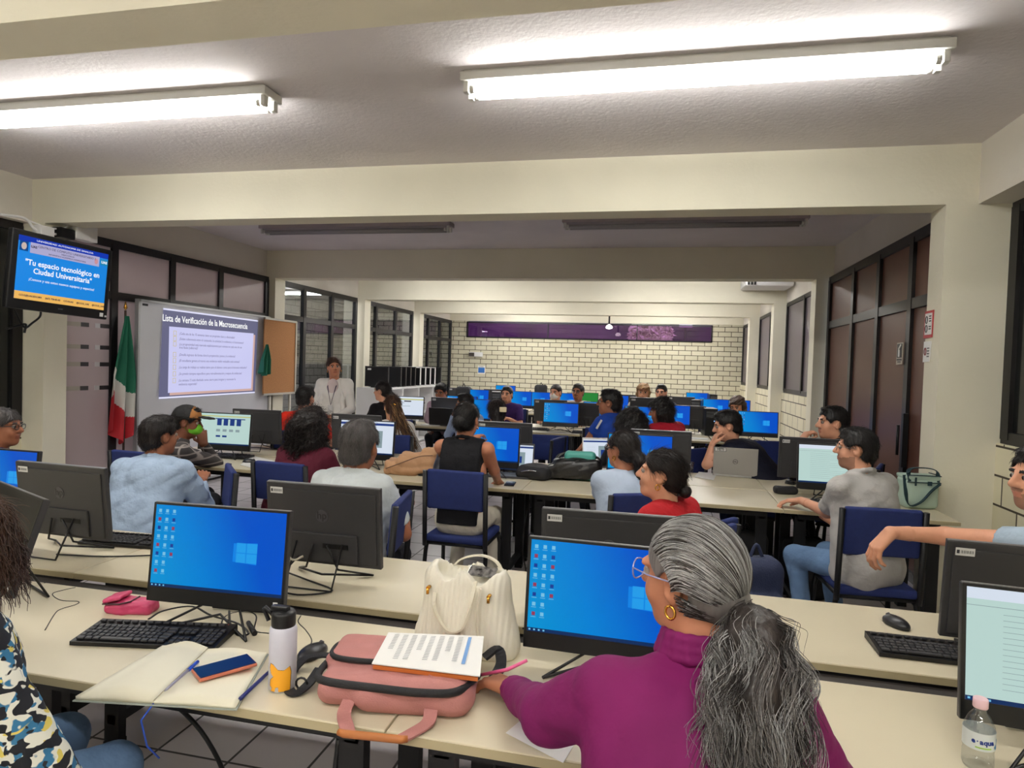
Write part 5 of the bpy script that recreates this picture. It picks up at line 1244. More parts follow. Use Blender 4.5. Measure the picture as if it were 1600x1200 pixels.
# woman in red with a bun
person('woman in red blouse with dark bun looking left sitting before the monitor', A(1032, 742, 3.25), yaw=1.45, byaw=1.05, pitch=-.12, skin='light', hair='dark', style='pulled', shirt=cloth('red', rgb(168, 26, 34)), sleeve='short', female=True, lean=.06, earring=True, res=.010, hres=.005, sh_drop=.18, girth=1.12, chairl='blue chair under the woman in red blouse')
s = Sdf(); B_ = rotm(1.45, -.12); hb = A(1032, 742, 3.25); s.ell(hb+B_ @ V3(0, -.125, -.055), (.03, .034, .03)); P, F = s.mesh(.005, disp=folds(.003, 2, 60)); o = sobj('hair_bun', [(P-np.array([hb[0], hb[1], 0]), F)], hair_mat('dark', HAIRS['dark'])); o.parent = bpy.data.objects[[x.name for x in COL.objects if x.get('label', '').startswith('woman in red blouse')][0]]
# ponytail woman with black glasses
person('woman in pale blue top with black glasses and ponytail sitting', A(972, 703, 4.2), yaw=.95, byaw=.45, skin='mid', hair='dark', style='pony', shirt=cloth('pale_blue2', rgb(170, 184, 204)), sleeve='short', female=True, sh_drop=.19, glasses='black', earring=True, L=(A(938, 775, 4.45), A(938, 750, 4.7)), chairl='blue chair under the ponytail woman in pale blue', hres=.006)
# grey polo man
hp = A(1336, 702, 4.2)
person('bearded man in light grey polo with glasses sitting at the third row', hp, yaw=1.35, byaw=.62, skin='light', hair='black', style='short', beard=1, shirt=cloth('light_grey', rgb(178, 176, 174), .05), sleeve='short', pants=JEANS, lean=.06, girth=1.1, glasses='wire', cyaw=.08, collar=True, res=.010,
    L=(A(1292, 800, 4.35), A(1252, 782, 4.62)), R=(A(1310, 818, 4.5), A(1282, 803, 4.7)), handL=(V3(-.8, .5, -.15), UPV, .5), hem=.42, chairl='blue chair under the man in light grey polo', foldamp=.007, hipz=.55)
# sleeveless woman
person('woman in black sleeveless top and white trousers with low bun sitting', A(730, 656, 4.42), yaw=-.12, byaw=-.02, skin='mid', hair='black', style='bun', shirt=cloth('black_top', rgb(20, 20, 24)), sleeve='none', pants=cloth('white_trousers', rgb(214, 208, 192), .04), female=True, lean=.0, hem=.555, earring=True,
    R=(A(772, 735, 4.5), A(778, 752, 4.75)), L=(A(706, 735, 4.6), A(738, 690, 4.85)), shoes=mat('shoe_cream', rgb(200, 192, 170), .7), chairl='blue chair under the woman in black sleeveless top', sh_drop=.195, girth=1.14, ncut=.02, collar=True, hipz=.57, res=.010)
# curly woman in maroon
person('woman in maroon with a big mass of dark curly hair sitting', A(488, 668, 4.4), yaw=-.2, byaw=-.1, skin='mid', hair='dark', style='curly', shirt=cloth('maroon', rgb(84, 22, 40)), sleeve='long', female=True, girth=1.25, hs=1.12, sh_drop=.2, chairl='blue chair under the curly haired woman in maroon')
# capped man
person('man in black and tan cap and green face mask sitting at the left', A(293, 660, 4.42), yaw=-1.15, byaw=-.75, pitch=.15, skin='dark', hair='black', style='short', shirt=plaid(), sleeve='long', cap=True, mask=cloth('lime', rgb(110, 190, 50), .03), lean=.16, L=(A(300, 740, 4.7), A(330, 728, 4.95)), R=(A(338, 724, 4.75), A(318, 694, 4.62)), handR=(V3(-.3, .1, 1), V3(.5, -.8, .2), 1.0), cyaw=-.1, chairl='blue chair under the man in the cap', hres=.006)
# red t shirt man, back
person('man in bright orange red tee seen from behind sitting near the cork board', A(478, 622, 6.25), yaw=-.05, byaw=.25, skin='light', hair='black', style='short', shirt=cloth('orange_red', rgb(214, 44, 26)), sleeve='short', lean=.14, girth=1.1, chairl='blue chair under the man in orange red tee')
# standing presenter
hs_ = A(522, 574, 7.45)
pr = person('woman in white blazer and jeans standing before the left glazing', hs_, yaw=PI+.62, byaw=PI+.25, roll=.06, skin='mid', hair='brown', style='pulled', stand=True, shirt=WHT, sleeve='long', pants=JEANSD, lean=.0, female=True, girth=1.08, hem=.76, hipz=.88,
    L=(hs_+V3(.27, -.04, -.50), hs_+V3(.12, -.25, -.62)), R=(hs_+V3(-.26, -.02, -.50), hs_+V3(.03, -.27, -.60)), handL=(V3(-.8, -.3, -.2), V3(.2, -.8, .5), .8), handR=(V3(.8, -.3, -.25), V3(.2, -.9, .3), .8), res=.012, seat=False, earring=True)
o_ = pr['org']; g_ = MB(); g_.tube([tuple(pr['shc']+pr['B'] @ V3(-.055, .03, .06)-o_), tuple(pr['shc']+pr['B'] @ V3(-.05, .145, -.03)-o_), tuple(pr['shc']+pr['B'] @ V3(0, .185, -.25)-o_), tuple(pr['shc']+pr['B'] @ V3(.05, .145, -.03)-o_), tuple(pr['shc']+pr['B'] @ V3(.055, .03, .06)-o_)], .006, 6); ly = g_.build('lanyard', mat('lanyard_navy', rgb(40, 36, 70), .7), pr['t'])
q = pr['shc']+pr['B'] @ V3(0, .195, -.30)-o_; bdg = MB().box((0, 0, 0), (.06, .004, .09), rz=.25).build('badge', STICK, ly); bdg.location = tuple(q)
s = Sdf(); k_ = pr
for kx in (-1, 1):     # open blazer fronts
    a = pr['shc']+pr['B'] @ V3(kx*.07, .06, .05); b_ = pr['shc']+pr['B'] @ V3(kx*.13, .13, -.18); c_ = pr['hipc']+pr['B'] @ V3(kx*.15, .11, -.02)
    s.cone(a, b_, .022, .03, .02); s.cone(b_, c_, .03, .034, .02); s.cone(c_, c_-UPV*.14, .034, .02, .02)
for kx in (-1, 1): s.cone(pr['hipc']+pr['B'] @ V3(kx*.12, -.02, .05), pr['hipc']+pr['B'] @ V3(kx*.12, -.03, -.12), .09, .085, .05)
P, F = s.mesh(.012); sobj('blazer', [(P-o_, F)], WHT, pr['t'])
P_ = MB(); P_.b2((0, 0, 0), (.001, .001, .001)); P_.bm.free()
s = Sdf(); s.ell(pr['shc']+pr['B'] @ V3(0, .085, -.10), (.085, .075, .17), pr['B'], .02); s.ell(pr['hipc']+pr['B'] @ V3(0, .09, .06), (.09, .075, .14), pr['B'], .05); P, F = s.mesh(.012); sobj('inner_top', [(P-o_, F)], cloth('blush_top', rgb(206, 190, 190)), pr['t'])
# black tee woman, brown haired woman
person('woman in black tee with dark ponytail looking left sitting behind the presenter side', A(597, 612, 7.7), yaw=1.45, byaw=1.1, skin='light', hair='dark', style='pony', shirt=cloth('black_tee', rgb(22, 20, 24)), sleeve='short', female=True, chairl='blue chair under the woman in black tee')
hb = A(613, 636, 6.3)
pb = person('woman in white blouse with long highlighted hair in a gold clip sitting', hb, yaw=.55, byaw=.35, skin='light', hair='brown', style='pulled', shirt=WHT, sleeve='long', female=True, lean=.1, girth=1.1, L=(A(600, 690, 6.4), A(640, 700, 6.6)), chairl='blue chair under the woman in white blouse')
N = 420; m = 24; tt = np.linspace(0, 1, m); rs = np.random.RandomState(8); T = tt[None, :, None]; c0 = pb['hd'](0, -.10, .02)
off = rs.randn(N, 3)*V3(.03, .03, .02); e0 = A(646, 700, 6.15); e1 = A(622, 694, 6.15); en = np.where(rs.rand(N, 1) < .65, e0, e1)+rs.randn(N, 3)*.03
base = (1-T)*(c0+off[:, None, :]*.8)+T*en[:, None, :]-UPV*0+.03*np.sin(PI*T)*V3(.3, -1, .3)+.006*np.sin(T*12+rs.rand(N, 1, 3)*6)
P, F = strands(base-pb['org'], rs.uniform(.002, .004, N)); sobj('long_hair', [(P, F, np.tile(np.repeat(rs.choice(2, N), m-1), 3))], [hair_mat('brown', HAIRS['brown']), hair_mat('blond', HAIRS['blond'])], pb['t'])
g_ = MB(); q = pb['hd'](0, -.125, .01)-pb['org']; g_.tube([tuple(q+V3(.03*math.cos(a), -.01, .03*math.sin(a))) for a in np.linspace(.5, 5.2, 14)], .006, 6); g_.build('hair_clip', GOLD, pb['t'])
# second row of attendees
person('woman with dark hair and a cream hair clip seen from behind sitting', A(776, 644, 6.45), yaw=.35, byaw=.2, skin='light', hair='dark', style='clip', shirt=cloth('charcoal_top', rgb(40, 38, 44)), sleeve='short', female=True, earring=True, chairl='blue chair under the woman with the cream clip')
o = bpy.data.objects[[x.name for x in COL.objects if x.get('label', '').startswith('woman with dark hair and a cream')][0]]; q = A(786, 640, 6.30)
MB().box(tuple(q-np.array([*o.location])), (.07, .02, .05), rz=.3, bevel=.008).build('hair_clip', mat('clip_cream', rgb(220, 205, 170), .4), o)
person('man in mauve shirt facing us leaning over a black laptop sitting', A(689, 613, 9.45), yaw=PI-.05, byaw=PI-.05, pitch=.25, skin='tan', hair='black', style='short', shirt=cloth('mauve', rgb(150, 128, 142)), sleeve='long', lean=.22, hs=1.08, collar=True, L=(A(705, 650, 9.3), A(700, 660, 9.15)), R=(A(668, 655, 9.3), A(672, 665, 9.15)), chairl='blue chair under the man in mauve shirt')
person('man in light blue shirt in profile with hand at his mouth sitting', A(726, 630, 8.05), yaw=1.6, byaw=1.0, pitch=.1, skin='tan', hair='black', style='short', shirt=cloth('sky_shirt', rgb(150, 166, 196)), sleeve='long', lean=.1, L=(A(700, 680, 8.0), A(709, 648, 7.95)), handL=(V3(.25, .1, .95), V3(-.9, -.1, .3), 1.2), pants=JEANSD, chairl='blue chair under the profile man in light blue shirt')
person('big man in royal blue polo with glasses in profile sitting', A(952, 630, 6.75), yaw=1.5, byaw=1.0, pitch=-.05, skin='tan', hair='black', style='short', shirt=cloth('royal_blue', rgb(26, 62, 150)), sleeve='short', lean=.1, girth=1.85, hs=1.12, sh_drop=.19, glasses='black', collar=True, L=(A(925, 680, 6.6), A(908, 700, 6.55)), chairl='blue chair under the big man in royal blue polo')
o = bpy.data.objects[[x.name for x in COL.objects if x.get('label', '').startswith('big man in royal')][0]]; q = A(936, 663, 6.45)
MB().box(tuple(q-np.array([*o.location])), (.02, .01, .10), rot=Matrix.Rotation(.5, 3, 'Y')).build('badge', STICK, o)
person('person with big round black hair seen from behind sitting', A(986, 668, 6.1), yaw=.3, byaw=.3, skin='tan', hair='black', style='afro', shirt=cloth('black_shirt', rgb(20, 20, 22)), sleeve='short', hs=1.15, lean=.1, chairl='blue chair under the person with round black hair')
person('man in red shirt looking left in profile sitting', A(1032, 643, 6.5), yaw=1.45, byaw=.9, pitch=.15, skin='tan', hair='black', style='wavy', shirt=cloth('crimson', rgb(176, 30, 48)), sleeve='short', lean=.14, girth=1.3, sh_drop=.17, chairl='blue chair under the man in red shirt')
person('man in black navy shirt resting chin on hand sitting at right', A(1136, 666, 6.2), yaw=1.62, byaw=1.15, pitch=.22, skin='light', hair='black', style='short', beard=2, shirt=cloth('midnight', rgb(16, 18, 34)), sleeve='short', lean=.34, girth=1.5, hs=1.14, sh_drop=.19, pants=JEANSD, slv=.5, L=(A(1104, 726, 5.95), A(1113, 694, 5.98)), handL=(V3(.35, .1, .9), V3(-.9, -.2, .2), 1.3), R=(A(1172, 700, 6.1), A(1128, 708, 6.0)), chairl='blue chair under the man resting his chin')
person('mustached man in black shirt with hand at mouth sitting at right', A(1300, 662, 5.95), yaw=1.7, byaw=1.2, skin='light', hair='black', style='short', beard=3, shirt=cloth('black_shirt', rgb(20, 20, 22)), sleeve='short', hs=1.15, collar=True, L=(A(1244, 730, 5.9), A(1250, 690, 5.85)), handL=(V3(.55, .0, .8), V3(-.8, -.3, .5), 1.1), chairl='blue chair under the mustached man in black')
# far side, facing us
person('man in purple tee facing us with crossed arms sitting', A(792, 617, 10.3), yaw=PI-.1, byaw=PI-.2, skin='light', hair='black', style='short', beard=2, shirt=cloth('purple', rgb(62, 40, 100)), sleeve='short', hs=1.12, girth=1.1, res=.014, hres=.007, chairl='blue chair under the man in purple tee')
person('woman in white face mask with dark hair facing us sitting', A(868, 614, 10.3), yaw=PI-.3, byaw=PI-.2, skin='light', hair='dark', style='pulled', mask=WHT, shirt=cloth('beige_top', rgb(180, 170, 165)), sleeve='short', female=True, hs=1.1, res=.014, hres=.007, chairl='blue chair under the woman in face mask')
person('man in white shirt and glasses facing us sitting', A(903, 613, 10.2), yaw=PI-.25, byaw=PI-.1, skin='mid', hair='black', style='short', beard=2, glasses='black', shirt=WHT, sleeve='long', hs=1.08, girth=1.15, res=.014, hres=.007, chairl='blue chair under the man in white shirt')
person('blond woman half hidden behind a dark monitor sitting', A(1005, 614, 10.25), yaw=PI, byaw=PI, skin='light', hair='blond', style='wavy', shirt=cloth('cream_top', rgb(206, 198, 176)), sleeve='short', female=True, hs=1.1, res=.014, hres=.007, chairl='blue chair under the blond woman')
person('dark haired man half hidden behind a dark monitor sitting', A(1033, 614, 10.8), yaw=PI-.25, byaw=PI, skin='light', hair='black', style='short', shirt=cloth('slate', rgb(80, 84, 100)), sleeve='short', hs=1.1, res=.014, hres=.007, chairl='blue chair under the half hidden dark haired man')
person('person with curly brown hair behind the right monitor sitting', A(1152, 636, 10.1), yaw=PI-.5, byaw=PI, pitch=.3, skin='light', hair='brown', style='wavy', shirt=cloth('dusty_pink', rgb(190, 110, 120)), sleeve='short', hs=1.2, res=.014, hres=.007, chairl='blue chair under the curly brown haired person')
# empty chairs the photo shows
for px, py, Y, yaw, lb in [(860, 700, 7.0, .1, 'empty blue chair with its back to us behind the fourth row'), (838, 720, 6.6, 1.4, 'empty blue chair seen edge on behind the black bags'), (1180, 720, 7.6, .2, 'empty blue chair behind the man resting his chin'), (1045, 690, 7.6, 0, 'blue chair behind the ponytail woman monitor'), (940, 660, 8.1, .1, 'empty blue chair in front of the fifth row'), (1085, 650, 11.3, PI, 'empty blue chair between the sixth and seventh rows')]:
    q = A(px, py, Y); chair(q[0], Y, yaw, lb)
chair(-1.95, 3.5, 2.6, 'empty blue chair between the light blue and the pale shirt men')
# ---------------------------------------------------------------- things on the tables, near ones first
def Z(px, py, z=TZ): return at(px, py, Z=z)
def keyboard(cx, cy, rz, label, z=TZ, detail=True):
    t = empty('keyboard', (cx, cy, z), rz, label, 'keyboard')
    g = MB(); g.prism([(-.078, 0.002), (.078, .002), (.078, .024), (-.078, .014)], -.225, .225, fn=lambda a, b, c: (c, a, b)); g.build('case', BLK, t)
    KM = mat('key_black', rgb(44, 44, 48), .5); g = MB(); random.seed(1)
    def key(x, y, w_=.0155, d_=.0155): g.box((x, y, .019+(y+.078)*.064), (w_, d_, .007), bevel=.0015 if detail else 0, seg=1)
    for r_ in range(5):
        n_ = 15; x = -.213
        ws = {0: [.024]+[.0155]*1+[.098]+[.0155]*3+[.024]}.get(r_, [.0155+.003*(r_ == 3)]+[.0155]*12+[.0285])
        if r_ == 0: ws = [.024, .02, .02, .1, .02, .02, .024, .02]
        for w_ in ws: key(x+w_/2, -.06+r_*.0195, w_); x += w_+.0035
    for r_ in range(5):
        for c_ in range(3):
            if r_ in (1, 3, 4) or r_ == 0: key(.083+c_*.019, -.06+r_*.0195)
        for c_ in range(4): key(.149+c_*.019, -.06+r_*.0195)
    for c_ in range(16): key(-.205+c_*.026, .055, .0185, .012)
    g.build('keys', KM, t)
    g = MB()
    for k in range(3): g.box((.17+k*.014, .071, .0235), (.003, .003, .001))
    g.build('indicator_light', emis('led_red', rgb(200, 60, 60), .6), t)
    return t
def mouse(x, y, rz, label, z=TZ):
    t = empty('computer_mouse', (x, y, z), rz, label, 'mouse')
    s = Sdf(); s.ell((0, 0, .010), (.032, .056, .026), None, .01); P, F = s.mesh(.003, cut=lambda X, Y, Z_: (.002-Z_+0*X+0*Y).astype(np.float32)); sobj('shell', [(P, F)], mat('mouse_black', rgb(28, 29, 34), .35), t)
    MB().tube([(0, .026, .026), (0, .036, .036-.004), (0, .044, .026)], .005, 8).build('wheel', mat('wheel_grey', rgb(70, 70, 76), .5), t)
    g = MB(); g.tube([(0, .053, .018), (0, .03, .0335), (0, .0, .0368)], .0008, 4); g.build('button_seam', BLK, t)
    return t
a, b, c, d = Z(106, 1006, .76), Z(155, 966, .77), Z(373, 976, .77), Z(342, 1015, .76)
kc = (a+b+c+d)/4; krz = math.atan2((d-a+c-b)[1], (d-a+c-b)[0]); keyboard(kc[0], kc[1], krz, 'black keyboard beside the open notebook, nearest table')
a = Z(1450, 1008); keyboard(.95, 2.37, .0, 'black keyboard half under the dark monitor at the right, second row')
keyboard(1.14, 1.70, -.25, 'black keyboard behind the water bottle at the lower right corner')
keyboard(-2.40, 2.62, .1, 'black keyboard just beyond the leftmost dark monitor back')
k_ = Z(285, 0+717); 
q = Z(372, 713); keyboard(q[0]-.05, q[1]-.10, .1, 'black keyboard in front of the pale web page monitor', detail=False)
q = Z(480, 1032); mouse(q[0], q[1]+.03, -.25, 'black mouse right of the white tumbler')
q = Z(1400, 978); mouse(q[0], q[1], .45, 'black mouse on the bare table at the right, second row')
q = Z(1470, 978); mouse(q[0]+.03, q[1], .0, 'black mouse mostly hidden behind the right dark monitor')
q = Z(395, 722); mouse(q[0], q[1]-.05, -1.2, 'black mouse beside papers in front of the maroon woman')
q = Z(807, 738); mouse(q[0], q[1], 0, 'small dark mouse left of the black bags')
# cables
cable('mouse_cable', [Z(483, 1012), Z(487, 1000), Z(478, 985), Z(466, 972), Z(470, 962)], .0018, label='thin black mouse cable behind the white tumbler')
cable('mouse_cable', [Z(70, 985), Z(85, 960), Z(95, 952), Z(118, 945), Z(122, 940), Z(95, 938), Z(82, 928), Z(100, 922), Z(118, 918)], .0018, label='thin black cable curling beside the pink pouch')
cable('mouse_cable', [Z(1250, 1082), Z(1268, 1083), Z(1277, 1078), Z(1270, 1066), Z(1258, 1058)], .0018, label='thin black cable loop right of the grey ponytail')
cable('desk_cable', [Z(232, 968), Z(255, 955), Z(300, 948), Z(330, 962), Z(372, 975), Z(388, 990), Z(372, 993), Z(360, 975), Z(358, 955)], .004, label='black cables lying under the left blue desktop monitor')
cable('desk_cable', [Z(345, 990, .765), Z(350, 965), Z(380, 955), Z(400, 962), Z(398, 985), Z(420, 990)], .0025, label='thin black cord with a ferrite bead left of the tumbler')
tag(MB().tube([tuple(Z(388, 973, .758)), tuple(Z(398, 990, .758))], [.008, .009], 8).build('ferrite_bead', BLK), 'black ferrite bead on the cord left of the tumbler', 'cable')
m2p = at(480, 862, Y=2.38)
cable('white_cable', [tuple(m2p+V3(.0, -.03, -.01)), tuple(m2p+V3(-.04, -.05, -.02)), (-1.45, 2.30, .93), (-1.44, 2.27, .86), (-1.48, 2.24, .79), (-1.50, 2.22, .757)], .0045, mat('cable_white', rgb(190, 184, 170), .5), label='white cable plugged into the back of the dark monitor with emblem')
for pts, lb in [([(-1.5, 2.45, .757), (-1.35, 2.38, .757), (-1.2, 2.3, .757), (-1.3, 2.22, .757), (-1.45, 2.26, .757)], 'black cables under the dark monitor with the white cable'), ([(-1.38, 2.36, .86), (-1.42, 2.3, .80), (-1.46, 2.25, .757), (-1.6, 2.2, .757)], 'black power cord hanging from the dark monitor with white cable'),
                ([(-.25, 2.3, .757), (-.38, 2.25, .757), (-.36, 2.18, .757), (-.42, 2.16, .757)], 'thin black cord beside the white tote bag'), ([(-2.55, 2.35, .757), (-2.3, 2.4, .757), (-2.05, 2.55, .757), (-2.2, 2.62, .757)], 'black cord under the leftmost dark monitor back')]:
    cable('desk_cable', pts, .0035, label=lb)
cable('desk_cable', [(-.95, 5.0, .6), (-.97, 4.9, .3), (-.9, 4.85, .02), (-.7, 4.7, .006), (-.6, 4.6, .006)], .006, label='black cord hanging from the third row to the floor box')
cable('desk_cable', [(-1.3, 4.2, .006), (-.8, 4.9, .006), (-.3, 5.7, .006)], .005, label='black cord lying across the floor tiles')
cable('desk_cable', [(-.78, 1.55, .66), (-.8, 1.56, .5), (-.84, 1.6, .3), (-.8, 1.62, .05), (-.7, 1.7, .012)], .008, label='thick black cord hanging below the nearest table')
cable('desk_cable', [(-1.62, 1.85, .55), (-1.5, 1.95, .35), (-1.35, 1.9, .2), (-1.33, 1.85, .05)], .008, label='black cord under the table beside the patterned blouse')
tag(MB().b2((-.6, 4.75, 0), (-.35, 5.0, .12), .01).build('floor_box', mat('box_grey', rgb(110, 108, 104), .6)), 'grey electrical floor box beyond the nearest blue desktop monitor', 'box')
# notebook, phone, pens
nb = empty('open_notebook', (0, 0, 0), 0, 'open notebook with cream pages overhanging the table edge', 'notebook')
A_, B_, C_, D_, S0_, S1_ = Z(118, 1093, .755), Z(262, 1008, .755), Z(417, 1022, .755), Z(368, 1107, .755), Z(240, 1099, .755), Z(325, 1016, .755)
def page(name, p, q, r, s, m, th=.012, curl=.012):
    n = 14; P = []; F = []; nv = 8
    for i in range(n):
        u = i/(n-1); hgt = th*(.55+.45*math.sin(PI*min(1, u*1.2)))+curl*math.sin(PI*u)**2*.5
        for j in range(nv):
            v = j/(nv-1); x = (p*(1-u)+q*u)*(1-v)+(s*(1-u)+r*u)*v; P.append(x+V3(0, 0, hgt))
    for i in range(n-1):
        for j in range(nv-1): a = i*nv+j; F.append((a, a+1, a+nv+1, a+nv))
    k = len(P); P += [x*V3(1, 1, 0)+V3(0, 0, .754) for x in P[:k]]; F += [(a+k, d+k, c+k, b+k) for a, b, c, d in F]
    for i in range(n-1):
        for j in (0, nv-1): a = i*nv+j; F.append((a, a+nv, a+nv+k, a+k))
    for j in range(nv-1):
        for i in (0, n-1): a = i*nv+j; F.append((a, a+1, a+1+k, a+k))
    return sobj(name, [(np.array(P), np.array(F))], m, nb)
PG = mat('page_cream', rgb(226, 222, 202), .8, bump=.05, bscale=30)
page('left_pages', S0_, A_, B_, S1_, PG, .016, .01); page('right_pages', S0_, D_, C_, S1_, PG, .009, .008)
g = MB(); cvo = (A_+B_+C_+D_)/4
for pts in ([A_, D_, C_, B_],): 
    pts = [cvo+(p-cvo)*1.025 for p in pts]; g.quad([tuple(p-V3(0, 0, .001)) for p in pts]); g.quad([tuple(p-V3(0, 0, .004)) for p in pts][::-1])
    for k in range(4): g.quad([tuple(pts[k]-V3(0, 0, .001)), tuple(pts[(k+1) % 4]-V3(0, 0, .001)), tuple(pts[(k+1) % 4]-V3(0, 0, .004)), tuple(pts[k]-V3(0, 0, .004))])
g.build('cover', mat('cover_grey', rgb(150, 156, 150), .7), nb)
MB().tube([tuple(S0_-V3(.0, .0, .0)), tuple(S0_+V3(-.01, -.03, -.03)), tuple(S0_+V3(0, -.02, -.10)), tuple(S0_+V3(.02, .0, -.14))], .0025, 5).build('ribbon', mat('ribbon_blue', rgb(30, 70, 170), .6), nb)
g = MB(); p0, p1 = Z(257, 1080, .778), Z(309, 1034, .776); dv = (p1-p0)
pen = MB().tube([tuple(p0), tuple(p0+dv*.06), tuple(p0+dv*.7)], [.001, .0035, .0038], 8).build('ballpoint_pen', mat('pen_clear', rgb(150, 150, 170), .3)); tag(pen, 'clear ballpoint pen with blue cap lying on the open notebook', 'pen')
MB().tube([tuple(p0+dv*.7), tuple(p0+dv)], .0052, 8).build('cap', mat('pen_blue', rgb(20, 70, 190), .35), pen)
p0, p1 = Z(375, 1092, .762), Z(420, 1050, .762); tag(MB().tube([tuple(p0), tuple(p1)], .005, 8).build('ballpoint_pen', mat('pen_navy', rgb(24, 34, 110), .35)), 'dark blue pen between the notebook and the tumbler', 'pen')
def slab(name, pts, z0, th, m, label, cat, bevel=.003):
    q = [Z(a, b, z0) for a, b in pts]; c = sum(q)/len(q); ux = (q[1]-q[0]); L1 = (np.linalg.norm(q[1]-q[0])+np.linalg.norm(q[2]-q[3]))/2; L2 = (np.linalg.norm(q[2]-q[1])+np.linalg.norm(q[3]-q[0]))/2
    rz = math.atan2(ux[1], ux[0]); t = empty(name, (c[0], c[1], z0), rz, label, cat); t['_d'] = 0; del t['_d']; return t, L1, L2
t, L1, L2 = slab('smartphone', [(307, 1066), (345, 1071), (396, 1030), (352, 1020)], .772, .01, None, 'phone in a coral case lying on the open notebook', 'phone')
MB().box((0, 0, .005), (.078, .155, .010), bevel=.004).build('case', mat('coral', rgb(190, 110, 86), .5), t); MB().box((0, 0, .0105), (.072, .149, .002), bevel=.0008).build('display', mat('phone_glass', rgb(20, 30, 62), .08), t)
t.rotation_euler = (0, 0, -.62)
# tumbler
q = Z(441, 1074); tb = empty('tumbler', (q[0], q[1], TZ), 0, 'white insulated tumbler with black lid and a cartoon dog print', 'bottle'); r = .0365
TBM = mat('tumbler_lilac', rgb(198, 198, 212), .4); MB().lathe([(r*.9, 0), (r, .004), (r, .160), (r*.93, .170), (r*.8, .175)], 40).build('body', TBM, tb)
g = MB(); g.lathe([(r*.86, .172), (r*.88, .176), (r*.88, .205), (r*.8, .212), (r*.3, .214)], 32); g.box((-.01, 0, .218), (.05, .02, .014), bevel=.004); g.build('lid', BLK, tb)
MB().tube([(-.03, 0, .195), (-.055, 0, .215), (-.06, 0, .21), (-.045, 0, .18)], .006, 8).build('spout_handle', BLK, tb)
def decal(shape, off, m, name, parent, rr, a0, z0, sc_):
    n = 90; g = MB(); sx = 1.0
    inside = lambda u, v: sum(((shape[i][1] > v) != (shape[i-1][1] > v)) and (u < (shape[i-1][0]-shape[i][0])*(v-shape[i][1])/(shape[i-1][1]-shape[i][1]+1e-12)+shape[i][0]) for i in range(len(shape))) % 2
    us = np.linspace(min(p[0] for p in shape), max(p[0] for p in shape), n); vs = np.linspace(min(p[1] for p in shape), max(p[1] for p in shape), n)
    vid = {}
    def V(i, j):
        if (i, j) not in vid:
            an = a0+us[i]*sc_/rr; vid[(i, j)] = g.bm.verts.new(((rr+off)*math.cos(an), (rr+off)*math.sin(an), z0+vs[j]*sc_))
        return vid[(i, j)]
    for i in range(n-1):
        for j in range(n-1):
            if inside((us[i]+us[i+1])/2, (vs[j]+vs[j+1])/2): g.bm.faces.new((V(i, j), V(i+1, j), V(i+1, j+1), V(i, j+1)))
    return g.build(name, m, parent)
dog = [(-.3, 0), (.0, .0), (.05, .25), (.22, .3), (.25, .0), (.95, .0), (1.0, 1.2), (.9, 1.55), (.55, 1.35), (.2, 1.4), (-.1, 1.7), (-.35, 1.75), (-.42, 1.45), (-.3, 1.1), (-.1, .95), (-.35, .7), (-.38, .35), (-.2, .2)]
big = [((x-.3)*1.07+.3, (y-.8)*1.035+.8) for x, y in dog]
aa = -PI/2+.25-.25; decal(big, .0004, mat('decal_line', rgb(96, 60, 30), .5), 'dog_outline', tb, r, aa, .006, .042); decal(dog, .0008, mat('decal_orange', rgb(236, 166, 34), .5), 'dog_print', tb, r, aa, .006, .042)
# pink pouch
q = Z(208, 955); pp = empty('zip_pouch', (q[0], q[1], TZ), .15, 'small pink zip pouch lying open by the left monitor', 'pouch')
PK = mat('pink_leather', rgb(190, 60, 104), .4, bump=.2, bscale=60)
s = Sdf(); s.rbox((.015, 0, .022), (.065, .035, .022), None, .015); s.rbox((-.045, -.005, .018), (.035, .036, .018), None, .012); P, F = s.mesh(.003, disp=folds(.003, 2, 50)); sobj('body', [(P, F)], PK, pp)
s = Sdf(); s.rbox((-.05, -.01, .052), (.032, .036, .007), rotm(0, 0, -.25), .006); P, F = s.mesh(.003, disp=folds(.002, 2, 50)); sobj('flap', [(P, F)], PK, pp)
MB().tube([(-.08, -.045, .037), (-.02, -.045, .04), (.01, -.03, .045), (.01, .02, .046)], .003, 6).build('zipper', mat('zip_dark', rgb(60, 30, 40), .4), pp)
# pink backpack
bk = empty('pink_backpack', (-.655, 1.665, TZ), .10, 'dusty pink backpack lying flat on the nearest table', 'backpack')
PNK = mat('dusty_pink_fabric', rgb(172, 116, 112), .8, bump=.25, bscale=300, var=.05, vscale=20); BKT = mat('webbing_black', rgb(22, 22, 26), .7, bump=.3, bscale=400)
s = Sdf(); s.rbox((.0, 0, .042), (.20, .13, .040), None, .038); s.rbox((.05, -.01, .042), (.15, .125, .038), rotm(.12), .036); s.rbox((-.07, .045, .072), (.14, .075, .022), None, .02, .03); P, F = s.mesh(.006, disp=folds(.005, 6, 18), cut=lambda X, Y, Z_: (.001-Z_+0*X+0*Y).astype(np.float32)); sobj('body', [(P, F)], PNK, bk)
g = MB(); zz = spline([(-.206, .03, .066), (-.206, -.07, .066), (-.17, -.122, .070), (-.02, -.142, .074), (.10, -.144, .074), (.18, -.120, .074), (.214, -.02, .070)], 6)
g.tube(zz, .010, 6); g.tube(spline([(-.185, .10, .086), (-.205, .04, .088), (-.185, -.025, .090), (-.10, -.042, .092), (-.02, -.034, .094), (.01, .0, .096)], 6), .0075, 6); g.build('zipper', BKT, bk)
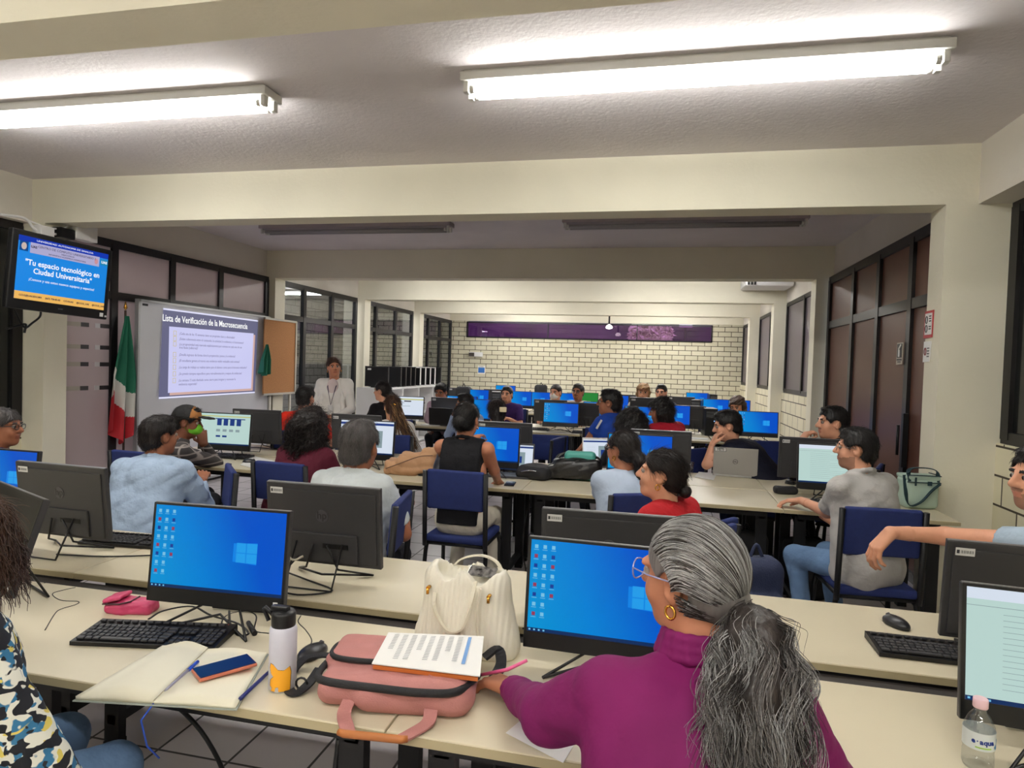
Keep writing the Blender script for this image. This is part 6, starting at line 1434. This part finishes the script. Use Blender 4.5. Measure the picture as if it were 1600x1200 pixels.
def strap(name, pts, w_, th, m, parent):
    g = MB(); pts = spline(pts, 5); n = len(pts); L_ = []; 
    for i, p in enumerate(pts):
        p = Vector(p); d_ = (Vector(pts[min(i+1, n-1)])-Vector(pts[max(i-1, 0)])).normalized(); sd = d_.cross(Vector((0, 0, 1))); 
        if sd.length < .15: sd = Vector((1, 0, 0)) if not L_ else L_[-1][4]
        sd.normalize()
        if L_ and sd.dot(L_[-1][4]) < 0: sd = -sd
        nn = d_.cross(sd).normalized(); L_.append([g.bm.verts.new(p+sd*w_/2+nn*th/2), g.bm.verts.new(p-sd*w_/2+nn*th/2), g.bm.verts.new(p-sd*w_/2-nn*th/2), g.bm.verts.new(p+sd*w_/2-nn*th/2), sd])
    for i in range(n-1):
        for k in range(4): f = g.bm.faces.new((L_[i][k], L_[i][(k+1) % 4], L_[i+1][(k+1) % 4], L_[i+1][k])); f.smooth = False
    g.bm.faces.new(L_[0][:4][::-1]); g.bm.faces.new(L_[-1][:4]); return g.build(name, m, parent)
strap('shoulder_strap', [(-.22, .08, .04), (-.27, .09, .035), (-.31, .07, .03), (-.33, .02, .006), (-.31, -.04, .005), (-.27, -.08, .006), (-.245, -.05, .02), (-.235, .0, .04)], .028, .005, BKT, bk)
MB().tube([(-.262+.016*math.cos(a), -.055, .022+.016*math.sin(a)) for a in np.linspace(0, 2*PI, 12)], .003, 6).build('buckle', BLK, bk)
strap('side_strap', [(.21, .11, .06), (.245, .13, .08), (.26, .10, .05), (.245, .04, .03)], .03, .008, BKT, bk)
for x0, x1 in ((-.10, -.075), (.115, .085)): strap('carry_strap', [(x0, -.13, .03), (x0*1.0, -.165, .012), (x1, -.21, .0065), (x1*.8, -.237, .007)], .034, .005, PNK, bk)
MB().tube([(-.085, -.237, .009), (-.07, -.242, .009), (.07, -.242, .009), (.085, -.237, .009)], [.008, .0095, .0095, .008], 10).build('handle_grip', mat('tan_leather', rgb(166, 100, 48), .5), bk)
strap('top_loop', [(-.02, .0, .088), (.03, -.03, .096), (.09, -.065, .095), (.13, -.085, .082), (.15, -.05, .084)], .03, .004, PNK, bk)
# printed sheets on the backpack
z_ = .865; c4 = [Z(581, 1036, z_-.01), Z(607, 988, z_), Z(756, 994, z_+.005), Z(750, 1056, z_-.01)]
ps = empty('printed_papers', (0, 0, 0), 0, 'printed sheets in an orange folder lying on the pink backpack', 'papers')
def sheet(name, c4, th, m, parent):
    g = MB(); g.quad([tuple(p) for p in c4]); g.quad([tuple(p-V3(0, 0, th)) for p in c4][::-1])
    for k in range(4): g.quad([tuple(c4[k]), tuple(c4[(k+1) % 4]), tuple(c4[(k+1) % 4]-V3(0, 0, th)), tuple(c4[k]-V3(0, 0, th))])
    return g.build(name, m, parent)
sheet('sheet', c4, .003, PAPER, ps); cc = sum(c4)/4; sheet('folder', [cc+(p-cc)*.97-V3(0.0, .004, .006) for p in c4], .009, mat('folder_orange', rgb(180, 96, 40), .5), ps)
g = MB(); o0, ex, ey = c4[1], (c4[2]-c4[1]), (c4[0]-c4[1])
def pr4(u0, v0, u1, v1): return [tuple(o0+ex*u+ey*v+V3(0, 0, .0008)) for u, v in ((u0, v0), (u1, v0), (u1, v1), (u0, v1))]
for cl in range(8):
    u = .08+cl*.095
    for k in range(16 if cl % 3 else 10): g.quad(pr4(u, .08+k*.05, u+.05, .095+k*.05))
g.build('print_lines', mat('print_grey', rgb(150, 152, 160), .8), ps); g = MB(); g.quad(pr4(.845, .06, .88, .92)); g.build('print_bar', mat('print_blue', rgb(110, 150, 200), .8), ps)
sheet('loose_sheet', [Z(790, 1145, .752), Z(850, 1095, .752), Z(905, 1150, .752), Z(880, 1192, .752)], .0006, PAPER, None); tag(bpy.data.objects['loose_sheet'], 'white sheet half under the arm of the grey haired woman', 'paper')
q = Z(857, 1128); t = empty('correction_eraser', (q[0], q[1], .753), .5, 'small navy and white eraser on the sheet by the magenta sleeve', 'eraser'); MB().box((0, 0, .009), (.04, .022, .018), bevel=.003).build('block', WHITE, t); MB().box((.0, 0, .009), (.022, .0235, .0195)).build('sleeve', mat('eraser_navy', rgb(28, 40, 110), .5), t)
# white tote bag
tt_ = empty('tote_bag', (-.56, 1.97, TZ), -.10, 'white ribbed bucket bag with gold studs between the two near monitors', 'handbag')
TOT = mat('white_leather', rgb(222, 218, 204), .42, bump=.05, bscale=80)
s = Sdf()
for k in range(9):
    u = k/8; z = .03+u*.235; hw = .165-.035*u-.01*math.sin(PI*u); dw = .085-.028*u
    for sx in (-1, 1): s.cone((sx*(hw-dw*.7), 0, z), (0, 0, z), dw*.78, dw*.9, .03)
rib = lambda X, Y, Z_: (.0012*np.sin(X*420)*(np.abs(Y) > .02)+.006*np.sin(X*34+Z_*9)*np.clip((Z_-.05)/.2, 0, 1)+0*Y).astype(np.float32)
s.rbox((0, 0, .30), (.105, .035, .06), None, .03, .02, 's')
P, F = s.mesh(.0038, disp=rib, cut=lambda X, Y, Z_: np.maximum(.0-Z_, Z_-.285-.022*np.cos(X*58)-.01*np.sin(Y*40)).astype(np.float32)); sobj('body', [(P, F)], TOT, tt_)
TRIM = mat('bag_trim', rgb(216, 210, 192), .4)
strap('handle', [(-.085, -.068, .215), (-.075, -.085, .16), (-.03, -.092, .10), (.02, -.092, .115), (.04, -.085, .19), (.045, -.055, .27)], .011, .006, TRIM, tt_)
strap('handle', [(-.09, .05, .25), (-.05, .055, .30), (.02, .05, .325), (.08, .04, .31), (.11, .03, .25)], .011, .006, TRIM, tt_)
strap('side_trim', [(.07, -.078, .255), (.062, -.085, .18), (.068, -.088, .10), (.075, -.088, .02)], .013, .005, TRIM, tt_)
g = MB()
for x in (-.105, .095): g = MB(); g.tube([(x, -.062, .232), (x, -.078, .23)], .006, 8); g.tube([(x, -.076, .232), (x, -.077, .21)], .005, 6); g.build('stud', GOLD, tt_)
sc_ = MB(); sc_.box((.045, -.0, .285), (.09, .045, .006), bevel=.002, rot=Matrix.Rotation(.5, 3, 'X')); o = sc_.build('keychain', mat('scarf_check', rgb(150, 150, 150), .15, .8, var=.9, vscale=60), tt_)
tt_.scale = (1, 1, .88)
# water bottle lower right
q = Z(1527, 1196); wbt = empty('water_bottle', (q[0]+.0, q[1]+.0, TZ), 0, 'clear plastic water bottle with pink cap at the lower right', 'bottle')
m = clear_glass('bottle_plastic', (.90, .92, .93), .14); rr = .032
MB().lathe([(rr*.9, 0), (rr, .008), (rr, .035), (rr*.94, .04), (rr, .046), (rr, .088), (rr*.96, .098), (rr*.70, .118), (rr*.42, .130), (rr*.4, .142)], 32).build('bottle_body', m, wbt)
MB().lathe([(.0145, .138), (.0155, .140), (.0155, .158), (.0135, .160)], 24).build('cap', mat('cap_pink', rgb(226, 190, 198), .4), wbt)
g = MB(); n = 40; vs0 = [g.bm.verts.new(((rr+.0006)*math.cos(2*PI*k/n), (rr+.0006)*math.sin(2*PI*k/n), .05)) for k in range(n)]; vs1 = [g.bm.verts.new(((rr+.0006)*math.cos(2*PI*k/n), (rr+.0006)*math.sin(2*PI*k/n), .09)) for k in range(n)]
for k in range(n): f = g.bm.faces.new((vs0[k], vs0[(k+1) % n], vs1[(k+1) % n], vs1[k])); f.smooth = True
lb_ = g.build('label', mat('bottle_label', rgb(205, 212, 214), .5), wbt)
dd = -PI/2-.1
for k, ch in enumerate('e·aqua'): text(lb_, ch, .016, ((rr+.0012)*math.cos(dd-.62+k*.24), (rr+.0012)*math.sin(dd-.62+k*.24), .071), mat('label_navy', rgb(20, 50, 130), .5), rot=(PI/2, 0, dd-.62+k*.24+PI/2), bold=.0006)
decal([(0, 0), (1.6, 0), (1.6, .16), (0, .16)], .0012, mat('label_green', rgb(150, 190, 80), .5), 'label_stripe', lb_, rr, dd-.5, .056, .02)
decal([(0, .3), (.2, .0), (.5, .1), (.4, .5), (.55, .9), (.3, 1.1), (.35, .6)], .0012, mat('label_blue', rgb(60, 130, 190), .5), 'label_figure', lb_, rr, dd+.75, .053, .024)
# third row: bags, laptops, papers
def soft(name, label, cat, prims, m, res=.008, amp=.006, f=16, seed=2, floor=None, parts=()):
    s = Sdf()
    for p in prims: getattr(s, p[0])(*p[1:])
    c = np.array(prims[0][1], float); base = floor if floor is not None else 0
    org_ = np.array([c[0], c[1], base]); P, F = s.mesh(res, disp=folds(amp, seed, f), cut=(lambda X, Y, Z_: (base+.001-Z_+0*X+0*Y).astype(np.float32)))
    t = empty(name, tuple(org_), 0, label, cat); sobj('body', [(P-org_, F)], m, t); return t, org_
LB = mat('black_leather', rgb(22, 21, 24), .32, bump=.4, bscale=40); q = Z(892, 750); c = V3(q[0], q[1]+.05, TZ)
t, o_ = soft('leather_bag', 'shiny black leather bags heaped on the third row', 'handbag', [('rbox', c+V3(.03, .02, .085), (.19, .13, .075), rotm(.2, .12), .05), ('rbox', c+V3(.08, .06, .13), (.13, .09, .045), rotm(.3, .2), .04), ('rbox', c+V3(-.02, -.06, .07), (.18, .06, .055), rotm(.1), .04)], LB, .007, .010, 20, floor=TZ)
g = MB(); g.tube(spline([(-.16, -.08, .08), (-.12, -.04, .19), (.0, .0, .22), (.1, -.02, .17)], 6), .009, 8); g.tube(spline([(-.18, .0, .06), (-.16, .05, .17), (-.05, .06, .20), (.03, .02, .17)], 6), .008, 8); g.build('handle', LB, t)
g = MB(); g.tube([(-.10+.014*math.cos(a), -.135, .10+.014*math.sin(a)) for a in np.linspace(0, 2*PI, 14)], .003, 6); g.build('ring', GOLD, t)
g = MB(); g.tube([(-.05, -.12, .15), (.03, -.11, .165)], .003, 6); g.build('zipper', CHROME, t)
q = Z(838, 748); c = V3(q[0]-.0, q[1]+.02, TZ); t, o_ = soft('backpack', 'matt black backpack lying left of the shiny leather bag', 'backpack', [('rbox', c+V3(0, 0, .055), (.13, .12, .05), rotm(-.3), .045), ('rbox', c+V3(-.07, -.01, .05), (.08, .09, .04), None, .035)], BKT, .008, .006, 18, floor=TZ)
g = MB(); g.tube(spline([(-.12, -.1, .06), (-.03, -.13, .08), (.08, -.12, .07)], 6), .004, 6); g.build('zipper', CHROME, t)
q = at(905, 714, Y=5.15); t, o_ = soft('teal_handbag', 'teal green handbag standing behind the black leather bags', 'handbag', [('rbox', V3(q[0], 5.22, .865), (.125, .05, .115), None, .035)], mat('teal_leather', rgb(70, 150, 140), .45), .008, .004, floor=TZ)
MB().tube(spline([(.11, -.02, .15), (.15, -.03, .08), (.14, -.03, .02)], 5), .006, 6).build('strap', mat('teal_leather', rgb(70, 150, 140), .45), t)
q = at(650, 705, Y=4.95); c = V3(q[0], 4.95, TZ); t, o_ = soft('beige_bag', 'soft beige bag lying on the third row beside the pale shirt man', 'bag', [('rbox', c+V3(.02, 0, .09), (.16, .11, .085), rotm(.3), .06), ('rbox', c+V3(-.14, -.02, .06), (.10, .09, .055), rotm(.2), .04), ('rbox', c+V3(.12, .03, .12), (.08, .08, .09), None, .05)], mat('beige_cloth', rgb(176, 136, 102), .8, bump=.2, bscale=60), .008, .016, 17, seed=5, floor=TZ); MB().tube(spline([(-.22, -.13, .05), (-.10, -.15, .10), (.05, -.12, .16), (.15, -.08, .17)], 6), .004, 6).build('seam', mat('seam_brown', rgb(96, 66, 50), .6), t)
q = A(682, 740, 4.55); t, o_ = soft('black_backpack', 'black satin backpack hanging at the left of the sleeveless woman', 'backpack', [('cone', A(694, 712, 4.45), A(684, 760, 4.4), .055, .06, .03), ('cone', A(684, 760, 4.4), A(679, 785, 4.4), .06, .04, .03)], mat('black_satin', rgb(40, 42, 54), .35, bump=.3, bscale=20), .008, .006, 20, floor=.4)
g = MB(); pts = [A(672, 770, 4.35), A(668, 788, 4.35), A(674, 792, 4.35), A(680, 780, 4.35)]; g.tube(spline([tuple(p-o_) for p in pts], 5), .008, 6); g.build('strap', BKT, t)
def laptop(x, y, rz, label, body, kind=None, open_=1.75, W=.36, z=TZ):
    t = empty('laptop', (x, y, z), rz, label, 'laptop'); Dp = .24
    MB().box((0, 0, .009), (W, Dp, .016), bevel=.004).build('base', body, t)
    g = MB(); g.box((0, -.03+.06, .0178), (W*.86, .10, .002)); g.build('keys', BLK, t); MB().box((0, -.07, .0178), (.10, .06, .001)).build('touchpad', mat('touchpad', rgb(60, 60, 64), .4), t)
    lid = MB(); c_, s_ = math.cos(open_-PI/2), math.sin(open_-PI/2); H_ = Dp
    R_ = Matrix.Rotation(-(open_-PI/2), 3, 'X'); ctr_ = Vector((0, Dp/2+s_*H_/2, .018+c_*H_/2)); lid.box(tuple(ctr_), (W, .007, H_), rot=R_, bevel=.003); ld = lid.build('lid', body, t)
    if kind:
        sc2 = empty('display', tuple(ctr_), 0); sc2.parent = t; sc2.rotation_euler = (-(open_-PI/2), 0, 0); s__ = screen_content(sc2, kind, 1, y=-.0045, w=W*.94, h=H_*.86); 
        s__.parent = t; s__.matrix_local = Matrix.Translation(ctr_) @ Matrix.Rotation(-(open_-PI/2), 4, 'X'); bpy.data.objects.remove(sc2)
    return t, ctr_, R_
SILV = mat('laptop_silver', rgb(164, 162, 160), .35, .5)
q = Z(1150, 747); t, ctr_, R_ = laptop(q[0], q[1]+.16, PI-.06, 'silver laptop with its lid toward us and a small white sticker', SILV, 'page', 1.72, W=.36)
em = MB(); em.prism([(.021*math.cos(k), .021*math.sin(k)) for k in np.linspace(0, 2*PI, 28, endpoint=False)], 0, .001, fn=lambda a, b, c: (a, c+.0038, b)); em.bm.transform(R_.to_4x4()); em.bm.transform(Matrix.Translation(ctr_)); eo = em.build('emblem', mat('emblem_dark', rgb(60, 60, 64), .3), t)
em = MB(); em.prism([(.0175*math.cos(k), .0175*math.sin(k)) for k in np.linspace(0, 2*PI, 28, endpoint=False)], 0, .001, fn=lambda a, b, c: (a, c+.0044, b)); em.bm.transform(R_.to_4x4()); em.bm.transform(Matrix.Translation(ctr_)); em.build('emblem_disc', SILV, eo)
tx = text(eo, 'DELL', .013, (0, 0, 0), INK, bold=.0005); tx.matrix_local = Matrix.Translation(ctr_) @ R_.to_4x4() @ Matrix.Translation((0, .0058, 0)) @ Matrix.Rotation(PI, 4, 'Z') @ Matrix.Rotation(PI/2, 4, 'X')
st = MB(); st.box((.125, .0042, .10), (.095, .0012, .034)); st.bm.transform(R_.to_4x4()); st.bm.transform(Matrix.Translation(ctr_)); so = st.build('sticker', INK, t)
st = MB(); st.box((.125, .0046, .10), (.088, .0012, .028)); st.bm.transform(R_.to_4x4()); st.bm.transform(Matrix.Translation(ctr_)); s2 = st.build('sticker_face', STICK, so)
tx = text(s2, 'YETI', .03, (0, 0, 0), INK, bold=.001, sx=1.0); tx.matrix_local = Matrix.Translation(ctr_) @ R_.to_4x4() @ Matrix.Translation((.125, .0056, .10)) @ Matrix.Rotation(PI, 4, 'Z') @ Matrix.Rotation(PI/2, 4, 'X')
q = Z(783, 745); laptop(q[0]+.06, q[1]+.06, .05, 'open laptop with document beside the sleeveless woman', mat('laptop_dark', rgb(60, 60, 64), .4), 'page', 1.85, W=.34)
q = A(712, 662, 9.05); laptop(A(684, 664, 9.05)[0]+.1, 9.02, PI, 'black laptop in front of the man in mauve shirt', BLK, 'page', 1.7)
q = Z(938, 735); laptop(q[0], q[1]+.14, .35, 'small white laptop half hidden by the ponytail woman', WHITE, 'page', 1.7, W=.30)
for px, py, lb, rz in [(797, 757, 'black phone lying left of the black bags', .1), (1290, 790, 'black phone under the hand of the grey polo man', .6)]:
    q = Z(px, py); t = empty('smartphone', (q[0], q[1], TZ), rz, lb, 'phone'); MB().box((0, 0, .005), (.075, .15, .009), bevel=.003).build('case', BLK, t); MB().box((0, 0, .0098), (.07, .145, .0015)).build('display', mat('phone_glass', rgb(20, 30, 62), .08), t)
q = Z(1217, 772); t, o_ = soft('glasses_case', 'black pouch lying left of the grey polo man', 'pouch', [('rbox', V3(q[0]+.05, q[1]+.03, TZ+.03), (.085, .045, .028), rotm(.2), .025)], BKT, .006, .003, 30, floor=TZ)
q = Z(1224, 757); mouse(q[0]+.06, q[1]+.05, .3, 'black mouse before the pale document monitor')
keyboard(Z(1265, 768)[0]+.12, 4.87, .1, 'black keyboard in front of the grey polo man', detail=False)
# papers on the third row
for pts, lb in [([(375, 726), (420, 738), (437, 722), (395, 712)], 'white papers on the table in front of the maroon woman'), ([(300, 690+27), (335, 722), (352, 712), (320, 706)], 'small white card beside the capped man'), ([(1085, 745), (1115, 750), (1120, 740), (1092, 737)], 'sheet of paper left of the silver laptop')]:
    sheet('paper_sheet', [Z(a, b, TZ+.006) for a, b in pts], .003, PAPER, None); o = COL.objects[-1]; tag(o, lb, 'paper')
q = Z(1079, 740); t = empty('glass_cup', (q[0], q[1]+.1, TZ), 0, 'small clear cup beside the silver laptop', 'cup'); MB().lathe([(.028, 0), (.036, .09), (.034, .09), (.026, .004)], 20).build('cup', clear_glass('cup_plastic', (.85, .86, .88), .25), t)
# cooler bag at the end of the third row
q = Z(1441, 797); cb_ = empty('cooler_bag', (q[0]+.0, q[1]+.10, TZ), .1, 'mint grey cooler bag with dark green straps at the table end', 'cooler bag'); MNT = mat('mint_fabric', rgb(168, 190, 178), .7, bump=.1, bscale=200); DG = mat('dark_green_webbing', rgb(20, 48, 56), .7)
s = Sdf(); s.rbox((0, 0, .115), (.125, .09, .115), None, .04); P, F = s.mesh(.006, disp=folds(.003, 4)); sobj('body', [(P, F)], MNT, cb_)
g = MB(); g.box((0, 0, .225), (.245, .18, .03), bevel=.012); g.build('lid', MNT, cb_)
g = MB()
for z in (.195, .245): g.tube([(-.12, -.095, z), (.12, -.095, z), (.128, 0, z), (.12, .09, z)], .004, 6)
g.build('piping', DG, cb_)
strap('carry_handle', [(-.1, -.09, .2), (-.1, -.07, .28), (0, -.04, .295), (.1, -.06, .28), (.1, -.085, .2)], .03, .006, DG, cb_)
strap('shoulder_strap', [(-.125, -.06, .24), (-.11, -.10, .04), (-.03, -.108, .05), (.05, -.108, .14), (.11, -.10, .19)], .03, .006, DG, cb_)
cb_.scale = (.9, .9, .95)
g = MB(); g.box((.04, -.098, .19), (.03, .006, .03)); g.box((-.06, -.098, .2), (.012, .006, .06)); g.build('buckle', DG, cb_)
# sanitiser bottle
q = A(821, 665, 6.3); t = empty('pump_bottle', (A(821, 664, 6.0)[0], 5.85, TZ), 0, 'light blue pump bottle on the fourth row', 'bottle'); MB().lathe([(.03, 0), (.034, .005), (.034, .15), (.03, .165), (.014, .18)], 24).build('body', mat('aqua_gel', rgb(96, 176, 206), .25), t); g = MB(); g.lathe([(.014, .178), (.016, .18), (.016, .20), (.006, .205), (.006, .225)], 16); g.box((-.012, 0, .228), (.045, .014, .01), bevel=.003); g.build('pump', WHITE, t)
# backpacks on the floor and far away
def floorpack(p, rz, label, m, h=.42, w_=.15, d_=.10, name='floor_backpack'):
    t = empty(name, tuple(p), rz, label, 'backpack'); s = Sdf(); s.rbox((0, 0, h/2), (w_, d_, h/2), None, .07); s.rbox((0, -d_, h*.32), (w_*.8, .05, h*.25), None, .04, .03); P, F = s.mesh(.012, disp=folds(.008, 3, 12), cut=lambda X, Y, Z_: (.001-Z_+0*X+0*Y).astype(np.float32)); sobj('body', [(P, F)], m, t)
    strap('shoulder_strap', [(-.06, d_*.9, h*.95), (-.09, d_+.04, h*.7), (-.1, d_+.03, h*.3), (-.1, d_*.8, h*.1)], .05, .012, m, t); MB().tube(spline([(-.03, 0, h-.01), (0, 0, h+.05), (.03, 0, h-.01)], 5), .008, 6).build('top_handle', m, t)
    MB().tube(spline([(-w_*.8, -d_*.6, h*.55), (-w_*.6, -d_*.7, h*.86), (w_*.6, -d_*.7, h*.86), (w_*.8, -d_*.6, h*.55)], 5), .005, 6).build('zipper', BLK, t)
NVY = mat('navy_backpack', rgb(34, 44, 76), .7, bump=.3, bscale=150)
q = at(1180, 905, Y=3.15); floorpack((q[0], 3.15, 0.475), .3, 'navy backpack on the chair beside the woman in red', NVY, .34, w_=.12, d_=.08)
chair(q[0], 3.12, -2.2, 'blue chair carrying the navy backpack')
q = at(1163, 830, Y=5.1); floorpack((q[0], 5.0, 0), -.2, 'black backpack on the floor under the third row', BKT, .5)
q = at(1245, 850, Y=5.2); floorpack((q[0]+.05, 5.15, 0), .2, 'black bag on the floor beside the grey polo man legs', BKT, .45)
q = A(845, 600, 15.5); floorpack((q[0], 15.55, TZ), 0, 'black backpack standing on the last row before the brick wall', BKT, .45, name='far_backpack')
q = A(731, 612, 12.4); floorpack((q[0]-.1, 12.45, TZ), 0, 'dark rounded backpack on the seventh row near the shelf', BKT, .45, name='far_backpack')
q = A(828, 606, 15.5); floorpack((q[0], 15.55, TZ), .5, 'low black bag left of the standing backpack, last row', BKT, .25, name='far_backpack')
for px, py, Y, lb in [(675, 665, 8.95, 'white papers beside the black laptop, fifth row'), (1090, 663, 9.0, 'papers on the fifth row near the red shirt man')]:
    q = A(px, py, Y); tag(MB().box((q[0], Y, TZ+.004), (.28, .2, .006)).build('paper_stack', PAPER), lb, 'papers')
for x, y, lb in [(-1.7, 9.05, 'black keyboard on the fifth row, left part'), (-.9, 8.9, 'black keyboard in front of the screen before the man in white'), (.95, 8.88, 'black keyboard on the fifth row beside the aisle table'), (-1.6, 5.9-.95, 'black keyboard behind the beige bag')]: keyboard(x, y, 0, lb, detail=False)
